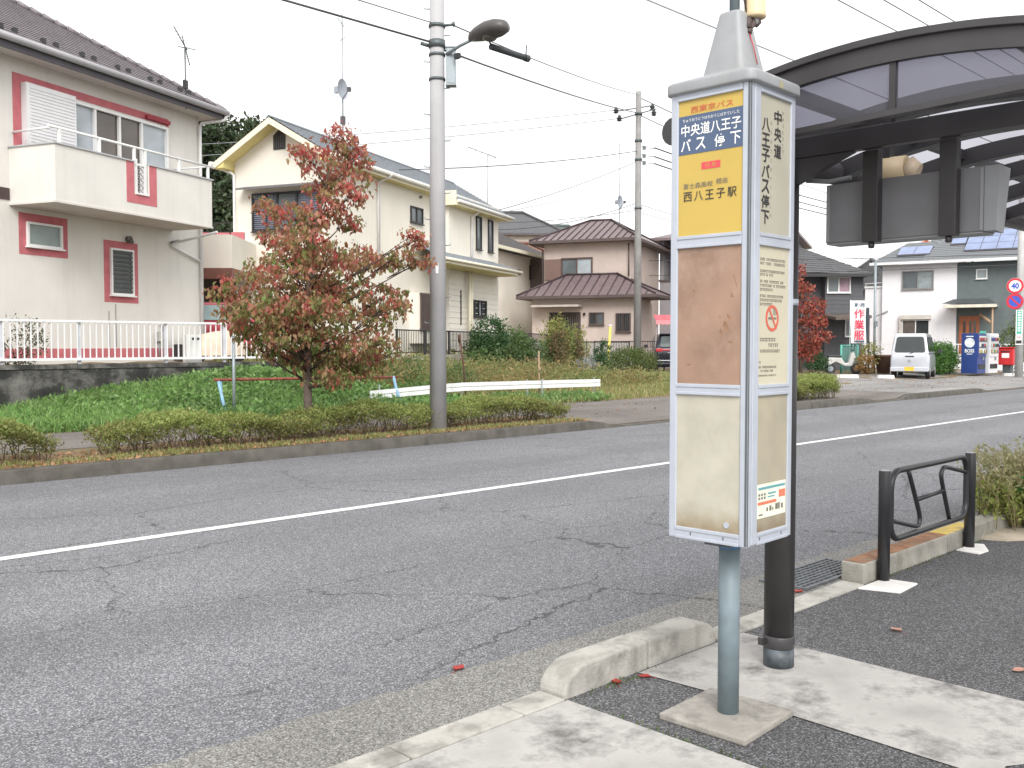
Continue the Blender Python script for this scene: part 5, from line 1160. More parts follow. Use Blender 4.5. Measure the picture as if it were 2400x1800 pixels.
# grass and weeds behind the footpath
M_gr = leafmat('weed_leaves', [(.17, .34, .08), (.31, .50, .17), (.05, .13, .03), (.40, .56, .25), (.22, .42, .11)], .45, zr=(-5, 5, [(.13, .24, .06), (.22, .34, .12), (.07, .14, .04), (.29, .38, .16)]), ns=1.3, ng=4)
M_gb = leafmat('grass_blades', [(.14, .30, .07), (.23, .41, .11), (.32, .46, .18), (.16, .25, .08)], .4)
M_gd = leafmat('dry_grass_blades', [(.23, .27, .09), (.36, .34, .15), (.19, .26, .07), (.40, .32, .17), (.29, .32, .13)], .35)
rr = np.random.default_rng(77)
def scatter(n, x0, x1, ylo, yhi):
    x = rr.uniform(x0, x1, n); a = np.array([ylo(v) for v in x]); b = np.array([yhi(v) for v in x]); y = a+(b-a)*rr.random(n)
    return np.stack([x, y, H(x, y)], 1)
def blades(name, P, h, m, w=.012, lean=.5):
    n = len(P); d = rr.normal(size=(n, 2))*lean; hh = h*(.5+.8*rr.random(n)); t_ = rr.uniform(0, math.pi, n); wx, wy = np.cos(t_)*w, np.sin(t_)*w
    b0 = P-np.array([0, 0, .02]); A = b0+np.stack([wx, wy, 0*wx], 1); B = b0-np.stack([wx, wy, 0*wx], 1)
    md = P+np.stack([d[:, 0]*hh*.3, d[:, 1]*hh*.3, hh*.62], 1); Mi = md+np.stack([wx*.8, wy*.8, 0*wx], 1); Mj = md-np.stack([wx*.8, wy*.8, 0*wx], 1)
    T = P+np.stack([d[:, 0]*hh, d[:, 1]*hh, hh*.9], 1)
    V = np.stack([A, B, Mj, Mi, T], 1).reshape(-1, 3); i = np.arange(n)*5
    F = np.concatenate([np.stack([i, i+1, i+2], 1), np.stack([i, i+2, i+3], 1), np.stack([i+3, i+2, i+4], 1)])
    return raw_mesh(name, V, F, m)
edge = lambda x: min(16.4, 15.75+.05*max(0, 8-x))
P = scatter(20000, 1.5, 13.5, edge, lambda x: 18.6)
C_ = scatter(3300, 1.5, 14.5, lambda x: edge(x)+.1, lambda x: 18.55 if x < 11 else 17.4); hw_ = .10+.10*np.sin(C_[:, 0]*1.7)*np.sin(C_[:, 1]*2.3+1)
Q = (C_[:, None, :]+rr.normal(size=(len(C_), 12, 3))*np.array([.12, .12, .04])+np.stack([0*hw_, 0*hw_, .05+hw_*np.clip((C_[:, 0]-5.5)/3, .0, 1)], 1)[:, None, :]).reshape(-1, 3)
V, F = leaf_mesh(Q, .075, rr, aspect=.62, up=.1)
tag(raw_mesh('weeds', V, F, M_gr), 'bright green leafy weeds on the bank under the block wall', 'weeds', kind='stuff')
tag(blades('grass', P, .24, M_gb, .010), 'green grass on the bank below the white fence', 'grass', kind='stuff')
P = np.concatenate([scatter(36000, 13, 36, lambda x: 15.5 if x < 19 else 15.5+.15*(x-19), lambda x: 24.5), scatter(7000, 11.3, 20, lambda x: 17.5, lambda x: 23)])
tag(blades('dry_grass', P, .17, M_gd, .013), 'yellowing grass on the open plot by the white barrier', 'grass', kind='stuff')
C_ = scatter(650, 12, 18.8, lambda x: 15.55, lambda x: 16.5); Q = (C_[:, None, :]+rr.normal(size=(len(C_), 12, 3))*np.array([.10, .10, .05])+np.array([0, 0, .09])).reshape(-1, 3)
V, F = leaf_mesh(Q, .075, rr, aspect=.62, up=.1)
tag(raw_mesh('ground_cover', V, F, M_gr), 'green creeping leaves below the white barrier', 'weeds', kind='stuff')
# rank weeds filling the plot behind the barrier
C_ = scatter(1500, 12.2, 25, lambda x: 17.0+.12*max(0, x-17), lambda x: 22.0+.25*max(0, x-16)); hN = .10+.26*np.clip(.5+.5*np.sin(C_[:, 0]*1.9+C_[:, 1])*np.sin(C_[:, 1]*1.4-1), 0, 1)+.10*rr.random(len(C_))
Q = (C_[:, None, :]+rr.normal(size=(len(C_), 16, 3))*np.array([.13, .13, .0])+np.stack([0*hN[:, None]*np.ones(16), 0*hN[:, None]*np.ones(16), hN[:, None]*rr.random((len(C_), 16))*1.5], -1)).reshape(-1, 3)
V, F = leaf_mesh(Q, .075, rr, aspect=.5, up=.4)
tag(raw_mesh('tall_weeds', V, F, leafmat('rank_weeds', [(.13, .20, .06), (.20, .27, .09), (.10, .15, .045), (.27, .29, .12), (.16, .22, .07)], .35, zr=(-5, 5, [(.28, .24, .11), (.36, .24, .11), (.22, .22, .09), (.17, .17, .07)]), ns=.9, ng=5)), 'rank green and brownish weeds behind the white barrier', 'weeds', kind='stuff')
# litter of dry leaves along the planting strip
M_lit = leafmat('leaf_litter', [(.28, .15, .07), (.36, .20, .10), (.20, .11, .06), (.40, .26, .15)], .1)
P = scatter(3600, 0, 13.6, lambda x: 11.63, lambda x: 13.2); P[:, 1] = 11.64+(P[:, 1]-11.63)**1.6/1.7; P[:, 2] = H(P[:, 0], P[:, 1])+.012
Pb = scatter(900, 13, 45, lambda x: 12.4, lambda x: 17); Pb[:, 2] += .015
V, F = leaf_mesh(np.concatenate([P, Pb]), .055, rr, aspect=.6); V[:, 2] = np.where(V[:, 2] > H(V[:, 0], V[:, 1])+.05, H(V[:, 0], V[:, 1])+.03, V[:, 2])
tag(raw_mesh('leaf_litter', V, F, M_lit), 'brown leaf litter along the kerb and driveways', 'leaf litter', kind='stuff')
C_ = scatter(420, 0, 13.5, lambda x: 11.66, lambda x: 12.05); Pt = (C_[:, None, :]+rr.normal(size=(len(C_), 14, 3))*np.array([.06, .04, 0])).reshape(-1, 3)
tag(blades('kerb_grass', Pt, .07, M_gd, .005), 'thin grass tufts growing behind the far kerb', 'grass', kind='stuff')

# garden plants on the plot
M_dkg = leafmat('dark_green_leaves', [(.035, .085, .03), (.06, .13, .045), (.03, .07, .025), (.09, .17, .07)], .25)
M_mdg = leafmat('mid_green_leaves', [(.08, .15, .04), (.13, .20, .07), (.06, .11, .035), (.17, .22, .10)], .3)
M_ylg = leafmat('yellow_green_leaves', [(.22, .25, .07), (.30, .30, .09), (.16, .20, .05), (.34, .28, .10)], .3)
M_grn = leafmat('round_bush_leaves', [(.06, .10, .022), (.10, .14, .035), (.13, .16, .045), (.05, .08, .02)], .25)
M_rus = leafmat('russet_leaves', [(.15, .10, .06), (.12, .13, .06), (.22, .12, .07), (.16, .17, .08)], .25)
M_slv = leafmat('silver_leaves', [(.26, .28, .27), (.34, .36, .37), (.20, .24, .2)], .25)
M_org = leafmat('orange_leaves', [(.40, .22, .08), (.33, .17, .07), (.24, .2, .08)], .3)
G = 'garden plants on the plot between the houses'
spray('garden_shrub', 'dark green rounded bushy shrub in front of the black fence', 'shrub', (23.0, 24.5, 1.28), (.60, .60, .66), 3600, .09, M_dkg, G, 9, k=1)
spray('garden_shrub', 'loose green growth at the foot of the dark rounded shrub', 'shrub', (22.7, 24.3, .40), (.85, .6, .55), 2600, .09, M_mdg, G, 9, k=2)
spray('low_bush', 'wide clipped low bush behind the yellow post', 'bush', (30.2, 24.0, .48), (.98, .98, .56), 9000, .06, M_grn, G, 14, k=3, shell=.8)
for i, (x, y, h_, r_, mt, lab) in enumerate([(17.9, 18.3, 1.1, .32, M_mdg, 'tall thin plant with small white flowers right of the dark shrub'), (18.6, 18.0, .9, .42, M_mdg, 'mid green leafy plant before the net fence'), (19.25, 17.9, 1.35, .30, M_ylg, 'tall yellow green plant reaching over the net fence'), (18.9, 17.4, 1.05, .22, M_rus, 'narrow russet shrub by the thin wooden stake'), (19.7, 18.2, 1.15, .28, M_ylg, 'yellow tipped shoots in front of the brown house door'), (19.75, 17.2, .45, .28, M_slv, 'silvery ornamental grass clump before the net fence'), (20.3, 17.7, .5, .3, M_slv, 'pale seeded grass clump right of the silver one'), (20.55, 17.3, .85, .2, M_dkg, 'narrow dark green conifer like shrub beside the yellow post'), (21.2, 18.9, 1.2, .28, M_ylg, 'yellow green sprouting plant in front of the brown house wall'), (18.3, 18.5, 1.15, .30, M_mdg, 'tall green stalks between the dark shrub and the russet shrub'), (19.55, 18.0, 1.2, .26, M_mdg, 'tall green plant left of the silvery grass'), (20.1, 18.0, 1.0, .26, M_rus, 'brown seeded stalks before the brown house windows'), (17.3, 18.7, .9, .40, M_mdg, 'bushy green plant partly hidden by the dark rounded shrub'), (16.0, 19.2, .75, .5, M_ylg, 'yellow green bush in front of the black fence right of the utility pole'), (15.2, 17.3, .6, .42, M_mdg, 'green leafy plant with white flowers by the rusty stake'), (14.2, 18.0, .55, .5, M_mdg, 'low green shrub left of the rusty stake'), (17.0, 16.9, .28, .34, M_dkg, 'low dark leaved plant in the bed'), (13.4, 19.4, .55, .6, M_mdg, 'green shrub against the black fence behind the utility pole'), (17.6, 17.2, .5, .4, M_rus, 'brownish shrub right of the dark rounded shrub'), (15.6, 20.2, .5, .5, M_mdg, 'green shrub beside the red flowers'), (18.2, 17.0, .25, .35, M_org, 'orange leaved low plant along the barrier'), (15.9, 16.8, .22, .35, M_org, 'orange dry stems low in the bed'), (13.0, 17.3, .4, .45, M_org, 'orange brown dry weeds behind the red pipe'), (12.2, 17.6, .4, .5, M_ylg, 'pale dry weeds under the dogwood branches'), (20.0, 17.1, .35, .18, M_dkg, 'small dark plant among the silver grass')]):
    if x > 15.4: x, y, r_ = x*1.36, y*1.36, r_*1.9; h_ = (1.55+(.60+h_-1.55)*1.42-Hf(x, y))*1.22
    spray('garden_plant', lab, 'plant', (x, y, h_*.52), (r_, r_, h_*.52), int(min(3400, 900*r_*h_*3.2)), .05 if x < 15.4 else .08, mt, G, 12, k=20+i, upl=.5, stem_m=mat('green_stem', (.14, .17, .07), .8), shell=.2)
rf_ = thing('red_flowers', 'red flowers on short stems behind the utility pole', 'flowers', (14.2, 17.0, Hf(14.2, 17)), G)
m = MB(); q = [(14.15+.07*k*.3, 17.0+.05*math.sin(k), Hf(14.2, 17)+.5+.06*math.sin(k*2.1)) for k in range(6)]
for p in q: m.tube([(p[0], p[1], Hf(14.2, 17)), p], .006, 4)
m.build('stems', mat('green_stem', (.14, .17, .07), .8), rf_); leaves('petals', np.concatenate([np.array(p)+rg.normal(size=(14, 3))*.025 for p in q]), .05, leafmat('red_petals', [(.5, .03, .05), (.6, .08, .1)], .3), rf_, rg, up=.2)
wf_ = thing('white_flowers', 'small white flowers scattered on thin stalks above the dark shrub bed', 'flowers', (25.2, 25.6, Hf(25.2, 25.6)), G)
m = MB(); q = [(24.5+.25*(k % 7)+rg.normal()*.1, 25.5+rg.normal()*.3, 1.5+.5*rg.random()) for k in range(22)]
for p in q: m.tube([(p[0]+rg.normal()*.05, p[1], Hf(p[0], p[1])), p], .006, 4)
m.build('stems', mat('green_stem', (.14, .17, .07), .8), wf_); leaves('petals', np.concatenate([np.array(p)+rg.normal(size=(10, 3))*.03 for p in q]), .05, leafmat('white_petals', [(.75, .75, .72), (.6, .62, .58)], .3), wf_, rg, up=.2)
spray('fence_shrub', 'straggly shrub growing through the left end of the white fence', 'shrub', (5.85, 18.98, .40), (.55, .14, .50), 900, .05, leafmat('grey_green_leaves', [(.10, .13, .08), (.16, .19, .12), (.2, .15, .12)], .3), None, 10, k=60, z0=1.14)

# near shrubs at the kerb, right edge of the picture
M_bro = leafmat('tawny_spires', [(.38, .34, .19), (.30, .32, .14), (.46, .39, .25), (.26, .29, .10)], .3)
ns = thing('roadside_shrub', 'feathery tawny green shrub overhanging the kerb past the pedestrian rail', 'shrub', (9.3, 2.75, 0))
rr2 = np.random.default_rng(91); mb = MB(); pts = []; sp_ = []
for k in range(420):
    b0 = np.array([9.2+rr2.normal()*.36, 2.78+rr2.normal()*.18, .05]); d = np.array([rr2.normal()*.45, rr2.normal()*.42, 1.0]); L = rr2.uniform(.3, .66); d /= np.linalg.norm(d)
    q = b0+d*L; md = b0+d*L*.5+np.array([rr2.normal()*.03, rr2.normal()*.03, .05]); mb.tube([tuple(b0), tuple(md), tuple(q)], [.004, .003, .0015], 4)
    nl = int(62*L)
    for t_ in rr2.random(nl): p = md+(q-md)*t_ if t_ > .4 else b0+(md-b0)*(t_/.4*.8+.2); (sp_ if (p[2] > .36) else pts).append(p+rr2.normal(size=3)*.02)
mb.build('stems', mat('tawny_stem', (.22, .17, .09), .8), ns)
leaves('spires', sp_, .034, M_bro, ns, rr2, up=.4, aspect=.4); leaves('foliage', np.concatenate([np.array(pts), ball(rr2, 6500, (9.15, 2.78, .22), (.75, .42, .26), .5)]), .040, leafmat('olive_leaves', [(.26, .30, .07), (.20, .25, .06), (.33, .33, .11), (.13, .19, .04)], .3), ns, rr2, up=.3, aspect=.45)
spray('leafy_shrub', 'bright green leafy shrub at the right edge beside the feathery shrub', 'shrub', (8.75, 2.42, .30), (.26, .24, .30), 1500, .075, leafmat('fresh_leaves', [(.06, .20, .05), (.10, .28, .08), (.05, .15, .04)], .35), None, 8, k=70, z0=0)
Pm = np.concatenate([np.stack([rr.normal(size=60)*.12+3.38, np.full(60, 2.75)+rr.normal(size=60)*.015, np.zeros(60)], 1), np.stack([np.full(70, 3.075)+rr.normal(size=70)*.010, 2.15+rr.normal(size=70)*.22, np.zeros(70)], 1), np.stack([rr.uniform(6, 8.4, 160), np.full(160, 2.775)+rr.normal(size=160)*.01, np.zeros(160)], 1)])
tag(blades('pavement_moss', Pm, .016, leafmat('moss_green', [(.08, .13, .04), (.13, .18, .06)], .2), .003), 'tiny green tufts in the joints of the near pavement', 'moss', kind='stuff')
struct(MB().slab([(7.98, 2.79), (8.05, 2.62), (8.8, 2.2), (14, 2.0), (14, 2.79)], -.02, .02).build('planting_bed', mat('bed_cement', (.42, .36, .28), .9, var=.2, vs=4, bump=.3, dirt=(.18, .16, .1), dirt_amt=.5), None))

# red tree across the road
M_redt = leafmat('red_tree_leaves', [(.36, .06, .05), (.26, .045, .04), (.42, .11, .08), (.30, .13, .07), (.22, .05, .04)], .3)
rt_ = thing('red_autumn_tree', 'small red leaved autumn tree beyond the shelter post', 'tree', (36.6, 20.1, .25))
m = MB(); m.tube([(36.6, 20.1, .1), (36.62, 20.1, 1.2), (36.6, 20.15, 2.6), (36.6, 20.2, 4.6)], [.09, .07, .05, .015], 8); m.build('trunk', M_bark2, rt_)
P = []; rr3 = np.random.default_rng(14)
for (l, z, a, b) in [(0, 4.6, .3, .35), (-.2, 4.1, .45, .4), (.25, 3.8, .5, .35), (-.3, 3.4, .6, .4), (.45, 3.2, .55, .35), (.0, 2.8, .8, .4), (.65, 2.5, .55, .3), (-.4, 2.3, .7, .4), (.3, 1.9, .8, .35), (.75, 1.6, .4, .25), (-.2, 1.5, .7, .3), (.35, 1.2, .5, .2)]:
    for q in ball(rr3, int(70*a), (36.6+rx*l, 20.1+ry*l+rr3.normal()*.2, z), (a, a, b), .5): P.append(q+rr3.normal(size=(9, 3))*.08)
leaves('crown', np.concatenate(P), .13, M_redt, rt_, rr3, droop=.5, aspect=.55)
m = MB()
for k in range(16):
    z = 1.1+.2*k; t_ = rr3.uniform(0, 6.28); m.tube([(36.6, 20.12, z), (36.6+.6*math.cos(t_), 20.12+.6*math.sin(t_), z+.25)], [.02, .006], 4)
m.build('branches', M_bark2, rt_)
# shrubs by the lots
GB = 'shrubs in front of the far houses'
spray('garden_bush', 'left of the two round clipped green bushes beside the van', 'bush', (43.55, 17.5, .65), (.66, .66, .70), 7500, .075, leafmat('box_leaves', [(.06, .15, .03), (.10, .21, .05), (.045, .11, .02)], .25), GB, 10, k=80, shell=.75)
spray('garden_bush', 'round clipped green bush between the van and the blue vending machine', 'bush', (44.6, 17.4, .68), (.60, .60, .72), 7500, .075, MATS['box_leaves'], GB, 10, k=81, shell=.75)
spray('garden_bush', 'dark bush at the foot of the red autumn tree', 'bush', (39.3, 20.9, .5), (.6, .6, .6), 1300, .09, M_dkg, GB, 8, k=82)
spray('garden_bush', 'brown orange low plant before the green net panel', 'bush', (40.4, 19.1, .42), (.42, .42, .45), 800, .09, M_org, GB, 8, k=83)
spray('garden_bush', 'olive shrub around the thin steel pole', 'bush', (41.2, 19.3, .7), (.45, .45, .7), 900, .09, M_ylg, GB, 8, k=84)
spray('garden_bush', 'tall dark green shrub by the grey wall behind the sign pole', 'bush', (49.3, 15.9, 1.5), (.6, .6, 1.1), 1700, .10, M_grn, GB, 8, k=85)
# wooded rise behind the big houses
M_wood = leafmat('wood_leaves', [(.04, .068, .032), (.062, .095, .045), (.03, .05, .025), (.085, .11, .055), (.075, .07, .045)], .2)
GT = 'dark trees on the rise behind the houses'
TR = [(26.2, 58.2, 14.6, 3.0, 'leftmost dark tree rising behind the pink trimmed house roof'), (29.4, 57.0, 16.9, 2.6, 'dark tree in the gap between the two big houses'), (31.2, 55.4, 16.6, 2.5, 'dark tree just left of the yellow gable peak'), (33.0, 54.2, 15.6, 2.4, 'dark tree behind the yellow gable peak'), (27.3, 51.0, 11.5, 3.0, 'lower dark evergreen filling the gap between the two big houses'), (24.0, 53.5, 12.5, 2.8, 'lower dark evergreen behind the downpipe of the pink trimmed house'), (35.2, 52.6, 15.2, 1.5, 'single dark tree top just right of the yellow gable peak')]
for i, (x, y, h_, r_, lab) in enumerate(TR):
    o = thing('dark_tree', lab, 'tree', (x, y, 1.), GT); r4 = np.random.default_rng(200+i)
    m = MB(); m.tube([(x, y, .5), (x+.2, y, h_*.4), (x, y+.2, h_*.9)], [.3, .22, .06], 8)
    for k in range(14):
        t_ = r4.uniform(0, 6.28); z = h_*r4.uniform(.4, .85); m.tube([(x, y, z), (x+r_*.8*math.cos(t_), y+r_*.8*math.sin(t_), z+1.)], [.10, .03], 5)
    m.build('trunk', M_bark2, o); P = []
    for k in range(44):
        t_ = r4.uniform(0, 6.28); z = h_*r4.uniform(.22, .93); q = r_*math.sqrt(r4.random())*(1-.55*max(0, z/h_-.55)/.45); c_ = (x+q*math.cos(t_), y+q*math.sin(t_), z); rad = r4.uniform(.7, 1.25)
        for p in ball(r4, 40, c_, (rad, rad, rad*.75), .7): P.append(p+r4.normal(size=(9, 3))*.17)
    leaves('crown', np.concatenate(P), .25, M_wood, o, r4, aspect=.7, droop=.2)
# ---------------------------------------------------------------- poles, lamp, wires, barriers, signs, vehicles
M_conp = mat('pole_concrete', (.40, .395, .405), .8, var=.08, vs=2, streak=.18, bump=.1, bs=60)
M_zinc = mat('galvanised', (.27, .31, .33), .5, .35, var=.12, vs=9); M_zd = mat('dark_galvanised', (.10, .12, .125), .5, .3)
ux, uy = 10.12, 12.02; uz = Hf(ux, uy)
up_ = thing('utility_pole', 'grey concrete utility pole at the far kerb carrying the street lamp', 'utility pole', (ux, uy, uz))
MB().tube([(ux, uy, uz-.1), (ux, uy, 9.5)], [.138, .108], 28).build('pole', M_conp, up_)
for k, z in enumerate(np.arange(1.9, 7.4, .42)):
    sgn = 1 if k % 2 else -1; m = MB(); x0, y0 = ux+rx*sgn*.115, uy+ry*sgn*.115
    m.tube([(x0, y0, z), (x0+rx*sgn*.09, y0+ry*sgn*.09, z+.005), (x0+rx*sgn*.095, y0+ry*sgn*.095, z+.035)], .009, 6); m.build('step_bolt', M_zinc, up_)
for z, h_ in ((6.67, .05), (6.38, .12), (6.21, .04), (5.82, .04)):
    MB().lathe([(.122, z-h_/2), (.135, z-h_/2), (.135, z+h_/2), (.122, z+h_/2)], (ux, uy), 24).build('clamp', M_zd, up_)
m = MB(); m.tube([(ux+rx*.12, uy+ry*.12, 6.68), (ux+rx*.28, uy+ry*.28, 6.70)], .022, 8); m.tube([(ux+rx*.25, uy+ry*.25, 6.70), (ux+rx*.29, uy+ry*.29, 6.705)], .04, 10); m.tube([(ux-rx*.13, uy-ry*.13, 6.36), (ux-rx*.26, uy-ry*.26, 6.40)], .03, 8); m.build('wire_bracket', M_zd, up_)
FB = Fr(ux, uy, -44.5, out=-1)
m = MB(FB); m.slab([(.15, -.08), (.30, -.08), (.30, .08), (.15, .08)], 5.74, 6.31); m.build('terminal_box', mat('box_blue_grey', (.30, .345, .37), .5, .2, var=.08), up_, bevel=.012)
m = MB(FB); m.slab([(.14, -.09), (.31, -.09), (.31, .09), (.14, .09)], 6.312, 6.335); m.slab([(.14, -.09), (.31, -.09), (.31, .09), (.14, .09)], 5.715, 5.738); m.build('box_lid', M_zinc, up_)
m = MB(FB); m.box(-.02, .02, .138, .142, 2.70, 2.86); m.build('number_plate', M_wht, up_)
sl_ = thing('street_lamp', 'dark cobra head street lamp on a short arm of the near utility pole', 'street lamp', (ux+.15, uy-.3, 6.25))
m = MB(); m.tube([(ux+.06, uy-.16, 6.20), (ux+.09, uy-.45, 6.28), (ux+.11, uy-.72, 6.32)], .026, 10); m.build('arm', M_zinc, sl_)
# lamp head: egg shaped shell, dark underneath with a smoked bowl
hd = []; nseg = 12; hx = ux+.11
prof = [(-.66, .03, .03, 6.33), (-.74, .085, .06, 6.34), (-.90, .135, .085, 6.345), (-1.10, .165, .10, 6.35), (-1.30, .160, .095, 6.345), (-1.44, .11, .07, 6.335), (-1.49, .03, .025, 6.33)]
m = MB(); vs = []
for dy_, w, h_, z in prof:
    for j in range(nseg): t_ = 2*math.pi*j/nseg; vs.append((hx+w*1.15*math.cos(t_), uy+dy_, z+.02+h_*1.45*math.sin(t_)*(1 if math.sin(t_) > 0 else .9)))
m.add(vs, [(i*nseg+j, i*nseg+(j+1) % nseg, (i+1)*nseg+(j+1) % nseg, (i+1)*nseg+j) for i in range(len(prof)-1) for j in range(nseg)]+[tuple(range(nseg)), tuple((len(prof)-1)*nseg+j for j in range(nseg))], True)
m.build('lamp_head', mat('lamp_bronze', (.075, .068, .066), .45, var=.12), sl_)
m = MB(); m.lathe([(.03, 6.205), (.09, 6.225), (.115, 6.25), (.118, 6.27)], (hx, uy-1.12), 16); m.build('lens', mat('lamp_lens', (.10, .095, .085), .2), sl_)
m = MB(); m.box(ux+.08, ux+.14, uy-.42, uy-.32, 6.10, 6.18); m.build('sensor', M_bfr, sl_)
# second pole
qx, qy = 33.35, 26.12; qz = Hf(qx, qy)
p2 = thing('utility_pole', 'slim distant utility pole in front of the brown roofed house', 'utility pole', (qx, qy, qz))
MB().tube([(qx, qy, qz-.1), (qx, qy, 12.48)], [.175, .12], 18).build('pole', mat('pole_concrete_weathered', (.25, .245, .24), .85, var=.15, streak=.3), p2)
FQ2 = Fr(qx, qy, -44.5, out=-1); K2 = 1.3125
for z in (10.38, 9.57, 7.48, 11.53): MB().lathe([(.12, z-.05), (.165, z-.05), (.165, z+.05), (.12, z+.05)], (qx, qy), 16).build('clamp', M_zd, p2)
m = MB(FQ2); m.tube([(-1.0, 0, 11.64), (.66, -.0, 11.9)], .025, 6); m.tube([(-.9, -.3, 11.35), (.72, .2, 11.7)], .025, 6); m.build('crossarm', M_zd, p2)
for a, b_, z in ((-.98, 0, 11.68), (-.80, -.25, 11.4), (.60, 0, 11.82), (.64, .15, 11.54)):
    m = MB(FQ2); m.lathe([(.04, z-.13), (.12, z-.09), (.06, z-.03), (.13, z+.0), (.08, z+.05), (.05, z+.14)], (a, b_), 10); m.build('insulator', M_bfr, p2)
m = MB(FQ2)
for k, z in enumerate((10.08, 9.73, 9.43)): m.tube([(.15, 0, z+.06), (.33, 0, z), (.72, 0, z-.03)], .016, 5); m.box(.18, .32, -.04, .04, z-.08, z+.08)
m.build('wire_bracket', M_zd, p2)
# ---- wires
M_wire = mat('wire_dark', (.055, .06, .065), .6); M_wirel = mat('wire_pale', (.25, .27, .29), .6)
def wire(label, p, q, r, sag, mt=None, n=14):
    pts = []
    for i in range(n+1):
        t_ = i/n; v_ = Vector(p).lerp(Vector(q), t_); v_.z -= sag*4*t_*(1-t_); pts.append(tuple(v_))
    m = MB(); m.tube(pts, r, 5); o = m.build('overhead_wire', mt or M_wire, None); tag(o, label, 'wire', 'overhead wires'); return o
wire('thick dark wire from the upper left down to the near utility pole', (-25, 12.0, 6.75), (ux-.15, uy, 6.39), .017, .10)
wire('thick dark wire from the near utility pole to the slim distant pole', (ux+.12, uy-.05, 6.30), (qx, qy, 11.57), .018, .10)
wire('thin upper wire from the top edge to the near utility pole', (-25, 12.1, 7.1), (ux-.1, uy, 6.70), .008, .06)
wire('thin upper wire from the near utility pole to the top of the slim pole', (ux+.2, uy-.15, 6.70), (qx, qy, 12.35), .011, .12)
wire('short dark wire leaving the slim pole behind the bus stop sign', (qx, qy, 12.25), (75, 30, 12.0), .02, .6); wire('lower dark wire leaving the slim pole behind the bus stop sign', (qx, qy, 11.5), (75, 30.5, 11.1), .018, .6)
wire('dark wire from the slim pole to the eave near the utility pole', (qx, qy, 9.95), (19.5, 25.1, 7.25), .016, .15)
wire('dark wire from the slim pole down to the yellow eaved house corner', (qx, qy, 9.52), FS(11.9, .6, 7.1), .014, .12)
wire('faint pale wire from the left insulator toward the roof ridge', FQ2(-.98, 0, 11.7), (15.0, 40.0, 9.4), .014, .2, M_wirel); wire('second faint pale wire just below the upper one', FQ2(-.80, -.25, 11.4), (15.0, 39.0, 8.8), .014, .2, M_wirel)
wire('faint slanting wire down to the cream house roof', (qx, qy, 8.7), (29, 36, 7.3), .012, .25, M_wirel)
wire('low dark cable from the slim pole toward the cream house', (qx, qy, 7.72), (31.0, 33.6, 7.0), .016, .35); wire('lowest dark cable crossing above the brown upper roof', (qx, qy, 7.4), (34, 40, 8.2), .014, .25)
wire('dark cable leaving the slim pole to the right just above the brown roof', (qx, qy, 7.65), (75, 33, 8.0), .016, .4); wire('second cable leaving the slim pole to the right', (qx, qy, 7.32), (75, 33.5, 7.4), .014, .3)
for k, (z, zz) in enumerate(((10.08, 10.6), (9.7, 10.2), (9.4, 9.8))): wire(['bundled cable at the top right of the slim pole', 'bundled cable in the middle right of the slim pole', 'lowest bundled cable right of the slim pole'][k], FQ2(.7, 0, z), (75, 31, zz+.6), .032, .5)
for k, (y, z, lab) in enumerate(((9.46, 7.0, 'pale wire over the road left of the sign cap, upper'), (9.05, 6.75, 'pale wire over the road left of the sign cap, lower'), (7.35, 7.0, 'dark wire running behind the arched shelter roof, left'), (6.84, 7.0, 'dark wire running behind the arched shelter roof, middle'), (6.45, 7.0, 'dark wire running behind the arched shelter roof, right'))):
    wire(lab, (-20, y, z+.1), (90, y+.1, z+.1), .006 if k < 2 else .009, .12, M_wirel if k < 2 else None, 30)
# protective sleeve clipped on the wire right of the lamp
cs_ = thing('wire_sleeve', 'dark tubular sleeve below right of the street lamp head', 'sleeve', (10.7, 11.0, 5.95))
m = MB(); m.tube([(10.33, 10.98, 6.165), (11.12, 10.98, 6.15)], .05, 12); m.tube([(11.08, 10.98, 6.151), (11.16, 10.98, 6.149)], .056, 12); m.build('tube', mat('sleeve_dark', (.045, .052, .058), .5), cs_)
MB().tube([(10.36, 10.98, 6.165), (10.25, 10.98, 6.29)], .014, 6).build('hanger', M_zd, cs_); MB().tube([(11.10, 10.98, 6.17), (11.12, 10.98, 6.36)], .010, 6).build('hanger', M_zd, cs_)

# ---- white plank barrier, red pipe barrier, stakes
wb = thing('white_barrier', 'bent white plank barrier on thin posts in the grass', 'barrier', (15, 16, .3))
pth = [(11.85, 16.25, .50), (13.7, 16.02, .60), (14.3, 16.0, .615), (16.3, 16.0, .60), (18.91, 16.0, .575)]
for z0 in (-.092, .006):
    m = MB(); vs = []
    for x, y, z in pth: vs += [(x, y, z+z0), (x, y, z+z0+.086), (x, y+.025, z+z0+.086), (x, y+.025, z+z0)]
    m.add(vs, [(i*4+j, i*4+(j+1) % 4, (i+1)*4+(j+1) % 4, (i+1)*4+j) for i in range(len(pth)-1) for j in range(4)]+[(0, 1, 2, 3), (16, 17, 18, 19)]); m.build('plank', mat('barrier_white', (.76, .76, .77), .6, var=.06, vs=4, dirt=(.45, .43, .4), dirt_amt=.35, dirt_scale=5), wb)
for x, y in ((12.1, 16.28), (14.2, 16.05), (16.28, 16.04), (16.7, 15.96), (18.7, 16.04)): MB().tube([(x, y, Hf(x, y)-.05), (x, y, .72)], .016, 6).build('post', M_zinc, wb)
rb = thing('pipe_barrier', 'rusty red pipe barrier on blue splayed legs behind the dogwood', 'barrier', (10.5, 16.3, .3))
MB().tube([(8.40, 16.3, .91), (10.4, 16.3, .885), (12.6, 16.3, .86)], .028, 10).build('pipe', mat('rust_red', (.22, .055, .035), .7, var=.4, vs=12), rb)
M_lb = mat('pale_blue_paint', (.22, .42, .58), .6, var=.2, vs=9, dirt=(.35, .33, .3), dirt_amt=.5, dirt_scale=12)
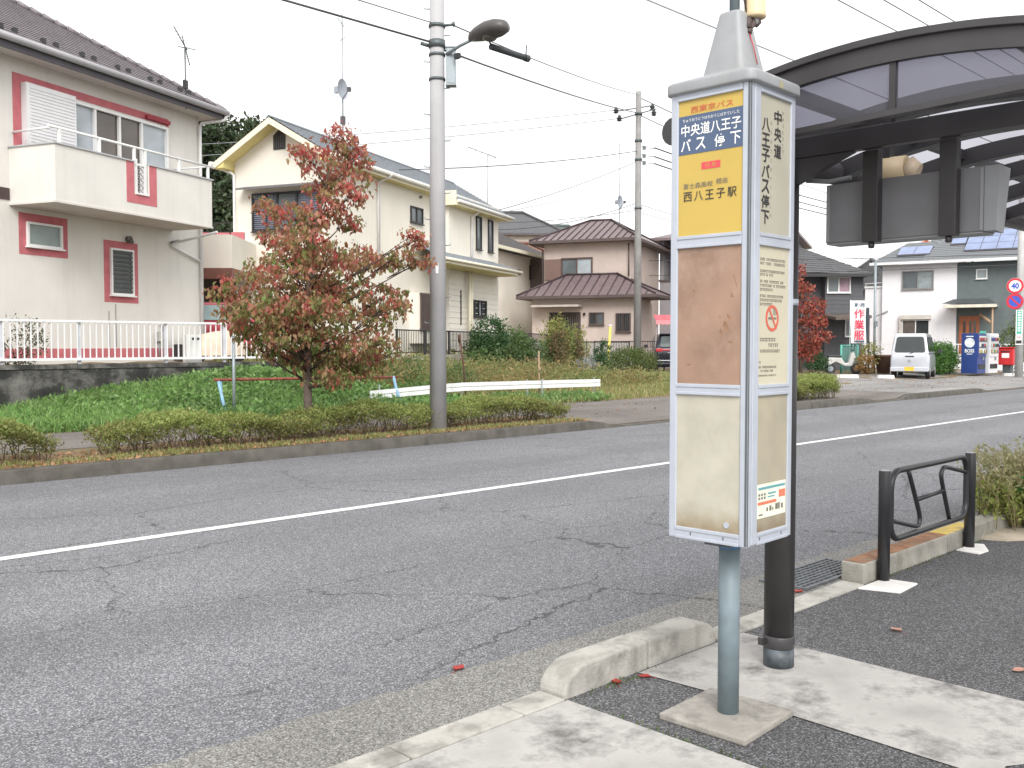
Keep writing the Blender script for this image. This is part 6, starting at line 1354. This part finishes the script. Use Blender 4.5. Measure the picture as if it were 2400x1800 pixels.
for x in (8.5, 12.5):
    m = MB(); m.tube([(x-.02, 16.3, .88), (x+.0, 16.0, Hf(x, 16)-.03)], .030, 8); m.tube([(x+.02, 16.3, .88), (x+.14, 16.45, Hf(x, 16.4)-.03)], .026, 8); m.build('leg', M_lb, rb)
sk = thing('steel_stake', 'plain grey steel stake standing in the grass by the blue leg', 'stake', (8.68, 16.1, .3)); m = MB(); m.tube([(8.68, 16.1, Hf(8.68, 16.1)-.1), (8.68, 16.1, 1.70)], .028, 10); m.lathe([(.03, 1.70), (.03, 1.72), (.01, 1.725)], (8.68, 16.1), 10); m.build('rod', M_zinc, sk)
sk = thing('rusty_stake', 'leaning rusty stake on the white barrier right of the utility pole', 'stake', (14.3, 16.05, .3)); m = MB(); m.tube([(14.36, 16.08, .2), (14.28, 16.08, 1.1), (14.18, 16.1, 1.74)], .020, 7); m.tube([(14.19, 16.1, 1.60), (14.17, 16.1, 1.78)], .03, 7); m.build('rod', mat('rust_brown', (.12, .06, .04), .9, var=.3), sk)
sk = thing('wooden_stake', 'thin pale wooden stake beside the narrow russet shrub', 'stake', (16.75, 16.1, .4)); m = MB(); m.tube([(16.75, 16.1, .2), (16.73, 16.1, 1.40)], .018, 6); m.tube([(16.73, 16.08, .9), (16.73, 16.06, 1.0)], .022, 6); m.build('rod', mat('stake_wood', (.36, .25, .16), .8), sk)
yp_ = thing('yellow_post', 'slanting yellow marker post left of the clipped low bush', 'post', (30.85, 25.7, .3))
m = MB(); m.tube([(30.84, 25.74, Hf(30.8, 25.7)-.1), (30.94, 25.65, 2.30)], .055, 10); m.build('post', mat('marker_yellow', (.68, .55, .12), .6, var=.08), yp_); MB().tube([(30.94, 25.65, 2.305), (30.942, 25.648, 2.38)], .058, 10).build('post_cap', M_wht, yp_)

# ---- black metal fences and the net fence
def picket(label, fr, a0, a1, z0, z1, step, mt, posts):
    o = thing('metal_fence', label, 'fence', fr((a0+a1)/2, 0, z0)); m = MB(fr); m.box(a0, a1, -.02, .02, z1-.04, z1); m.box(a0, a1, -.02, .02, z0+.05, z0+.085); m.build('rail', mt, o)
    m = MB(fr); a = a0+.03
    while a < a1: m.box(a, a+.018, -.009, .009, z0+.085, z1-.04); a += step
    m.build('pickets', mt, o)
    for a in posts: MB(fr).box(a-.03, a+.03, -.03, .03, z0-.3, z1+.01).build('post', mt, o)
    return o
F4 = Fr(*FS(0, 1.6, 0)[:2], A2, out=-1)
picket('black picket fence in front of the yellow eaved house', F4, 1.2, 15.0, 1.24, 2.03, .115, M_bfr, (1.3, 3.2, 5.0, 6.8, 8.6, 10.4, 12.3, 14.9))
o = thing('fence_footing', 'low concrete footing under the black picket fence', 'wall', F4(6, 0, 1.1)); MB(F4).box(1.2, 15, -.06, .06, .5, 1.22).build('wall_face', M_conc, o)
F5 = Fr(32.6, 28.2, -38, out=-1)
picket('dark picket fence behind the slim distant pole', F5, .2, 6.2, .5, 1.72, .12, mat('fence_brown', (.06, .05, .048), .6), (.2, 1.8, 3.4, 5.1))
M_net = bpy.data.materials.new('net_mesh'); M_net.use_nodes = True; t = M_net.node_tree; b = t.nodes['Principled BSDF']; b.inputs['Base Color'].default_value = (.17, .21, .20, 1); b.inputs['Roughness'].default_value = .6
tr = t.nodes.new('ShaderNodeBsdfTransparent'); ms = t.nodes.new('ShaderNodeMixShader'); ms.inputs[0].default_value = .45; lnk(t, tr.outputs[0], ms.inputs[1]); lnk(t, b.outputs[0], ms.inputs[2]); lnk(t, ms.outputs[0], t.nodes['Material Output'].inputs[0])
nf = thing('net_fence', 'dark net fence with thin black rail behind the garden plants', 'fence', (29, 26.3, .4))
MB().quad((24.8, 26.3, .4), (33, 26.3, .3), (33, 26.3, 1.65), (24.8, 26.3, 1.65)).build('net', M_net, nf, fix=False)
m = MB(); m.tube([(24.8, 26.3, 1.66), (33, 26.3, 1.67)], .028, 6); m.build('rail', M_bfr, nf)
for x in (24.8, 27.5, 30.2, 33): MB().tube([(x, 26.3, .2), (x, 26.3, 1.70)], .03, 6).build('post', M_bfr, nf)

# ---- vehicles: lower body lofted along its length, cabin on top
def car(name, label, cat, x, y, z, head, L, W, hb, ht, prof, cab, paint, glassm, wheel_r, axles, extra=None, seats=None):
    """prof: (along, lower z, upper z, half width) for the body; cab: (a_rear_low, a_rear_top, a_front_top, a_front_low); a=0 is the tail"""
    f = Fr(x, y, head, z); o = thing(name, label, cat, (x, y, z))
    m = MB(f); vs = []; ns_ = 12
    for a, zl, zu, hw_ in prof:
        for b_, zz in ((-hw_*.93, zl), (-hw_, zl+.12), (-hw_*1.0, (zl+zu)/2), (-hw_*.985, zu-.10), (-hw_*.93, zu-.02), (-hw_*.6, zu), (hw_*.6, zu), (hw_*.93, zu-.02), (hw_*.985, zu-.10), (hw_, (zl+zu)/2), (hw_, zl+.12), (hw_*.93, zl)): vs.append((a, b_, zz))
    k = len(prof); m.add(vs, [(i*ns_+j, i*ns_+(j+1) % ns_, (i+1)*ns_+(j+1) % ns_, (i+1)*ns_+j) for i in range(k-1) for j in range(ns_)]+[tuple(range(ns_)), tuple((k-1)*ns_+j for j in range(ns_))], True)
    body = m.build('body', paint, o)
    md = body.modifiers.new('round', 'BEVEL'); md.width = .03; md.segments = 2; md.limit_method = 'ANGLE'; md.angle_limit = R(50)
    ar, art, aft, afl = cab; hl, hr = W/2*.965, W/2*.80
    C = [(ar, -hl, hb), (afl, -hl, hb), (afl, hl, hb), (ar, hl, hb)]; T = [(art, -hr, ht-.03), (aft, -hr, ht-.03), (aft, hr, ht-.03), (art, hr, ht-.03)]
    T2 = [(art+.12, -hr*.86, ht), (aft-.15, -hr*.86, ht), (aft-.15, hr*.86, ht), (art+.12, hr*.86, ht)]
    m = MB(f); m.add(C+T+T2, [(0, 1, 5, 4), (1, 2, 6, 5), (2, 3, 7, 6), (3, 0, 4, 7), (4, 5, 9, 8), (5, 6, 10, 9), (6, 7, 11, 10), (7, 4, 8, 11), (8, 9, 10, 11)]); m.build('cabin', paint, o, bevel=.035)
    def on(p00, p10, p11, p01, s0, s1, t0, t1, off):
        P = [Vector(p) for p in (p00, p10, p11, p01)]; nrm = (P[1]-P[0]).cross(P[3]-P[0]).normalized()
        bl_ = lambda s_, t_: (P[0]*(1-s_)+P[1]*s_)*(1-t_)+(P[3]*(1-s_)+P[2]*s_)*t_
        cen = bl_(.5, .5); mid = Vector(((ar+afl)/2, 0, (hb+ht)/2))
        if nrm.dot(cen-mid) < 0: nrm = -nrm
        rad = .10; pts = []
        for cs, ct, q0 in ((s1, t1, 0), (s0, t1, 90), (s0, t0, 180), (s1, t0, 270)):
            for e in range(4):
                q_ = R(q0+30*e); ds = rad*(s1-s0)*.8; dt_ = rad*(t1-t0)*1.2
                pts.append(bl_(cs-(ds if cs == s1 else -ds)+ds*math.cos(q_), ct-(dt_ if ct == t1 else -dt_)+dt_*math.sin(q_))+nrm*off)
        return [tuple(p) for p in pts]
    q = on(C[3], C[0], T[0], T[3], .08, .92, .06, .86, .022); MB(f).add(q, [tuple(range(len(q)))]).build('rear_window', glassm, o, fix=False)
    for A, B_, Tb, Ta in ((C[0], C[1], T[1], T[0]), (C[3], C[2], T[2], T[3])):
        for s0, s1 in ((.05, .36), (.39, .66), (.69, .95)):
            q = on(A, B_, Tb, Ta, s0, s1, .1, .86, .022); MB(f).add(q, [tuple(range(len(q)))]).build('side_window', glassm, o, fix=False)
    q = on(C[1], C[2], T[2], T[1], .06, .94, .06, .9, .022); MB(f).add(q, [tuple(range(len(q)))]).build('windscreen', glassm, o, fix=False)
    for a in axles:
        for sg in (-1, 1):
            b0, b1 = sg*(W/2-.17), sg*(W/2-.0)
            m = MB(f); m.disc((a, wheel_r), wheel_r, min(b0, b1), max(b0, b1), 22); w_ = m.build('wheel', mat('tyre', (.02, .02, .021), .85), o, bevel=.02)
            m = MB(f); m.disc((a, wheel_r), wheel_r*.62, min(b1, b1+sg*.012), max(b1, b1+sg*.012), 18); m.build('rim', mat('rim', (.35, .36, .37), .35, .7), w_)
    m = MB(f); m.tube([(afl-.25, -W/2-.02, hb+.02), (afl-.25, -W/2-.13, hb+.06)], .02, 6); m.box(afl-.30, afl-.20, -W/2-.26, -W/2-.10, hb, hb+.16); m.build('mirror', paint if name != 'van' else M_bfr, o, bevel=.02)
    m = MB(f); m.box(afl-.30, afl-.20, W/2+.10, W/2+.26, hb, hb+.16); m.tube([(afl-.25, W/2+.02, hb+.02), (afl-.25, W/2+.13, hb+.06)], .02, 6); m.build('mirror', paint if name != 'van' else M_bfr, o, bevel=.02)
    return f, o
def carpaint(name, rgb): 
    m = mat(name, rgb, .28, .15, var=.03); m.node_tree.nodes['Principled BSDF'].inputs['Coat Weight'].default_value = .8; return m
G_car = mat('car_glass', (.02, .025, .027), .06, var=.3, vs=2, spec=.7); M_tail = mat('tail_lamp', (.42, .03, .04), .2, var=.1); M_chr = mat('chrome', (.6, .6, .62), .2, .9)
vx, vy = 38.85, 16.5
f, vn = car('van', 'silver kei van parked tail first with a yellow number plate', 'van', vx, vy, Hf(vx, vy)+.01, 17, 3.3, 1.46, 1.02, 1.84,
    [(0, .36, 1.02, .70), (.06, .30, 1.03, .73), (.5, .24, 1.03, .735), (2.6, .24, 1.03, .735), (3.15, .28, .95, .72), (3.3, .36, .72, .66)], (.03, .20, 2.35, 3.05), carpaint('silver_paint', (.52, .54, .59)), G_car, .27, (.55, 2.75))
m = MB(f); m.box(-.06, .10, -.73, .73, .29, .47); m.build('bumper', MATS['silver_paint'], vn, bevel=.03)
m = MB(f); m.box(-.068, -.058, -.18, .18, .32, .48); m.build('number_plate', mat('plate_yellow', (.72, .50, .05), .5), vn)
for s_ in (-1, 1): m = MB(f); m.box(-.012, .06, s_*.57, s_*.72, .40, .47); m.build('tail_lamp', M_tail, vn)
m = MB(f); m.tube([(-.005, -.18, .92), (-.005, .18, .92)], .012, 6); m.box(-.012, -.002, -.16, .16, .88, .905); m.build('tailgate_handle', M_bfr, vn)
m = MB(f); m.tube([(-.01, .0, 1.02), (.03, -.20, 1.10)], .010, 5); m.build('wiper', M_bfr, vn); m = MB(f); m.disc((0, .73), .055, -.001, .012, 16, fr=Fr(*f(-.013, 0, 0)[:2], 17+90, f.o[2])); m.build('emblem', M_chr, vn)
sx_, sy_ = 34.55, 25.4
f, sv = car('suv', 'dark navy SUV with red tail lamps half hidden behind the bus stop sign', 'car', 34.7, 25.0, Hf(34.3, 25.2)+.01, 42, 4.7, 1.84, 1.12, 1.74,
    [(0, .45, 1.10, .84), (.08, .34, 1.13, .90), (.5, .26, 1.14, .92), (3.3, .26, 1.06, .92), (4.4, .30, .92, .88), (4.7, .42, .75, .78)], (.05, .45, 2.6, 3.5), carpaint('navy_paint', (.012, .014, .028)), mat('suv_glass', (.10, .12, .12), .06, var=.3, vs=2, spec=.7), .36, (.95, 3.75))
m = MB(f); m.box(-.02, .05, -.80, .80, 1.00, 1.07); m.build('tail_lamp_bar', M_tail, sv, bevel=.01)
for s_ in (-1, 1): m = MB(f); m.box(-.025, .16, s_*.62, s_*.905, .96, 1.10); m.build('tail_lamp', M_tail, sv, bevel=.02)
m = MB(f); m.box(-.02, -.005, -.40, .40, .90, .925); m.build('tailgate_trim', M_chr, sv); m = MB(f); m.box(-.03, -.01, -.18, .18, .70, .86); m.build('number_plate', M_wht, sv)
m = MB(f); m.box(-.09, .1, -.88, .88, .38, .60); m.build('bumper', MATS['navy_paint'], sv, bevel=.04); m = MB(f); m.box(-.095, -.088, -.86, .86, .44, .455); m.build('bumper_trim', mat('trim_grey', (.2, .2, .22), .4), sv); m = MB(f); m.box(.30, .55, -.70, .70, 1.72, 1.76); m.build('spoiler', MATS['navy_paint'], sv, bevel=.015)
f, rc = car('red_car', 'red compact car under the carport half hidden by dogwood leaves', 'car', 12.2, 23.0, 1.15, 70, 3.9, 1.66, 1.0, 1.52,
    [(0, .40, .98, .76), (.08, .32, 1.0, .81), (.5, .25, 1.0, .83), (2.8, .25, .95, .83), (3.7, .30, .82, .78), (3.9, .4, .66, .68)], (.05, .38, 2.2, 3.0), carpaint('red_paint', (.38, .03, .05)), mat('red_car_glass', (.22, .30, .30), .08), .29, (.75, 3.2))
for s_ in (-1, 1): m = MB(f); m.box(-.02, .12, s_*.56, s_*.80, .78, .95); m.build('tail_lamp', M_tail, rc, bevel=.02)
m = MB(f); m.box(-.07, .1, -.8, .8, .32, .52); m.build('bumper', MATS['red_paint'], rc, bevel=.03); m = MB(f); m.box(-.08, -.071, -.17, .17, .55, .70); m.build('number_plate', M_wht, rc)
tp = thing('covered_motorbike', 'motorbike under a pale tan cover behind the white fence', 'motorbike', (10.6, 20.9, 1.15))
m = MB(); pr = [(10.2, .45, .05), (10.3, .55, .14), (10.6, .66, .2), (10.9, .72, .22), (11.2, .74, .2), (11.5, .62, .14), (11.6, .4, .05)]; vs = []
for x_, h_, w_ in pr: vs += [(x_, 21-w_*1.6, 1.30), (x_, 21-w_*1.2, 1.15+h_*.75), (x_, 21-w_*.3, 1.15+h_), (x_, 21+w_*.3, 1.15+h_), (x_, 21+w_*1.2, 1.15+h_*.75), (x_, 21+w_*1.6, 1.30)]
m.add(vs, [(i*6+j, i*6+j+1, (i+1)*6+j+1, (i+1)*6+j) for i in range(6) for j in range(5)]+[(0, 1, 2, 3, 4, 5), (36, 37, 38, 39, 40, 41)], True); m.build('cover', mat('tan_cover', (.58, .47, .37), .8, var=.15, vs=5, bump=.6, bs=9), tp)
for x_ in (10.4, 11.4): m = MB(); m.disc((x_, 1.38), .24, 20.93, 21.07, 16); w_ = m.build('wheel', M_bfr, tp)

# ---- far street furniture
nb = thing('shop_banner', 'white vertical banner with large red characters on a green net stand', 'banner', (41.2, 19.8, .25))
FN = Fr(41.2, 19.8, -42, out=-1)
m = MB(FN); vs = []; nu, nv = 7, 14
for j in range(nv):
    for i in range(nu): a = -.34+.68*i/(nu-1)-.03*math.sin(j/(nv-1)*2); vs.append((a, .03*math.sin(i*1.3+j*.5), 1.62+1.88*j/(nv-1)))
m.add(vs, [(j*nu+i, j*nu+i+1, (j+1)*nu+i+1, (j+1)*nu+i) for j in range(nv-1) for i in range(nu-1)], True); m.build('cloth', mat('banner_white', (.78, .79, .80), .8, var=.03), nb, fix=False)
MB(FN).box(.36, .50, -.12, -.08, 1.60, 3.2).build('dark_edge', mat('banner_dark', (.03, .045, .06), .7), nb)
m = MB(FN); m.tube([(-.38, -.03, .2), (-.38, -.03, 3.55)], .018, 6); m.tube([(-.38, -.03, 3.52), (.36, -.03, 3.52)], .012, 5); m.build('banner_pole', M_wfr, nb)
for i, ch in enumerate('作業服'): z = 3.16-.485*i; text(ch, FN, -.24, .24, z-.43, z, .06, mat('banner_red', (.66, .03, .08), .6, var=.02), nb, .012)
text('販売', FN, -.22, .24, 3.24, 3.42, .06, mat('banner_navy', (.05, .08, .14), .6), nb, .02); MB(FN).box(-.22, .25, .045, .05, 1.67, 1.73).build('small_print', MATS['banner_navy'], nb)
gn = thing('green_net_frame', 'green net frame standing under the white banner', 'net frame', (40.9, 19.9, .25))
FG2 = Fr(40.55, 20.35, -44.5, out=-1); M_gnet = bpy.data.materials.new('green_net'); M_gnet.use_nodes = True; t = M_gnet.node_tree; b = t.nodes['Principled BSDF']; b.inputs['Base Color'].default_value = (.12, .33, .28, 1)
tr = t.nodes.new('ShaderNodeBsdfTransparent'); ms = t.nodes.new('ShaderNodeMixShader'); ms.inputs[0].default_value = .5; lnk(t, tr.outputs[0], ms.inputs[1]); lnk(t, b.outputs[0], ms.inputs[2]); lnk(t, ms.outputs[0], t.nodes['Material Output'].inputs[0])
MB(FG2).quad((.1, 0, .3), (.78, 0, .3), (.78, 0, 1.5), (.1, 0, 1.5)).build('net', M_gnet, gn, fix=False)
M_gp = mat('green_frame_paint', (.10, .38, .30), .5); m = MB(FG2); m.tube([(.06, 0, .2), (.06, 0, 1.55)], .05, 6); m.tube([(.80, 0, .2), (.80, 0, 1.52)], .03, 6); m.tube([(.06, 0, 1.52), (.80, 0, 1.52)], .03, 6); m.build('frame', M_gp, gn)
tp_ = thing('steel_pole', 'tall thin steel pole in front of the white house corner', 'pole', (41.7, 19.3, .25)); m = MB(); m.tube([(41.7, 19.3, .1), (41.7, 19.3, 5.25)], .055, 10); m.lathe([(.06, 5.25), (.06, 5.28), (.02, 5.30)], (41.7, 19.3), 10); m.box(41.6, 41.7, 19.15, 19.25, 2.35, 2.6); m.build('pole', M_zinc, tp_)
pl = thing('planter_tub', 'brown planter tub with a pale stone by the van', 'planter', (41.9, 18.9, .25)); m = MB(); m.lathe([(.26, .25), (.38, 1.0), (.42, 1.02), (.42, 1.10), (.34, 1.10), (.33, 1.0)], (41.9, 18.95), 18); m.build('tub', mat('tub_brown', (.12, .065, .045), .7, var=.2), pl); m = MB(); m.lathe([(.05, .95), (.32, 1.0), (.30, 1.04), (.1, 1.10)], (41.9, 18.95), 14); m.build('soil', M_soil, pl)
bk = thing('motor_scooter', 'white and black scooter parked under the red autumn tree', 'scooter', (40.0, 20.4, .25)); FBk = Fr(39.75, 20.55, -50, .25)
for a in (.15, 1.25): m = MB(FBk); m.disc((a, .24), .24, -.06, .06, 18); w_ = m.build('wheel', M_bfr, bk, bevel=.02); MB(FBk).disc((a, .24), .12, -.07, .07, 12).build('rim', M_zinc, w_)
m = MB(FBk); m.prism([(.0, .35), (.35, .55), (.75, .36), (1.05, .36), (1.2, .75), (1.12, 1.0), (1.0, .9), (.9, .5), (.75, .48), (.6, .72), (.05, .74)], -.15, .15); m.build('body', mat('scooter_white', (.5, .5, .48), .4), bk, bevel=.03); m = MB(FBk); m.box(.02, .62, -.13, .13, .745, .83); m.build('seat', M_bfr, bk, bevel=.03)
m = MB(FBk); m.tube([(1.10, -.34, 1.08), (1.05, 0, 1.02), (1.10, .34, 1.08)], .018, 6); m.tube([(1.08, -.25, 1.05), (1.12, -.30, 1.28)], .01, 5); m.tube([(1.08, .25, 1.05), (1.12, .30, 1.28)], .01, 5); m.box(1.10, 1.13, -.36, -.24, 1.25, 1.33); m.box(1.10, 1.13, .24, .36, 1.25, 1.33); m.build('handlebar', M_bfr, bk)
for i, (x, y, w_, lab) in enumerate(((36.3, 17.9, .9, 'long white concrete wheel stop near the shelter post'), (38.0, 17.1, .7, 'short white concrete wheel stop left of the van'), (46.6, 14.9, .5, 'small white concrete block under the post box'), (45.9, 15.1, .4, 'small white concrete block before the white vending machine'))):
    z = Hf(x, y); o = thing('concrete_block', lab, 'concrete block', (x, y, z), 'white concrete blocks on the lots'); FB_ = Fr(x, y, -44.5, z); MB(FB_).prism([(-w_/2, -.02), (w_/2, -.02), (w_/2-.04, .13), (-w_/2+.04, .13)], -.1, .1).build('block', mat('white_block', (.68, .66, .62), .8, var=.1), o, bevel=.015)
# vending machines
vz = .26
M_vb = mat('vending_blue', (.022, .05, .20), .4, var=.06); M_vw = mat('vending_white', (.75, .76, .77), .4, var=.03); M_pan = mat('display_pale', (.55, .58, .58), .2, var=.1); M_green = mat('green_plate', (.05, .42, .30), .5)
FVs = Fr(44.60, 16.62, -90, out=-1)             # the side that looks down the road towards the camera
v1 = thing('vending_machine', 'blue drinks vending machine with BOSS and a round white emblem on its side', 'vending machine', (45.1, 16.3, vz))
MB().box(44.60, 45.60, 15.92, 16.62, vz, 2.06).build('cabinet', M_vb, v1, bevel=.015)
text('BOSS', FVs, .16, .56, 1.20, 1.36, .006, M_wht, v1, .02); MB(FVs).disc((.36, 1.64), .215, .001, .006, 28).build('emblem', mat('emblem_pale', (.72, .78, .80), .5, var=.25, vs=5), v1); MB(FVs).box(.20, .52, .001, .005, 1.90, 1.94).build('side_print', M_wht, v1); MB(FVs).box(.24, .48, .001, .005, 1.12, 1.15).build('side_print', M_wht, v1)
def vend_front(o, x0, x1, y, rows, z0, fm):
    f_ = Fr(x0, y, 0, out=-1); w_ = x1-x0
    MB(f_).box(.03, w_-.03, .001, .035, z0+.75, z0+1.76).build('front_panel', fm, o, bevel=.01)
    rr5 = np.random.default_rng(int(x0*10)); cols = [mat('can_'+n, c_, .4) for n, c_ in (('red', (.4, .05, .05)), ('green', (.06, .25, .12)), ('navy', (.05, .08, .25)), ('gold', (.45, .33, .12)), ('black', (.03, .03, .03)), ('white', (.6, .6, .6)))]
    for r_ in range(rows):
        z = z0+1.46-.27*r_; w2 = MB(f_); w2.box(.08, w_-.08, .036, .045, z-.01, z+.22); win = w2.build('display_row', M_pan, o)
        for k in range(9): a = .11+(w_-.24)*k/8.6; mb = MB(f_); mb.lathe([(.03, z), (.032, z+.01), (.032, z+.13), (.025, z+.15)], (a+.03, .075), 10); mb.build('can', cols[rr5.integers(0, 6)], win)
    m = MB(f_); m.box(.12, w_-.12, .001, .03, z0+.22, z0+.42); m.build('delivery_slot', M_bfr, o); MB(f_).box(w_*.6, w_*.75, .002, .03, z0+.60, z0+.80).build('coin_panel', M_zinc, o)
vend_front(v1, 44.60, 45.60, 15.92, 3, vz, M_vb); MB().box(44.75, 45.45, 15.87, 15.90, 2.06, 2.16).build('top_sign', M_green, v1)
v2 = thing('vending_machine', 'white drinks vending machine with rows of cans beside the red post box', 'vending machine', (46.2, 16.2, vz))
MB().box(45.68, 46.78, 15.80, 16.50, vz, 2.06).build('cabinet', M_vw, v2, bevel=.015); vend_front(v2, 45.68, 46.78, 15.80, 3, vz, M_vw)
pb = thing('post_box', 'red post box on a short leg beside the white vending machine', 'post box', (47.45, 15.6, .26))
MB().box(47.1, 47.75, 15.25, 15.9, .62, 1.40).build('box', mat('post_red', (.55, .025, .03), .4), pb, bevel=.04); m = MB(); m.box(47.25, 47.60, 15.4, 15.75, .2, .62); m.build('leg', M_zd, pb); m = MB(); m.box(47.09, 47.1, 15.38, 15.78, 1.20, 1.26); m.build('slot', M_bfr, pb); m = MB(); m.box(47.088, 47.098, 15.42, 15.74, .95, 1.16); m.build('notice', M_wht, pb)
m = MB(); m.box(47.05, 47.8, 15.2, 15.95, 1.40, 1.44); m.build('lid', mat('post_red', (.55, .025, .03), .4), pb, bevel=.01)
# sign pole with speed limit and no parking signs
px3, py3 = 44.72, 14.24
p3 = thing('utility_pole', 'pale concrete pole at the right edge with round traffic signs', 'utility pole', (px3, py3, .14))
MB().tube([(px3, py3, 0), (px3, py3, 9.5)], [.165, .13], 20).build('pole', mat('pole_pale', (.46, .455, .45), .8, var=.1, streak=.25), p3)
FT = Fr(px3, py3, -80, out=-1)
m = MB(FT); m.box(-.13, .13, .17, .18, 1.98, 3.05); gp = m.build('green_plate', M_wht, p3); MB(FT).box(-.09, .09, .181, .186, 2.02, 3.02).build('plate_face', M_green, gp)
for k in range(8): MB(FT).box(-.055, .055, .187, .189, 2.90-.11*k, 2.97-.11*k).build('plate_mark', M_wht, gp)
m = MB(FT); m.box(-.13, .13, .17, .18, 1.55, 1.96); sp_ = m.build('small_plate', M_wht, p3); MB(FT).box(-.11, .11, .181, .184, 1.60, 1.74).build('plate_mark', M_ink, sp_); MB(FT).box(-.09, .10, .181, .184, 1.86, 1.90).build('plate_mark', M_pink, sp_)
M_sred = mat('sign_red', (.60, .03, .05), .45, var=.02); M_sblue = mat('sign_blue', (.05, .10, .50), .45, var=.02)
FT2 = Fr(px3, py3, -80, out=-1)
s4 = thing('speed_limit_sign', 'round speed limit sign reading 40 above the blue sign', 'road sign', FT2(-.18, .22, 4.08))
MB(FT2).disc((-.18, 4.08), .34, .20, .215, 32).build('plate', M_wht, s4); MB(FT2).disc((-.18, 4.08), .335, .216, .221, 32, r_in=.245).build('red_ring', M_sred, s4); text('40', FT2, -.33, -.03, 3.95, 4.21, .222, M_sblue, s4, .04); MB(FT2).box(-.2, .1, .165, .199, 4.05, 4.10).build('bracket', M_zinc, s4)
s5 = thing('no_parking_sign', 'round blue no parking sign with red ring and slash below the 40 sign', 'road sign', FT2(-.18, .22, 3.42))
MB(FT2).disc((-.18, 3.42), .34, .20, .215, 32).build('plate', M_sblue, s5); MB(FT2).disc((-.18, 3.42), .335, .216, .221, 32, r_in=.235).build('red_ring', M_sred, s5); MB(FT2).add([(-.38, .2175, 3.57), (-.33, .2175, 3.62), (.02, .2175, 3.27), (-.03, .2175, 3.22)], [(0, 1, 2, 3)]).build('red_slash', M_sred, s5); MB(FT2).box(-.2, .1, .165, .199, 3.39, 3.44).build('bracket', M_zinc, s5)
wire('dark wire crossing in front of the white house, upper', (px3, py3, 5.45), (38, 42, 6.6), .014, .2); wire('dark wire crossing in front of the white house, lower', (px3, py3, 5.0), (38, 42, 5.6), .014, .2)
bpy.data.objects.remove(_to)
